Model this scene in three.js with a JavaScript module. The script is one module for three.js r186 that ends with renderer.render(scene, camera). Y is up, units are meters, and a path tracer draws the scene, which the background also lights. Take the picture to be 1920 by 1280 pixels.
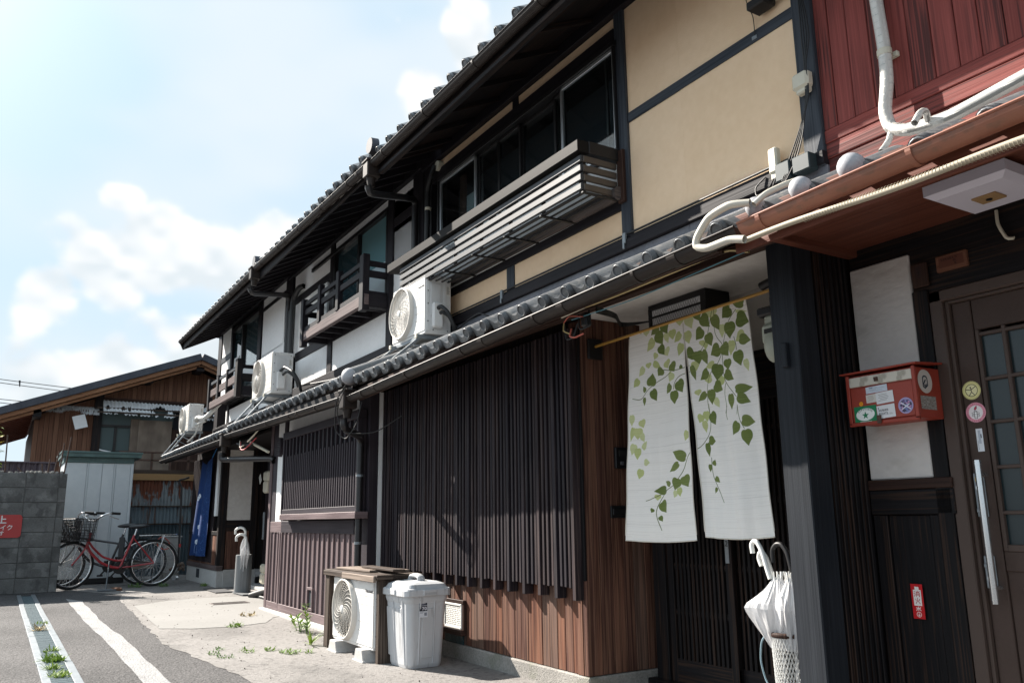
import * as THREE from 'three';
import { mergeGeometries } from 'three/addons/utils/BufferGeometryUtils.js';
import { FontLoader } from 'three/addons/loaders/FontLoader.js';
import { TextGeometry } from 'three/addons/geometries/TextGeometry.js';

// ---------------------------------------------------------------- camera, sky, sun, exposure
const scene = new THREE.Scene();
const renderer = new THREE.WebGLRenderer({ antialias: true });
renderer.setSize(1024, 682);
renderer.toneMapping = THREE.LinearToneMapping;
renderer.toneMappingExposure = 4.5;
renderer.shadowMap.enabled = true;
const camera = new THREE.PerspectiveCamera(45.08, 1024 / 682, 0.05, 900);
{
  const pitch = 12.2 * Math.PI / 180, yaw = 31.6 * Math.PI / 180, roll = -0.72 * Math.PI / 180;
  const fw = new THREE.Vector3(-Math.cos(yaw) * Math.cos(pitch), Math.sin(pitch), -Math.sin(yaw) * Math.cos(pitch));
  const r = new THREE.Vector3().crossVectors(fw, new THREE.Vector3(0, 1, 0)).normalize();
  const u = new THREE.Vector3().crossVectors(r, fw);
  camera.position.set(0, 1.15, 0);
  camera.up.copy(u).multiplyScalar(Math.cos(roll)).addScaledVector(r, -Math.sin(roll));
  camera.lookAt(camera.position.clone().add(fw));
}
const SUN = new THREE.Vector3(-2.1, 1.78, 1.0).normalize();
const sun = new THREE.DirectionalLight(new THREE.Color().setRGB(1, 0.93, 0.84), 3.1);
sun.position.copy(SUN).multiplyScalar(60).add(new THREE.Vector3(-8, 0, -3));
sun.target.position.set(-8, 0, -3);
sun.castShadow = true; sun.shadow.radius = 1; sun.shadow.mapSize.set(4096, 4096);
Object.assign(sun.shadow.camera, { left: -30, right: 30, top: 25, bottom: -25, near: 1, far: 160 });
scene.add(sun, sun.target);

// ---------------------------------------------------------------- noise
function rngOf(seed) { let a = seed >>> 0; return () => { a = (a + 0x6D2B79F5) | 0; let t = Math.imul(a ^ (a >>> 15), 1 | a); t = (t + Math.imul(t ^ (t >>> 7), 61 | t)) ^ t; return ((t ^ (t >>> 14)) >>> 0) / 4294967296; }; }
const rnd = rngOf(7), rr = (a, b) => a + (b - a) * rnd();
function hash3(x, y, z) { let h = Math.imul(x, 374761393) ^ Math.imul(y, 668265263) ^ Math.imul(z, 2147483647 ^ 0x5bd1e995); h = Math.imul(h ^ (h >>> 13), 1274126177); return ((h ^ (h >>> 16)) >>> 0) / 4294967296; }
const sm = (t) => t * t * (3 - 2 * t), mix = (a, b, t) => a + (b - a) * t, clamp = (x, a = 0, b = 1) => Math.min(b, Math.max(a, x)), sstep = (a, b, x) => sm(clamp((x - a) / (b - a)));
const lattices = new Map();
function lattice(px, py, seed) { const k = (seed * 1024 + px) * 1024 + py; let t = lattices.get(k); if (!t) { t = new Float32Array(px * py); for (let j = 0; j < py; j++) for (let i = 0; i < px; i++) t[j * px + i] = hash3(i, j, seed); lattices.set(k, t); } return t; }
function vnoise(x, y, px, py, seed) {          // tileable value noise of period px, py
  const t = lattice(px, py, seed), xf = Math.floor(x), yf = Math.floor(y), fx = sm(x - xf), fy = sm(y - yf);
  let i = xf % px, j = yf % py; if (i < 0) i += px; if (j < 0) j += py; const i2 = i + 1 === px ? 0 : i + 1, r = j * px, r2 = (j + 1 === py ? 0 : j + 1) * px;
  const a = t[r + i], b = t[r + i2], c = t[r2 + i], d = t[r2 + i2]; return a + (b - a) * fx + (c - a + (a - b - c + d) * fx) * fy;
}
function fbm(u, v, fu, fv, oct, seed) { let s = 0, a = 0.5, n = 0; for (let o = 0; o < oct; o++) { s += a * vnoise(u * fu, v * fv, fu, fv, seed + o * 17); n += a; a *= 0.5; fu *= 2; fv *= 2; } return s / n; }
function noise3(x, y, z, seed) {
  const xi = Math.floor(x), yi = Math.floor(y), zi = Math.floor(z), fx = sm(x - xi), fy = sm(y - yi), fz = sm(z - zi);
  const h = (i, j, k) => hash3(xi + i + seed * 131, yi + j, zi + k);
  return mix(mix(mix(h(0, 0, 0), h(1, 0, 0), fx), mix(h(0, 1, 0), h(1, 1, 0), fx), fy), mix(mix(h(0, 0, 1), h(1, 0, 1), fx), mix(h(0, 1, 1), h(1, 1, 1), fx), fy), fz);
}
function fbm3(x, y, z, oct, seed) { let s = 0, a = 0.5, n = 0; for (let o = 0; o < oct; o++) { s += a * noise3(x, y, z, seed + o); n += a; a *= 0.5; x *= 2.03; y *= 2.03; z *= 2.03; } return s / n; }

// ---------------------------------------------------------------- sky: pale hazy summer sky with cumulus
{
  const W = 2048, H = 1024, data = new Float32Array(W * H * 4);
  const D2R = Math.PI / 180;
  // cumulus heaps: azimuth from the row's far end toward the houses, elevation, half-sizes (degrees), weight
  const heaps = [[1.5, 14.2, 2.2, 1.9, 1], [4.2, 16.2, 3.2, 2.6, 1], [8.0, 17.4, 3.4, 2.6, 1], [11.5, 16.5, 3.5, 3, 1], [15, 18.4, 3.4, 2.6, .85], [5.1, 20.4, 1.2, .75, .95], [12, 12, 6, 3, .9],
    [5.6, 9.3, 3.4, 2.6, 1], [10.8, 9.8, 3.4, 2.6, 1], [1.5, 8.0, 4, 2.4, .7], [25.3, 29.4, 2.2, 1.5, .8], [28.4, 32.6, 1.6, 2.6, .75], [22.6, 33.5, 1.2, .8, .5], [27.5, 36.2, 2.0, 1.3, .6], [13, 34.5, 1.2, .7, .5]];
  for (let j = 0; j < H; j++) {
    const el = ((j + 0.5) / H - 0.5) * 180, y = Math.sin(el * D2R), c = Math.cos(el * D2R);
    for (let i = 0; i < W; i++) {
      const ph = ((i + 0.5) / W - 0.5) * 2 * Math.PI, x = Math.cos(ph) * c, z = Math.sin(ph) * c;
      const az = Math.atan2(-z, -x) / D2R, up = Math.max(y, 0);
      const cs = clamp(x * SUN.x + y * SUN.y + z * SUN.z, -1, 1);
      const k = Math.pow(clamp(1 - up), 3.2);
      let r = mix(0.122, 0.158, k), g = mix(0.168, 0.195, k), b = mix(0.208, 0.222, k);
      const glow = 0.02 * Math.pow((cs + 1) / 2, 4) + 0.30 * Math.pow(Math.max(cs, 0), 26);
      r += glow * 1.0; g += glow * .97; b += glow * .90;
      // thin veil
      const veil = y > 0 ? sstep(0.34, 0.68, fbm3(x * 3.1 + 4, y * 6.2, z * 3.1, 4, 3)) * 0.72 : 0;
      r = mix(r, 0.200, veil); g = mix(g, 0.214, veil); b = mix(b, 0.224, veil);
      // cumulus
      if (el > -2 && el < 44) {
        let d = 0;
        for (const [a, e, sa, se, w] of heaps) { const da = (az - a) / (sa * 1.22), de = (el - e) / (el < e ? se * 1.5 : se * 1.18), s = 1 - Math.sqrt(da * da + de * de); d = Math.max(d, w * clamp(s + 0.35)); }
        if (Math.abs(az - 12) > 26) d = Math.max(d, .8 * sstep(0.52, 0.68, fbm3(x * 4.2 + 9, y * 9, z * 4.2, 3, 21)) * sstep(2, 8, el) * (1 - sstep(24, 40, el)) * sstep(26, 48, Math.abs(az - 12)));
        if (d > .02) {
          const o = Math.abs(az - 12) < 40 ? 5 : 4, q = fbm3(x * 16, y * 20, z * 16, o, 9), qa = fbm3(x * 16, y * 20, z * 16, 3, 9), q2 = fbm3(x * 16 + 0.05, y * 20 + 0.26, z * 16, 3, 9);
          const dens = sstep(0.42, 0.70, d * 0.95 + (q - 0.5) * 1.45), lit = clamp(0.62 + (qa - q2) * 4.6 + (q - qa) * 1.2 + (el < 13 ? -.05 : .15) - .45 * sstep(.9, 1.5, d + q) * (el < 16 ? 1 : .3));
          const cr = mix(0.180, 0.240, lit), cg = mix(0.196, 0.241, lit), cb = mix(0.206, 0.242, lit);
          r = mix(r, cr, dens * .94); g = mix(g, cg, dens * .94); b = mix(b, cb, dens * .94);
        }
      }
      if (y < 0) { const t = clamp(-y * 8); r = mix(r, 0.10, t); g = mix(g, 0.095, t); b = mix(b, 0.09, t); }
      const o = (j * W + i) * 4; data[o] = r; data[o + 1] = g; data[o + 2] = b; data[o + 3] = 1;
    }
  }
  const sky = new THREE.DataTexture(data, W, H, THREE.RGBAFormat, THREE.FloatType);
  sky.mapping = THREE.EquirectangularReflectionMapping; sky.magFilter = THREE.LinearFilter; sky.minFilter = THREE.LinearFilter; sky.needsUpdate = true;
  scene.background = sky; scene.environment = sky;
}

// ---------------------------------------------------------------- textures and materials
const toS = (x) => { x = clamp(x); return Math.round(255 * (x <= 0.0031308 ? 12.92 * x : 1.055 * Math.pow(x, 1 / 2.4) - 0.055)); };
function colTex(w, h, f, rep = [1, 1]) {        // f(u, v) -> linear rgb
  const d = new Uint8Array(w * h * 4);
  for (let j = 0; j < h; j++) for (let i = 0; i < w; i++) { const c = f((i + .5) / w, (j + .5) / h), o = (j * w + i) * 4; d[o] = toS(c[0]); d[o + 1] = toS(c[1]); d[o + 2] = toS(c[2]); d[o + 3] = 255; }
  const t = new THREE.DataTexture(d, w, h); t.colorSpace = THREE.SRGBColorSpace;
  t.wrapS = t.wrapT = THREE.RepeatWrapping; t.magFilter = THREE.LinearFilter; t.minFilter = THREE.LinearMipmapLinearFilter; t.generateMipmaps = true; t.repeat.set(1 / rep[0], 1 / rep[1]); t.needsUpdate = true; return t;
}
function greyTex(w, h, f, rep = [1, 1]) {
  const d = new Uint8Array(w * h * 4);
  for (let j = 0; j < h; j++) for (let i = 0; i < w; i++) { const c = Math.round(255 * clamp(f((i + .5) / w, (j + .5) / h))), o = (j * w + i) * 4; d[o] = d[o + 1] = d[o + 2] = c; d[o + 3] = 255; }
  const t = new THREE.DataTexture(d, w, h); t.wrapS = t.wrapT = THREE.RepeatWrapping; t.magFilter = THREE.LinearFilter; t.repeat.set(1 / rep[0], 1 / rep[1]); t.needsUpdate = true; return t;
}
const S3 = (o) => new THREE.MeshStandardMaterial({ side: THREE.DoubleSide, ...o });
const RGB = (r, g, b) => new THREE.Color().setRGB(r, g, b);
function flat(r, g, b, rough = .6, extra = {}) { return S3({ color: RGB(r, g, b), roughness: rough, ...extra }); }
// wood: u across the grain, v along it (metres); tile .5 x 2 m
function woodFn(a, b, seed, { streak = .5, fine = .5, worn = null, wornAmt = 0 } = {}) {
  return (u, v) => {
    const w = fbm(u, v, 6, 3, 3, seed), g = fbm(u + w * .05, v, 48, 3, 4, seed + 5), f = fbm(u, v, 160, 8, 2, seed + 9), p = fbm(u, v, 4, 4, 4, seed + 13);
    let t = clamp(.5 + (g - .5) * 2.2 * streak + (f - .5) * 1.4 * fine + (p - .5) * .9);
    const c = [0, 1, 2].map((i) => mix(a[i], b[i], t));
    if (worn) { const k = sstep(.62 - wornAmt * .2, .74, fbm(u, v, 70, 5, 3, seed + 31) * .75 + fbm(u, v, 5, 3, 3, seed + 40) * .35 ) * wornAmt; for (let i = 0; i < 3; i++) c[i] = mix(c[i], worn[i], k); }
    return c;
  };
}
const woodBump = greyTex(256, 512, (u, v) => .5 + (fbm(u, v, 48, 3, 3, 405) - .5) * .9 + (fbm(u, v, 110, 6, 2, 77) - .5) * .5, [.5, 2]);
function wood(a, b, seed, o = {}, rough = .62, extra = {}) { return new THREE.MeshPhysicalMaterial({ side: THREE.DoubleSide, map: colTex(256, 512, woodFn(a, b, seed, o), [.5, 2]), bumpMap: woodBump, bumpScale: o.bump ?? .0012, roughness: rough, specularIntensity: .38, ...extra }); }
const M = {};
M.black = wood([.0055, .005, .006], [.0125, .011, .0125], 1, { worn: [.11, .055, .03], wornAmt: .25 }, .6);
M.beam = wood([.0085, .0075, .0095], [.020, .017, .021], 2, {}, .58);
M.post = wood([.022, .027, .036], [.058, .066, .080], 3, { streak: .7 }, .55);
M.lattice = wood([.013, .0095, .0115], [.032, .0235, .028], 4, { worn: [.16, .12, .11], wornAmt: .18 }, .6);
M.latticeSet = [M.lattice, wood([.0155, .011, .0125], [.038, .0275, .031], 134, { worn: [.20, .14, .12], wornAmt: .26, streak: .8 }, .62), wood([.0105, .0085, .0115], [.026, .0205, .027], 135, { worn: [.14, .11, .10], wornAmt: .2 }, .62)];
M.purple = wood([.115, .083, .088], [.205, .155, .158], 5, { worn: [.07, .045, .045], wornAmt: .4 }, .62);
M.purpleDark = wood([.026, .021, .027], [.050, .041, .049], 6, {}, .6);
const plankOpt = { streak: .9, fine: .8, worn: [.24, .13, .085], wornAmt: .45, bump: .002 };
M.plank = [wood([.060, .026, .018], [.150, .068, .046], 7, plankOpt, .7), wood([.072, .042, .032], [.150, .092, .072], 8, plankOpt, .7), wood([.050, .022, .016], [.115, .054, .040], 9, plankOpt, .7), wood([.078, .030, .019], [.185, .080, .048], 10, plankOpt, .7)];
M.brown = wood([.024, .0125, .010], [.055, .029, .022], 11, { worn: [.16, .09, .06], wornAmt: .25 }, .6);
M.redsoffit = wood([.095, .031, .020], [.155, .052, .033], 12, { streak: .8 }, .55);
M.red = wood([.165, .038, .032], [.275, .068, .057], 13, { worn: [.030, .016, .016], wornAmt: .75, bump: .0016 }, .6);
M.redB = wood([.185, .042, .036], [.305, .076, .064], 14, { worn: [.045, .018, .018], wornAmt: .35, bump: .0016 }, .6);
M.oldplank = [wood([.120, .056, .034], [.210, .110, .070], 15, {}, .75), wood([.105, .048, .030], [.185, .094, .060], 16, {}, .75)];
M.oldbeam = wood([.20, .095, .05], [.34, .18, .10], 17, {}, .75);
M.balwood = wood([.075, .056, .056], [.150, .112, .108], 18, { streak: .8 }, .6);
M.boxwood = wood([.030, .021, .017], [.082, .060, .048], 19, { streak: .9, fine: .8, worn: [.19, .15, .12], wornAmt: .45 }, .75);
M.loose = wood([.16, .125, .10], [.30, .24, .20], 20, { streak: .9 }, .8);
M.log = wood([.050, .040, .038], [.115, .095, .090], 21, { worn: [.20, .17, .15], wornAmt: .3 }, .55);
// plaster and masonry
function mottled(a, b, seed, f = [3, 12], size = 512, tile = 2) { return colTex(size, size, (u, v) => { const t = clamp(.5 + (fbm(u, v, f[0], f[0], 4, seed) - .5) * 1.3 + (fbm(u, v, f[1] * 4, f[1] * 4, 3, seed + 7) - .5) * 1.0); return [0, 1, 2].map((i) => mix(a[i], b[i], t)); }, [tile, tile]); }
const grainBump = greyTex(256, 256, (u, v) => fbm(u, v, 64, 64, 3, 91), [.4, .4]);
M.tan = S3({ map: mottled([.86, .62, .40], [.92, .68, .46], 30), bumpMap: grainBump, bumpScale: .0008, roughness: .9 });
M.tanCrack = M.tan;
M.white = S3({ map: mottled([.83, .828, .825], [.90, .90, .90], 31), bumpMap: grainBump, bumpScale: .001, roughness: .9 });
M.roughWhite = S3({ map: colTex(512, 512, (u, v) => { const p = fbm(u, v, 4, 6, 4, 32), s = sstep(.60, .72, fbm(u, v, 5, 7, 4, 35)), t = fbm(u, v, 40, 40, 3, 33), w = clamp(.55 + (p - .5) * .8 + (t - .5) * .35) ; return [mix(.56, .70, w) * (1 - .13 * s), mix(.525, .665, w) * (1 - .13 * s), mix(.495, .64, w) * (1 - .14 * s)]; }, [1, 1]), bumpMap: greyTex(256, 256, (u, v) => fbm(u, v, 6, 14, 5, 34), [.5, .5]), bumpScale: .006, roughness: .9 });
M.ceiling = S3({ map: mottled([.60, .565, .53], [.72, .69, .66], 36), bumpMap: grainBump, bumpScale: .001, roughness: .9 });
M.concrete = S3({ map: colTex(512, 512, (u, v) => { const a = fbm(u, v, 4, 4, 5, 40), s = fbm(u, v, 120, 120, 2, 41), m = sstep(.55, .75, fbm(u, v, 7, 7, 4, 44)); const t = clamp(.5 + (a - .5) * .9 + (s - .5) * 1.2); return [mix(.19, .33, t) * (1 - .2 * m), mix(.18, .31, t) * (1 - .17 * m), mix(.165, .285, t) * (1 - .24 * m)]; }, [1.2, 1.2]), bumpMap: greyTex(512, 512, (u, v) => fbm(u, v, 90, 90, 3, 43), [.6, .6]), bumpScale: .004, roughness: .95 });
M.plinth = S3({ map: M.ceiling.map, color: RGB(.68, .70, .715), bumpMap: grainBump, bumpScale: .001, roughness: .9 });
M.apron = S3({ map: colTex(1024, 1024, (u, v) => { const a = fbm(u, v, 5, 5, 5, 50), s = fbm(u, v, 200, 200, 2, 51), st = sstep(.54, .72, fbm(u, v, 6, 9, 5, 52)), cr = Math.abs(fbm(u, v, 5, 5, 5, 53) - .5), pit = sstep(.72, .82, vnoise(u * 130, v * 130, 130, 130, 57)); const t = clamp(.5 + (a - .5) * 1.0 + (s - .5) * .9); const k = (1 - .22 * st) * (1 - .30 * pit) * (cr < .0035 ? .6 : 1); return [mix(.165, .245, t) * k, mix(.154, .231, t) * k, mix(.146, .220, t) * k]; }, [4, 4]), bumpMap: greyTex(512, 512, (u, v) => fbm(u, v, 100, 100, 3, 54), [1, 1]), bumpScale: .005, roughness: .95 });
M.patch = S3({ map: colTex(512, 512, (u, v) => { const t = clamp(.5 + (fbm(u, v, 4, 4, 5, 55) - .5) * 1.1 + (fbm(u, v, 120, 120, 2, 56) - .5) * .5); return [mix(.205, .255, t), mix(.198, .247, t), mix(.188, .236, t)]; }, [3, 3]), bumpMap: grainBump, bumpScale: .002, roughness: .95 });
M.asphalt = S3({ map: colTex(1024, 1024, (u, v) => { const a = fbm(u, v, 4, 4, 4, 60), s = vnoise(u * 260, v * 260, 260, 260, 61), s2 = vnoise(u * 420, v * 420, 420, 420, 62); const t = clamp(.35 + (a - .5) * .6 + (s - .5) * .75 + (s2 - .5) * .6); return [mix(.026, .128, t), mix(.025, .121, t), mix(.026, .121, t)]; }, [3, 3]), bumpMap: greyTex(512, 512, (u, v) => vnoise(u * 160, v * 160, 160, 160, 63) * .6 + vnoise(u * 90, v * 90, 90, 90, 64) * .4, [1.5, 1.5]), bumpScale: .012, roughness: .93 });
M.paint = S3({ map: colTex(512, 512, (u, v) => { const w = sstep(.63, .72, vnoise(u * 180, v * 180, 180, 180, 65) * .6 + fbm(u, v, 8, 8, 3, 66) * .5), t = fbm(u, v, 6, 6, 4, 67); const b = mix(.23, .31, t); return [mix(b, .16, w * .8), mix(b, .155, w * .8), mix(b * 1.01, .155, w * .8)]; }, [1.2, 1.2]), bumpMap: greyTex(512, 512, (u, v) => vnoise(u * 160, v * 160, 160, 160, 63), [1.5, 1.5]), bumpScale: .006, roughness: .85 });
M.block = [0, 1, 2].map((k) => S3({ map: colTex(256, 256, (u, v) => { const a = fbm(u, v, 4, 4, 5, 70 + k * 9), s = fbm(u, v, 60, 60, 2, 71 + k), m = sstep(.50, .62, fbm(u, v, 3, 5, 5, 72 + k * 5)), e = sstep(.60, .70, fbm(u, v, 7, 4, 4, 75 + k * 3)) * .35; const t = clamp(.5 + (a - .5) * 1.2 + (s - .5) * .7); const q = mix(.095, .165, t) * (1 - .32 * m) * (1 + e); return [q, q * .985, q * .955]; }, [.8, .8]), bumpMap: grainBump, bumpScale: .003, roughness: .95 }));
// roof tile, metals, plastics
M.tile = [0, 1, 2].map((k) => S3({ map: colTex(256, 256, (u, v) => { const a = fbm(u, v, 5, 5, 5, 80 + k * 4), s = sstep(.58, .74, fbm(u, v, 14, 14, 4, 84 + k)); const q = mix(.12, .20, a) * (1 + (k - 1) * .14); return [mix(q * .96, .30, s * .5), mix(q, .29, s * .5), mix(q * 1.05, .27, s * .5)]; }, [.3, .3]), bumpMap: grainBump, bumpScale: .0012, roughness: .40, metalness: .12 }));
M.ball = S3({ map: mottled([.30, .305, .33], [.46, .46, .48], 95, [4, 10], 128, .3), roughness: .55 });
M.flashing = S3({ map: mottled([.10, .105, .125], [.16, .165, .19], 96, [5, 14], 256, 1), bumpMap: grainBump, bumpScale: .002, roughness: .6 });
M.gutter = new THREE.MeshPhysicalMaterial({ side: THREE.DoubleSide, specularIntensity: .5, map: mottled([.021, .0155, .0135], [.034, .0255, .0215], 97, [4, 12], 256, 1), roughness: .5 });
M.gutterBrick = S3({ map: colTex(256, 256, (u, v) => { const t = fbm(u, v, 6, 6, 5, 98), s = sstep(.58, .70, fbm(u, v, 10, 10, 4, 99)); return [mix(mix(.245, .325, t), .15, s * .5), mix(mix(.095, .135, t), .085, s * .5), mix(mix(.060, .088, t), .06, s * .5)]; }, [.6, .6]), roughness: .5 });
M.pipe = flat(.022, .020, .021, .35);
M.silver = flat(.56, .58, .60, .32, { metalness: .75 });
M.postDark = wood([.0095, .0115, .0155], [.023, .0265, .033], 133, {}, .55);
M.steel = S3({ map: mottled([.20, .225, .245], [.28, .305, .325], 101, [6, 16], 256, .5), roughness: .45, metalness: .55 });
M.chrome = flat(.72, .72, .72, .18, { metalness: .9 });
M.alu = flat(.042, .045, .050, .55);
M.darkMetal = flat(.018, .017, .018, .45, { metalness: .3 });
M.iron = S3({ map: mottled([.05, .030, .024], [.11, .060, .042], 102, [8, 20], 128, .3), roughness: .8 });
M.ac = S3({ map: mottled([.70, .69, .672], [.77, .76, .742], 103, [3, 10], 256, 1), roughness: .42 });
M.acGrey = S3({ map: M.ac.map, color: RGB(.87, .88, .895), roughness: .45 });  // greyer casing colour, carries the shade of the service side
M.acGrill = flat(.60, .57, .525, .5);
M.acShroud = flat(.055, .055, .056, .6);
M.acDark = flat(.012, .012, .012, .7);
M.bin = S3({ map: colTex(256, 256, (u, v) => { const t = fbm(u, v, 5, 5, 4, 105), s = sstep(.66, .74, fbm(u, v, 30, 4, 3, 106)); const q = mix(.50, .57, t); return [mix(q, .30, s * .5), mix(q * 1.015, .30, s * .5), mix(q * 1.04, .30, s * .5)]; }, [.8, .8]), roughness: .5 });
M.cream = flat(.62, .58, .47, .55);
M.whitePlastic = flat(.72, .72, .70, .4);
M.wrap = S3({ map: mottled([.62, .60, .56], [.74, .72, .68], 107, [4, 18], 256, .5), bumpMap: greyTex(64, 256, (u, v) => (v * 14 + u) % 1, [1, .6]), bumpScale: .004, roughness: .6 });
M.cable = flat(.012, .012, .013, .5);
M.glass = new THREE.MeshPhysicalMaterial({ color: RGB(.92, .97, .97), transmission: 1, thickness: 0, roughness: .02, ior: 1.5, side: THREE.DoubleSide });
M.frost = new THREE.MeshPhysicalMaterial({ color: RGB(.22, .42, .46), roughness: .2, transmission: .35, thickness: 0, side: THREE.DoubleSide });  // teal tint carries the sky reflected in the pane
M.mirrorGlass = new THREE.MeshPhysicalMaterial({ color: RGB(.030, .060, .072), roughness: .04, ior: 1.9, side: THREE.DoubleSide });  // dark teal of the reflection sits in the base colour
M.interior = flat(.020, .024, .032, .9);  // dark sheet colour that stands for unlit rooms and openings
M.curtain = flat(.20, .24, .26, .9);
M.doorBrown = new THREE.MeshPhysicalMaterial({ side: THREE.DoubleSide, specularIntensity: .35, map: mottled([.060, .040, .033], [.074, .050, .042], 108, [4, 30], 256, .6), roughness: .45 });
M.doorTrim = new THREE.MeshPhysicalMaterial({ side: THREE.DoubleSide, specularIntensity: .4, color: RGB(.082, .058, .049), roughness: .42 });
M.rusty = S3({ map: colTex(512, 512, (u, v) => { const g = fbm(u, v, 26, 2, 4, 110), t = fbm(u, v, 6, 6, 4, 111), up = sstep(.46, .60, mix(g, t, .25) + (v - .48) * .42); const s = [mix(.16, .26, t), mix(.19, .29, t), mix(.21, .30, t)], k = [mix(.05, .19, g), mix(.018, .058, g), mix(.012, .028, g)]; return [0, 1, 2].map((i) => mix(s[i], k[i], up)); }, [1.6, .62]), roughness: .75 });
M.shedWhite = S3({ map: mottled([.50, .545, .57], [.56, .60, .62], 112, [3, 8], 256, 2), roughness: .45 });
M.shedGreen = S3({ map: M.flashing.map, color: RGB(.45, .80, .66), roughness: .5 });
M.roofDark = S3({ map: M.flashing.map, color: RGB(.36, .38, .42), roughness: .7 });
M.polycarb = S3({ map: M.white.map, color: RGB(.86, .875, .89), roughness: .5 });
M.weatherPanel = S3({ map: colTex(256, 256, (u, v) => { const a = fbm(u, v, 12, 3, 4, 116), b = fbm(u, v, 5, 4, 4, 117), t = clamp(a * .5 + b * .7 - .1); return [mix(.075, .26, t), mix(.052, .205, t), mix(.040, .160, t)]; }, [1.1, 1.1]), roughness: .85 });
M.mustard = S3({ map: M.white.map, color: RGB(.36, .22, .10), roughness: .85 });
M.dullPane = flat(.055, .088, .09, .5);
M.tealPane = new THREE.MeshPhysicalMaterial({ color: RGB(.014, .026, .030), roughness: .25, side: THREE.DoubleSide });
M.corrPurple = flat(.085, .066, .082, .6);
M.rubber = flat(.014, .014, .014, .85);
M.redPaint = new THREE.MeshPhysicalMaterial({ color: RGB(.36, .012, .020), roughness: .3, clearcoat: .6, side: THREE.DoubleSide });
M.blackPaint = new THREE.MeshPhysicalMaterial({ color: RGB(.012, .013, .017), roughness: .3, clearcoat: .6, side: THREE.DoubleSide });
M.blueFabric = S3({ map: null, roughness: .95 });
M.mailRed = S3({ map: mottled([.27, .034, .018], [.34, .046, .026], 119, [5, 30], 256, .4), roughness: .5 });
M.leaf = [0, 1, 2].map((k) => new THREE.MeshPhysicalMaterial({ color: RGB(.10 + .05 * k, .20 + .05 * k, .03), roughness: .7, transmission: .35, thickness: 0, side: THREE.DoubleSide }));
M.dryleaf = flat(.38, .29, .13, .8);

// ---------------------------------------------------------------- geometry
let uvSeed = 0;
function setUV(g, grain = 'y', off = true) {    // box projection in metres, v along the grain
  const p = g.attributes.position, n = g.attributes.normal, uv = new Float32Array(p.count * 2);
  const ou = off ? hash3(++uvSeed, 3, 5) * 7 : 0, ov = off ? hash3(uvSeed, 9, 1) * 9 : 0, gi = 'xyz'.indexOf(grain);
  for (let i = 0; i < p.count; i++) {
    const a = [Math.abs(n.getX(i)), Math.abs(n.getY(i)), Math.abs(n.getZ(i))], k = a[0] >= a[1] && a[0] >= a[2] ? 0 : a[1] >= a[2] ? 1 : 2, q = [p.getX(i), p.getY(i), p.getZ(i)];
    const rest = [0, 1, 2].filter((m) => m !== k); let iu = rest[0], iv = rest[1];
    if (iu === gi) { iu = rest[1]; iv = rest[0]; }
    uv[i * 2] = q[iu] + ou; uv[i * 2 + 1] = q[iv] + ov;
  }
  g.setAttribute('uv', new THREE.BufferAttribute(uv, 2)); return g;
}
function cbox(x0, x1, y0, y1, z0, z1, grain = 'y', ch = .003) {      // box with small chamfers
  if (x0 > x1) [x0, x1] = [x1, x0]; if (y0 > y1) [y0, y1] = [y1, y0]; if (z0 > z1) [z0, z1] = [z1, z0];
  ch = Math.min(ch, (x1 - x0) * .3, (y1 - y0) * .3, (z1 - z0) * .3);
  if (ch <= 0) { const g = new THREE.BoxGeometry(x1 - x0, y1 - y0, z1 - z0); g.translate((x0 + x1) / 2, (y0 + y1) / 2, (z0 + z1) / 2); return setUV(g.toNonIndexed(), grain); }
  const lo = [x0, y0, z0], hi = [x1, y1, z1], pos = [], cen = [(x0 + x1) / 2, (y0 + y1) / 2, (z0 + z1) / 2];
  const V = (s, ax) => [0, 1, 2].map((i) => { const e = s[i] > 0 ? hi[i] : lo[i]; return i === ax ? e : e - s[i] * ch; });
  const tri = (a, b, c) => { const u = b.map((v, i) => v - a[i]), w = c.map((v, i) => v - a[i]), n = [u[1] * w[2] - u[2] * w[1], u[2] * w[0] - u[0] * w[2], u[0] * w[1] - u[1] * w[0]], m = a.map((v, i) => (v + b[i] + c[i]) / 3 - cen[i]); if (n[0] * m[0] + n[1] * m[1] + n[2] * m[2] < 0) pos.push(...a, ...c, ...b); else pos.push(...a, ...b, ...c); };
  const quad = (a, b, c, d) => { tri(a, b, c); tri(a, c, d); };
  for (let ax = 0; ax < 3; ax++) {
    const b = (ax + 1) % 3, c = (ax + 2) % 3, mk = (sa, sb, sc) => { const s = []; s[ax] = sa; s[b] = sb; s[c] = sc; return s; };
    for (const sa of [-1, 1]) quad(V(mk(sa, -1, -1), ax), V(mk(sa, 1, -1), ax), V(mk(sa, 1, 1), ax), V(mk(sa, -1, 1), ax));
    for (const sb of [-1, 1]) for (const sc of [-1, 1]) quad(V(mk(-1, sb, sc), b), V(mk(1, sb, sc), b), V(mk(1, sb, sc), c), V(mk(-1, sb, sc), c));
  }
  for (const sx of [-1, 1]) for (const sy of [-1, 1]) for (const sz of [-1, 1]) { const s = [sx, sy, sz]; tri(V(s, 0), V(s, 1), V(s, 2)); }
  const g = new THREE.BufferGeometry(); g.setAttribute('position', new THREE.BufferAttribute(new Float32Array(pos), 3)); g.computeVertexNormals(); return setUV(g, grain);
}
const box = (x0, x1, y0, y1, z0, z1, grain = 'y') => cbox(Math.min(x0, x1), Math.max(x0, x1), Math.min(y0, y1), Math.max(y0, y1), Math.min(z0, z1), Math.max(z0, z1), grain, 0);
const V3 = (a) => new THREE.Vector3(...a);
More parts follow.
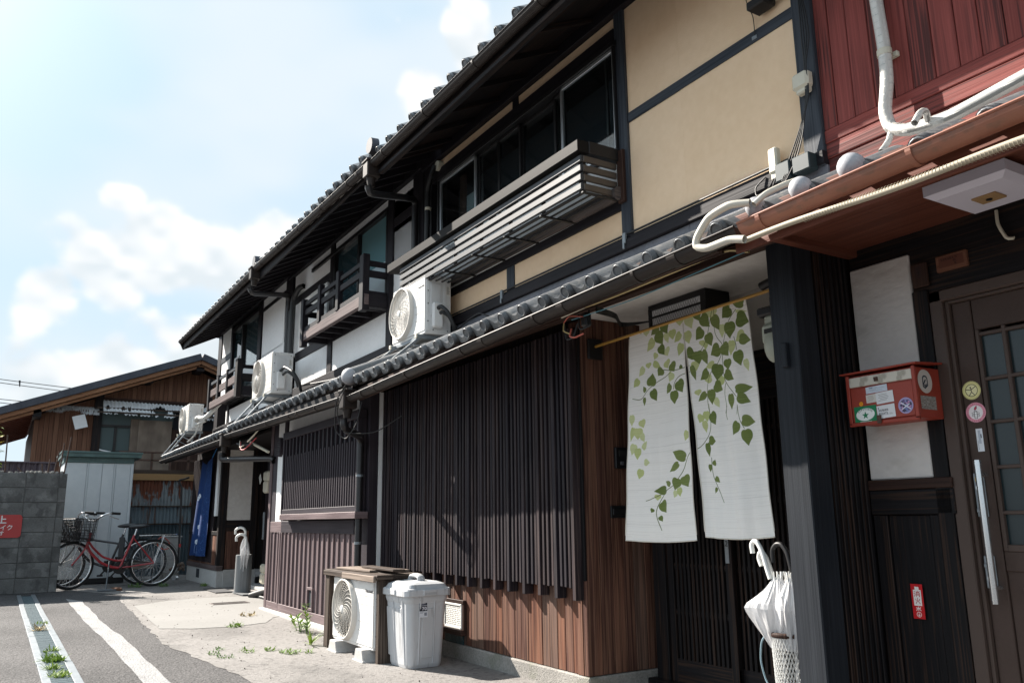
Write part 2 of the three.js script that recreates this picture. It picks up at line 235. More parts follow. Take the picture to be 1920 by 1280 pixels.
function rod(a, b, r, r2 = r, seg = 10) {        // cylinder from a to b
  const A = V3(a), B = V3(b), d = B.clone().sub(A), g = new THREE.CylinderGeometry(r2, r, d.length(), seg);
  g.applyQuaternion(new THREE.Quaternion().setFromUnitVectors(new THREE.Vector3(0, 1, 0), d.normalize())); g.translate(...A.add(B).multiplyScalar(.5).toArray()); return g.toNonIndexed();
}
function tube(pts, r, seg = 24, rad = 8, closed = false) { return new THREE.TubeGeometry(new THREE.CatmullRomCurve3(pts.map(V3), closed, 'catmullrom', .35), seg, r, rad, closed).toNonIndexed(); }
function bar(a, b, w, h, grain = 'y') {           // square bar from a to b
  const A = V3(a), B = V3(b), d = B.clone().sub(A), L = d.length(), g = cbox(-w / 2, w / 2, -L / 2, L / 2, -h / 2, h / 2, 'y', Math.min(w, h) * .12);
  g.applyQuaternion(new THREE.Quaternion().setFromUnitVectors(new THREE.Vector3(0, 1, 0), d.normalize())); g.translate(...A.add(B).multiplyScalar(.5).toArray()); return g;
}
function merge(list) { const l = list.map((g) => { g = g.index ? g.toNonIndexed() : g; for (const k of Object.keys(g.attributes)) if (!['position', 'normal', 'uv'].includes(k)) g.deleteAttribute(k); if (!g.attributes.uv) setUV(g); return g; }); return mergeGeometries(l); }
function prism(pts, y0, y1) {                     // polygon [x, z] list extruded in y
  const s = new THREE.Shape(pts.map(([x, z]) => new THREE.Vector2(x, -z))), g = new THREE.ExtrudeGeometry(s, { depth: y1 - y0, bevelEnabled: false }); g.rotateX(-Math.PI / 2); g.translate(0, y0, 0); return setUV(g.toNonIndexed ? (g.index ? g.toNonIndexed() : g) : g, 'z', false);
}
function sheet(pts, y) { const g = new THREE.ShapeGeometry(new THREE.Shape(pts.map(([x, z]) => new THREE.Vector2(x, -z)))); g.rotateX(-Math.PI / 2); g.translate(0, y, 0); const h = g.toNonIndexed(); h.computeVertexNormals(); return setUV(h, 'z', false); }
function lathe(pts, seg = 24) { return new THREE.LatheGeometry(pts.map(([r, y]) => new THREE.Vector2(r, y)), seg).toNonIndexed(); }

// ---------------------------------------------------------------- things and parts
const used = new Map(), LOCAL = new Set();
function numbered(n) { const k = used.get(n) ?? 0; used.set(n, k + 1); return k ? n + '_' + String(k).padStart(3, '0') : n; }
function mesh(name, geo, mat) { const m = new THREE.Mesh(geo, mat); m.name = name; m.castShadow = m.receiveShadow = true; return m; }
function tag(o, label, category, group) { o.userData.label = label; o.userData.category = category; if (group) o.userData.group = group; return o; }
function thing(name, label, category, base = [0, 0, 0], { group, local = false, turn = 0 } = {}) {
  const o = new THREE.Group(); o.name = numbered(name); o.position.set(...base); o.rotation.y = turn; scene.add(o); tag(o, label, category, group);
  if (local) LOCAL.add(o); return o;
}
function part(parent, name, geo, mat, extra) {    // world coordinates unless the thing is local
  const m = mesh(name, geo, mat);
  if (parent.isGroup && parent.parent === scene && !LOCAL.has(parent)) m.position.copy(parent.position).negate();
  if (extra) Object.assign(m.userData, extra);
  parent.add(m); return m;
}
function single(name, geo, mat, label, category, group) { geo.computeBoundingBox(); const b = geo.boundingBox, c = [(b.min.x + b.max.x) / 2, b.min.y, (b.min.z + b.max.z) / 2]; geo.translate(-c[0], -c[1], -c[2]); const m = mesh(numbered(name), geo, mat); m.position.set(...c); scene.add(m); return tag(m, label, category, group); }
function structure(name, geo, mat) { const m = mesh(name, geo, mat); m.userData.kind = 'structure'; scene.add(m); return m; }
const STUFF = { kind: 'stuff' };
function canvasTex(w, h, draw) { const c = document.createElement('canvas'); c.width = w; c.height = h; const x = c.getContext('2d'); draw(x, w, h); const t = new THREE.CanvasTexture(c); t.colorSpace = THREE.SRGBColorSpace; t.anisotropy = 8; return t; }
function decal(w, h, tex, rough = .5, extra = {}) { return [new THREE.PlaneGeometry(w, h), S3({ map: tex, roughness: rough, ...extra })]; }
const font = await new FontLoader().loadAsync('fonts/droid/droid_sans_bold.typeface.json');
function text(s, size, depth = .002) { const g = new TextGeometry(s, { font, size, depth, curveSegments: 4, bevelEnabled: false }); return g.index ? g.toNonIndexed() : g; }

// ================================================================ ground
structure('ground', sheet([[-300, -300], [120, -300], [120, 300], [-300, 300]], 0), M.asphalt);
{
  const edge = []; const er = rngOf(11);           // ragged edge of the concrete apron against the asphalt
  for (let x = -14.6; x <= 3.01; x += .14) edge.push([x, (x < -9 ? mix(-1.74, -1.50, (x + 14.6) / 5.6) : mix(-1.50, -1.82, clamp((x + 9) / 3.5))) + (er() - .5) * .045]);
  const back = [[3, -8], [-30, -8], [-30, -1.2], [-17.2, -1.2], [-15.6, -1.9]];
  structure('pavement', sheet([...edge, ...back], .004), M.apron);
  const pe = []; const pts = [[-13.3, -1.78], [-13.75, -2.2], [-14.0, -2.7], [-13.95, -3.3], [-13.4, -4.2], [-11.5, -4.2], [-10.6, -3.02], [-10.1, -2.8], [-9.98, -2.3], [-10.05, -1.95], [-10.3, -1.66]];
  for (let i = 0; i < pts.length; i++) { const a = pts[i], b = pts[(i + 1) % pts.length]; for (let k = 0; k < 6; k++) pe.push([mix(a[0], b[0], k / 6) + (er() - .5) * .03, mix(a[1], b[1], k / 6) + (er() - .5) * .03]); }
  structure('concrete_patch', sheet(pe, .008), M.patch);
  const l = [], r = [];                             // hand-painted white line, edges wander
  for (let x = -15.3; x <= 3; x += .12) { const w = .007 * Math.sin(x * 2.1) + .006 * Math.sin(x * 5.3 + 1) + (er() - .5) * .006; l.push([x, -1.035 + .012 * Math.sin(x * .9) + w * .6]); r.push([Math.max(x, -14.75), -1.215 + .015 * Math.sin(x * 1.1 + 2) + w]); }
  const line = structure('white_line', sheet([...l, ...r.reverse()], .004), M.paint);
}
// drain channel along the street
{
  const x0 = -16.5, x1 = -4.2, d = thing('drain_channel', 'long steel drain grating between two pale metal edge strips in the asphalt', 'drain', [-10, 0, -.53]);
  part(d, 'channel_bed', cbox(x0, x1, -.06, .002, -.602, -.452, 'x', 0), M.darkMetal);
  for (let x = x0; x < x1 - .1; x += 2.05) {
    const xe = Math.min(x + 2.04, x1), w = (hash3(Math.round(x * 10), 1, 2) - .5) * .012;
    part(d, 'edge_strip', cbox(x, xe, -.02, .016, -.455 + w, -.395 + w, 'x', .003), M.steel); part(d, 'edge_strip', cbox(x, xe, -.02, .016, -.66 + w, -.60 + w, 'x', .003), M.steel);
  }
  const barsNear = [], gb = M.shedGrating = S3({ map: M.steel.map, color: RGB(.30, .40, .42), roughness: .55, metalness: .4 });
  for (let i = 0; i < 280; i++) { const x = -7.0 - i * .033; if (x < x0) break; const g = cbox(x, x + .021, 0, .0125 + hash3(i, 4, 4) * .002, -.60, -.455, 'z', .002); if (i < 240) part(d, 'grate_bar', g, gb); else barsNear.push(g); }
  for (let x = -6.96; x < x1; x += .033) barsNear.push(box(x, x + .021, 0, .0128, -.60, -.455, 'z'));
  part(d, 'grate_bars', merge(barsNear), gb, STUFF);
}

// ================================================================ roof kit
function tileGeo(p, L, eave, seed) {
  const n = 12, roll = .135, f = (u) => u < roll ? .030 * Math.sin(Math.PI * u / roll) : -.032 * Math.sin(Math.PI * (u - roll) / (p - roll)), t = .018, pos = [];
  const tri = (a, b, c) => pos.push(...a, ...b, ...c), quad = (a, b, c, d) => { tri(a, b, c); tri(a, c, d); };
  const us = [0, .02, .045, .0675, .09, .115, .135, .155, .18, .205, .23, p].map((u) => Math.min(u, p));
  for (let i = 0; i < us.length - 1; i++) {
    const a = us[i], b = us[i + 1], ya = f(a), yb = f(b); if (b - a < 1e-4) continue;
    quad([a, ya, 0], [b, yb, 0], [b, yb - .004, -L], [a, ya - .004, -L]);
    const dr = eave ? (u) => (u < roll ? f(u) - t   : -.066 - .006 * Math.sin(Math.PI * (u - roll) / (p - roll))) : (u) => f(u) - t;
    quad([a, dr(a), 0], [b, dr(b), 0], [b, yb, 0], [a, ya, 0]);
    quad([a, ya - t, -L], [b, yb - t, -L], [b, yb - t, -.02], [a, ya - t, -.02]);
    if (eave && a >= roll) quad([a, dr(a), -.02], [b, dr(b), -.02], [b, dr(b), 0], [a, dr(a), 0]);
  }
  let g = new THREE.BufferGeometry(); g.setAttribute('position', new THREE.BufferAttribute(new Float32Array(pos), 3)); g.computeVertexNormals(); setUV(g, 'z');
  if (eave) { const c = new THREE.CylinderGeometry(.046, .047, .05, 16); c.rotateX(Math.PI / 2); c.translate(roll / 2, -.016, .004); const r = new THREE.TorusGeometry(.036, .006, 5, 14); r.translate(roll / 2, -.016, .03); g = merge([g, setUV(c.toNonIndexed()), setUV(r.toNonIndexed())]); }
  return g;
}
const tileCache = new Map();
function tileVar(p, L, eave, k) { const key = p + '|' + L + '|' + eave + '|' + k; if (!tileCache.has(key)) tileCache.set(key, tileGeo(p, L, eave, k)); return tileCache.get(key); }
// a tiled pent or eave: xa..xb, front edge (zf, yf), rising by slope back over run; returns the deck
function tiledRoof(h, name, xa, xb, zf, yf, slope, run, pitch, rows, o = {}) {
  const ang = Math.atan(slope), len = run / Math.cos(ang), sl = (s) => [yf + s * Math.sin(ang), zf - s * Math.cos(ang)];
  const dk = cbox(xa, xb, -.075, -.05, -len, -.03, 'x', 0); dk.rotateX(ang); dk.translate(0, yf, zf);
  const deck = part(h, name, dk, M.black);
  const cols = Math.round((xb - xa) / pitch), p = (xb - xa) / cols, step = o.step ?? .235;
  for (let r = 0; r < rows; r++) for (let c = 0; c < cols; c++) {
    const g = tileVar(+p.toFixed(4), .27, r === 0, (c + r) % 3), k = Math.floor(hash3(c, r, Math.round(xa * 10)) * 3);
    const m = mesh(r === 0 ? 'eave_tile' : 'roof_tile', g, M.tile[k]); const [y, z] = sl(r * step);
    m.position.set(xa + c * p, y + (r ? .022 : .008) + (hash3(c, r, 5) - .5) * .006, z + (hash3(c, r, 6) - .5) * .008); m.rotation.x = r ? ang - .03 : ang + (o.flatEave ? .05 : .125); m.rotation.z = (hash3(c, r, 8) - .5) * .014; deck.add(m);
  }
  if (len > rows * step + .05) {                      // the rest of the slope, out of sight behind the first courses
    const g = [], L = len - rows * step; const q = tileVar(+p.toFixed(4), .27, false, 0);
    for (let s = rows * step; s < len - .05; s += step) for (let c = 0; c < cols; c++) { const a = q.clone(); a.rotateX(ang - .03); const [y, z] = sl(s); a.translate(xa + c * p, y + .022, z); g.push(a); }
    if (g.length) { const m = mesh('upper_tiles', merge(g), M.tile[1]); Object.assign(m.userData, STUFF); deck.add(m); }
  }
  return deck;
}
function gutter(h, xa, ya, xb, yb, z, r, mat, { step = .9, name = 'gutter', phase = .5 } = {}) {
  const ring = (x, y, ro, ri, w) => { const pos = [], N = 14, P = (a, rad, xx) => [xx, y - Math.sin(a) * rad + r * .15, z + Math.cos(a) * rad]; for (let i = 0; i < N; i++) { const a = Math.PI * i / N, b = Math.PI * (i + 1) / N; const q = (A, B, C, D) => pos.push(...A, ...B, ...C, ...A, ...C, ...D); q(P(a, ro, x), P(b, ro, x), P(b, ro, x + w), P(a, ro, x + w)); q(P(a, ri, x), P(a, ri, x + w), P(b, ri, x + w), P(b, ri, x)); q(P(a, ro, x), P(a, ri, x), P(b, ri, x), P(b, ro, x)); q(P(a, ro, x + w), P(b, ro, x + w), P(b, ri, x + w), P(a, ri, x + w)); } const g = new THREE.BufferGeometry(); g.setAttribute('position', new THREE.BufferAttribute(new Float32Array(pos), 3)); g.computeVertexNormals(); return setUV(g, 'x'); };
  const shear = (g) => { const p = g.attributes.position; for (let i = 0; i < p.count; i++) p.setY(i, p.getY(i) + (yb - ya) * (p.getX(i) - xa) / (xb - xa)); g.computeVertexNormals(); return g; };
  const bead = rod([xa, ya + r * .15, z + r], [xb, ya + r * .15, z + r], .007, .007, 6);
  const capL = new THREE.CircleGeometry(r, 16, Math.PI, Math.PI); capL.rotateY(-Math.PI / 2); capL.translate(xa + .002, ya + r * .15, z); const capR = capL.clone(); capR.translate(xb - xa - .004, 0, 0);
  const gt = part(h, name, shear(merge([ring(xa, ya, r, r - .004, xb - xa), setUV(bead), setUV(capL.toNonIndexed()), setUV(capR.toNonIndexed())])), mat);
  for (let x = xa + step * phase; x < xb - .05; x += step) { part(gt, 'gutter_bracket', shear(merge([ring(x, ya, r + .006, r, .022), setUV(rod([x + .011, ya + r * .1, z - r - .005], [x + .011, ya + .06, z - r - .10], .006))])), mat); if (hash3(Math.round(x * 9), 2, 2) > .45) part(gt, 'gutter_joint', shear(ring(x + .28, ya, r + .004, r - .001, .06)), mat); }
  return gt;
}
function hopper(h, x, y, z, mat, s = 1) { return part(h, 'rain_hopper', merge([cbox(x - .06 * s, x + .06 * s, y - .12 * s, y + .05, z - .07 * s, z + .06 * s, 'y', .012), setUV(rod([x, y - .12 * s, z], [x, y - .2 * s, z], .045 * s, .03 * s, 12)), cbox(x - .07 * s, x + .07 * s, y + .03, y + .055, z - .08 * s, z + .07 * s, 'y', .006)]), mat); }
const planksX = (h, name, xa, xb, y0, y1, zf, zb, w, mats, gap = .004, jit = .004) => { let x = xa, i = 0; while (x < xb - .01) { const ww = Math.min(w * (.92 + hash3(i, Math.round(xa * 7), 3) * .16), xb - x); part(h, name, cbox(x, x + ww - gap, y0, y1, zb, zf + (hash3(i, 5, Math.round(y0 * 9)) - .5) * jit, 'y', .003), mats[Math.floor(hash3(i, 7, Math.round(xa * 5)) * mats.length)]); x += ww; i++; } };

// ================================================================ house B: tan plaster, long lattice, entrance with curtain
const zU = -3.8;
const hB = thing('row_house', 'two-storey wooden row house with tan plaster upstairs and a tall dark lattice beside its entrance', 'house', [-5.4, 0, -3.6], { group: 'joined houses of the wooden row' });
{
  const h = hB;
  part(h, 'wall', merge([box(-8.02, -2.76, 2.6, 5.5, -9, -4.12, 'y'), box(-8.1, -4.70, 0, 2.75, -9, -3.50), box(-4.70, -2.70, 0, 2.75, -9, -4.12)]), M.black, { label: 'unseen dark core added to keep light out of the house' });  // solid core behind the walls, added to block light
  part(h, 'concrete_base', cbox(-8.1, -4.655, -.02, .122, -4.08, -3.43, 'x', .008), M.concrete);
  planksX(h, 'plank', -8.05, -4.80, .125, 2.52, -3.45, -3.50, .0975, M.plank);
  part(h, 'corner_post', cbox(-4.795, -4.722, .124, 2.55, -3.52, -3.436, 'y', .004), M.plank[0]); part(h, 'corner_post', cbox(-4.719, -4.668, .124, 2.55, -3.52, -3.438, 'y', .006), M.plank[2]);
  // boards of the entrance return, facing along the street
  for (const [a, b, k] of [[-3.462, -3.561, 0], [-3.565, -3.667, 2], [-3.671, -3.770, 0], [-3.774, -3.856, 2], [-3.860, -3.957, 1], [-3.961, -4.04, 2]]) part(h, 'plank', cbox(-4.70, -4.671 + (hash3(Math.round(a * 90), 1, 1) - .5) * .004, .126, 2.6, b, a, 'y', .003), M.plank[k]);
  part(h, 'letter_slot', merge([cbox(-4.672, -4.658, 1.15, 1.235, -3.80, -3.665, 'z', .004), cbox(-4.660, -4.650, 1.17, 1.215, -3.785, -3.68, 'z', .003)]), M.darkMetal);
  // vertical lattice
  const L = part(h, 'lattice', cbox(-8.11, -4.70, 2.41, 2.50, -3.444, -3.412, 'x', .004), M.black);
  for (const y of [1.52, .80]) part(L, 'rail', cbox(-8.11, -4.70, y, y + .05, -3.444, -3.412, 'x', .004), M.black);
  const n = 63, x0 = -8.095, x1 = -4.715, p = (x1 - x0) / n;
  for (let i = 0; i <= n; i++) { const long = (n - i) % 4 === 0, x = x0 + i * p + (hash3(i, 4, 4) - .5) * .003, w = (long ? .037 : .028) * (.95 + hash3(i, 6, 1) * .1), d = (hash3(i, 2, 7) - .5) * .005; const s = part(L, 'slat', cbox(x - w / 2, x + w / 2, (long ? .612 : .688) + (hash3(i, 1, 2) - .5) * .008, 2.49, long ? -3.444 : -3.411, (long ? -3.368 : -3.376) + d, 'y', .003), M.latticeSet[Math.floor(hash3(i, 8, 3) * 3)]); }
  part(L, 'side_board', cbox(-4.695, -4.668, .735, 2.49, -3.449, -3.428, 'y', .003), M.black);
  // little vent by the bin
  const v = part(h, 'vent', merge([cbox(-6.77, -6.40, .455, .485, -3.452, -3.42, 'x', .003), cbox(-6.77, -6.40, .20, .245, -3.452, -3.40, 'x', .004), cbox(-6.43, -6.40, .245, .455, -3.452, -3.425)]), M.brown);
  part(v, 'grille_frame', merge([cbox(-6.76, -6.44, .435, .452, -3.45, -3.422, 'x', .002), cbox(-6.76, -6.44, .248, .265, -3.45, -3.422, 'x', .002), cbox(-6.455, -6.438, .248, .452, -3.45, -3.422), cbox(-6.76, -6.744, .248, .452, -3.45, -3.422)]), M.whitePlastic);
  for (let r = 0; r < 11; r++) part(v, 'louvre', merge([0, 1, 2, 3, 4, 5, 6].map((k) => box(-6.745 + k * .046 + (r % 2 ? .012 : 0), -6.709 + k * .046 + (r % 2 ? .012 : 0), .2705 + r * .0152, .2785 + r * .0152, -3.446, -3.43)).concat([box(-6.745, -6.455, .2660 + r * .0152, .2705 + r * .0152, -3.447, -3.428)])), M.whitePlastic);
  for (let k = 0; k < 3; k++) part(h, 'tile', cbox(-6.77 + k * .112, -6.66 + k * .112, .124, .198, -3.452, -3.438, 'y', .002), flat(.018, .045, .050, .25));
  // entrance: ceiling, back wall, header, sliding lattice doors
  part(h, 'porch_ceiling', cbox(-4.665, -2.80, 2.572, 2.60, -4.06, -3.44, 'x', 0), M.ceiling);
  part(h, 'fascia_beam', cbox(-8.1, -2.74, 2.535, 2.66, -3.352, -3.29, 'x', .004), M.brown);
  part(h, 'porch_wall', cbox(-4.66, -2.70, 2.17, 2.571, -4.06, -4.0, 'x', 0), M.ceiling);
  part(h, 'door_header', cbox(-4.66, -2.72, 1.93, 2.17, -4.07, -3.965, 'x', .004), M.black);
  part(h, 'door_sill', cbox(-4.66, -2.72, 0, .075, -4.1, -3.93, 'x', .006), M.black);
  part(h, 'door_jamb', cbox(-4.60, -4.475, .07, 1.93, -4.07, -3.97, 'y', .004), M.black);
  for (const [a, b, z] of [[-4.47, -3.865, -3.99], [-3.935, -3.30, -4.03]]) {
    const d = part(h, 'sliding_door', merge([cbox(a, a + .055, .075, 1.93, z - .03, z, 'y', .003), cbox(b - .06, b, .075, 1.93, z - .03, z, 'y', .003), cbox(a, b, .075, .225, z - .025, z - .003, 'x', .003), cbox(a, b, 1.87, 1.93, z - .03, z, 'x', .003), box(a, b, .2, 1.9, z - .034, z - .027)]), M.black);
    for (const y of [.525, .825, 1.25, 1.70]) part(d, 'rail', cbox(a + .05, b - .05, y - .018, y + .018, z - .026, z - .012, 'x', .002), M.black);
    const m = 13; for (let i = 1; i < m; i++) { const x = mix(a + .05, b - .055, i / m); part(d, 'slat', cbox(x - .0105, x + .0105, .222, 1.88, z - .018, z - .002, 'y', .002), M.black); }
    if (a < -4) part(d, 'number_plate', cbox(-3.916, -3.884, .86, 1.02, z - .001, z + .003, 'y', .001), M.steel);
  }
  { const g = text('2', .034, .001); g.translate(-3.911, .965, -3.9865); part(h, 'plate_digit', g, M.darkMetal); }
  part(h, 'worn_strip', cbox(-3.30, -3.285, .9, 1.75, -4.0, -3.985), M.brown);
  part(h, 'side_lattice', merge(Array.from({ length: 9 }, (_, i) => cbox(-3.27 + i * .05, -3.243 + i * .05, .08, 1.93, -4.02, -3.99))), M.black);
  // upper storey: tan panels between dark timbers
  const T = (a, b, c, d, z = zU) => part(h, 'plaster_panel', cbox(a, b, c, d, -4.13, z, 'y', 0), M.tan);
  T(-7.80, -6.24, 3.17, 3.43); T(-6.11, -4.55, 3.17, 3.43); T(-7.80, -6.10, 4.94, 5.06); T(-6.0, -4.55, 4.94, 5.06);
  T(-4.44, -3.87, 3.17, 4.09); T(-3.867, -2.87, 3.17, 4.09, zU + .0025); T(-4.44, -3.87, 4.16, 5.5); T(-3.867, -2.87, 4.16, 5.5, zU + .0025);
  const B = (name, a, b, c, d, pr = .03, m = M.post, g = 'x') => part(h, name, cbox(a, b, c, d, -4.13, zU + pr, g, .004), m);
  B('sill_beam', -8.02, -2.74, 3.085, 3.165, .045, M.beam); B('trim_strip', -8.02, -2.9, 3.168, 3.196, .022, M.beam);
  B('post', -4.545, -4.435, 3.19, 5.5, .025, M.post, 'y'); B('post', -2.875, -2.745, 3.08, 5.5, .03, M.post, 'y'); B('post', -6.24, -6.11, 3.19, 3.42, .012, M.post, 'y'); B('post', -6.10, -6.0, 4.9, 5.06, .012, M.beam, 'y'); B('post', -8.0, -7.80, 3.1, 5.5, .03, M.beam, 'y');
  B('rail', -4.436, -2.876, 4.085, 4.165, .012, M.post); B('beam', -7.80, -4.546, 3.42, 3.88, .02, M.beam); B('window_head', -7.80, -4.546, 4.82, 4.945, .03, M.beam); B('top_beam', -8.02, -2.74, 5.05, 5.38, .06, M.beam);
  part(h, 'flashing', cbox(-8.02, -3.85, 2.86, 3.083, -3.85, zU + .012, 'x', .003), M.flashing); part(h, 'flashing', cbox(-3.846, -2.74, 2.86, 3.083, -3.85, zU + .015, 'x', .003), M.flashing);
  part(h, 'conduit', setUV(rod([-8.0, 3.205, zU + .03], [-2.95, 3.205, zU + .03], .008)), M.cable);
  for (const x of [-6.28, -4.50]) part(h, 'clip', merge([cbox(x - .012, x + .022, 3.13, 3.215, zU + .03, zU + .055, 'y', .004), cbox(x - .005, x + .012, 3.09, 3.135, zU + .045, zU + .06, 'y', .003)]), M.steel);
  // wide upstairs window
  const W = part(h, 'window', merge([cbox(-7.60, -4.52, 4.775, 4.822, -3.86, -3.745, 'x', .003), cbox(-7.60, -4.52, 3.86, 3.90, -3.86, -3.745, 'x', .003), cbox(-7.615, -7.595, 3.88, 4.82, -3.86, -3.745), cbox(-4.545, -4.53, 3.88, 4.82, -3.86, -3.745)]), M.darkMetal);
  const sash = (a, b, z, m, fw = .026) => { const s = part(W, 'sash', merge([cbox(a, a + fw, 3.9, 4.775, z - .025, z), cbox(b - fw, b, 3.9, 4.775, z - .025, z), cbox(a, b, 4.745, 4.775, z - .025, z, 'x'), cbox(a, b, 3.9, 3.935, z - .025, z, 'x')]), m); return s; };
  const pane = (a, b, z, m = M.glass) => part(W, 'pane', box(a, b, 3.9, 4.775, z - .004, z), m);
  sash(-7.595, -6.79, -3.765, M.silver); pane(-7.56, -6.825, -3.776); sash(-6.79, -6.38, -3.80, M.darkMetal); pane(-6.77, -6.40, -3.81); sash(-6.40, -5.99, -3.80, M.darkMetal); pane(-6.38, -6.01, -3.81); sash(-6.02, -5.40, -3.83, M.darkMetal, .04); pane(-5.99, -5.43, -3.84); sash(-5.44, -5.27, -3.80, M.darkMetal, .03);
  pane(-5.41, -5.30, -3.81); sash(-5.285, -4.545, -3.765, M.silver, .030); pane(-5.245, -4.59, -3.776); part(W, 'sash', cbox(-4.69, -4.665, 3.93, 4.75, -3.805, -3.785), M.darkMetal);
  part(W, 'blind', box(-7.36, -7.22, 3.9, 4.77, -3.90, -3.895), M.brown); part(W, 'curtain', box(-7.22, -7.02, 3.9, 4.5, -3.905, -3.90), M.curtain);
  part(W, 'interior', merge([box(-7.8, -4.55, 3.88, 4.82, -4.13, -4.11)]), M.interior);
  // slatted metal balcony
  M.capBrown = new THREE.MeshPhysicalMaterial({ side: THREE.DoubleSide, color: RGB(.013, .0115, .011), roughness: .6, specularIntensity: .2 });
  const bal = part(h, 'balcony', cbox(-7.76, -4.56, 3.49, 3.505, -3.46, -3.43, 'x', .003), M.darkMetal); part(bal, 'corner_bar', cbox(-7.78, -7.74, 3.506, 3.795, -3.46, -3.426), M.darkMetal); part(bal, 'corner_bar', cbox(-4.585, -4.545, 3.506, 3.795, -3.46, -3.426), M.darkMetal);
  part(bal, 'cap_rail', cbox(-8.06, -4.515, 3.795, 3.885, -3.47, -3.365, 'x', .004), M.capBrown); part(bal, 'cap_rail', cbox(-4.585, -4.515, 3.795, 3.893, -3.80, -3.472, 'z', .004), M.darkMetal); part(bal, 'cap_rail', cbox(-8.06, -7.99, 3.795, 3.893, -3.80, -3.472, 'z', .004), M.darkMetal);
  const metalBrown = flat(.095, .078, .066, .4, { metalness: .3 });
  for (let k = 0; k < 4; k++) { const y0 = 3.507 + k * .0735; part(bal, 'slat', cbox(-7.80, -4.535, y0, y0 + .049, -3.425, -3.40, 'x', .004), M.alu); part(bal, 'slat', cbox(-4.555, -4.53, y0, y0 + .049, -3.74, -3.427, 'z', .004), metalBrown); part(bal, 'slat', cbox(-7.80, -7.775, y0, y0 + .049, -3.74, -3.427, 'z', .004), metalBrown); }
  for (let k = 0; k < 5; k++) part(bal, 'floor_slat', cbox(-7.77, -4.56, 3.492, 3.501, -3.462 - k * .066, -3.442 - k * .066, 'x', .002), M.darkMetal);
  for (let k = 0; k < 6; k++) { const x = -7.35 + k * .56; part(bal, 'cross_bar', cbox(x, x + .026, 3.478, 3.491, -3.76, -3.41, 'z', .002), M.darkMetal); }
  for (let k = 0; k < 7; k++) { const x = -7.6 + k * .5; part(bal, 'upright', cbox(x, x + .03, 3.5, 3.80, -3.45, -3.427), M.darkMetal); }
  part(h, 'pale_panel', cbox(-7.75, -4.56, 3.50, 3.86, -3.79, -3.772, 'x', .003), M.acGrey); part(bal, 'bracket', cbox(-4.54, -4.47, 3.46, 3.88, -3.81, -3.745, 'y', .004), M.brown);  // pale panel behind the slats, shows through the floor gaps
  { const g = rod([-7.45, 3.545, -3.735], [-4.5, 3.53, -3.735], .045, .052, 12); part(h, 'log_beam', setUV(g, 'x'), M.log); }
  // roofs and gutters
  tiledRoof(h, 'lower_roof', -7.46, -2.72, -2.80, 2.498, .36, 1.06, .252, 5);
  part(h, 'ridge_capping', cbox(-7.46, -2.72, 2.85, 2.905, -3.86, -3.74, 'x', .01), M.tile[0]);
  const soff = cbox(-7.46, -2.72, -.10, -.078, -.78, -.05, 'x', 0); soff.rotateX(Math.atan(.42)); soff.translate(0, 2.475, -2.80); part(h, 'eave_soffit', soff, M.brown);
  
  part(h, 'fascia_board', setUV(bar([-7.46, 2.345, -2.856], [-2.72, 2.466, -2.856], .12, .02), 'x'), M.brown);
  gutter(h, -7.50, 2.31, -2.50, 2.436, -2.785, .050, M.gutter, { step: .98, phase: .35 });
  hopper(h, -7.56, 2.34, -2.775, M.gutter, 1.1);
  part(h, 'downpipe', setUV(tube([[-7.56, 2.12, -2.735], [-7.57, 2.02, -2.76], [-7.85, 1.99, -3.0], [-8.17, 1.98, -3.155], [-8.20, 1.85, -3.165], [-8.20, 1.0, -3.165], [-8.20, .04, -3.165]], .036, 60, 10)), M.pipe);
  for (const y of [1.60, .92]) part(h, 'pipe_clip', setUV(rod([-8.20, y, -3.165], [-8.20, y + .025, -3.165], .041, .041, 12)), M.steel);
  tiledRoof(h, 'upper_roof', -7.48, 1.2, -2.98, 4.905, .5, 4.2, .272, 2, { flatEave: true });
  const us = cbox(-7.48, 1.2, -.11, -.078, -1.25, -.03, 'x', 0); us.rotateX(Math.atan(.5)); us.translate(0, 4.905, -2.98); part(h, 'eave_soffit', us, M.black);
  part(h, 'eave_batten', cbox(-7.48, 1.2, 4.66, 4.70, -3.06, -3.0, 'x', .004), M.black);
  for (let k = 0; k < 17; k++) { const x = -7.3 + k * .5, g = cbox(x, x + .045, -.155, -.11, -1.2, -.06, 'z', .003); g.rotateX(Math.atan(.5)); g.translate(0, 4.905, -2.98); part(h, 'rafter', g, M.black); }
  part(h, 'fascia_board', cbox(-7.48, 1.2, 4.70, 4.86, -3.05, -3.022, 'x', .003), M.black);  // added board, closes the gap where sun leaked behind the upper gutter
  gutter(h, -7.50, 4.78, 1.2, 4.80, -2.965, .052, M.gutter, { step: .95, phase: .3 });
  hopper(h, -7.57, 4.77, -2.96, M.gutter, 1.15);
  part(h, 'gable_board', merge([(() => { const g = cbox(-7.53, -7.48, -.14, .02, -1.1, .0, 'z', .004); g.rotateX(Math.atan(.5)); g.translate(0, 4.905, -2.98); return g; })()]), M.black);
  part(h, 'downpipe', setUV(tube([[-7.57, 4.56, -2.93], [-7.60, 4.48, -2.98], [-7.85, 4.62, -3.45], [-8.10, 4.72, -3.70], [-8.13, 4.6, -3.72], [-8.13, 4.2, -3.72], [-8.13, 3.0, -3.72]], .038, 60, 10)), M.pipe);
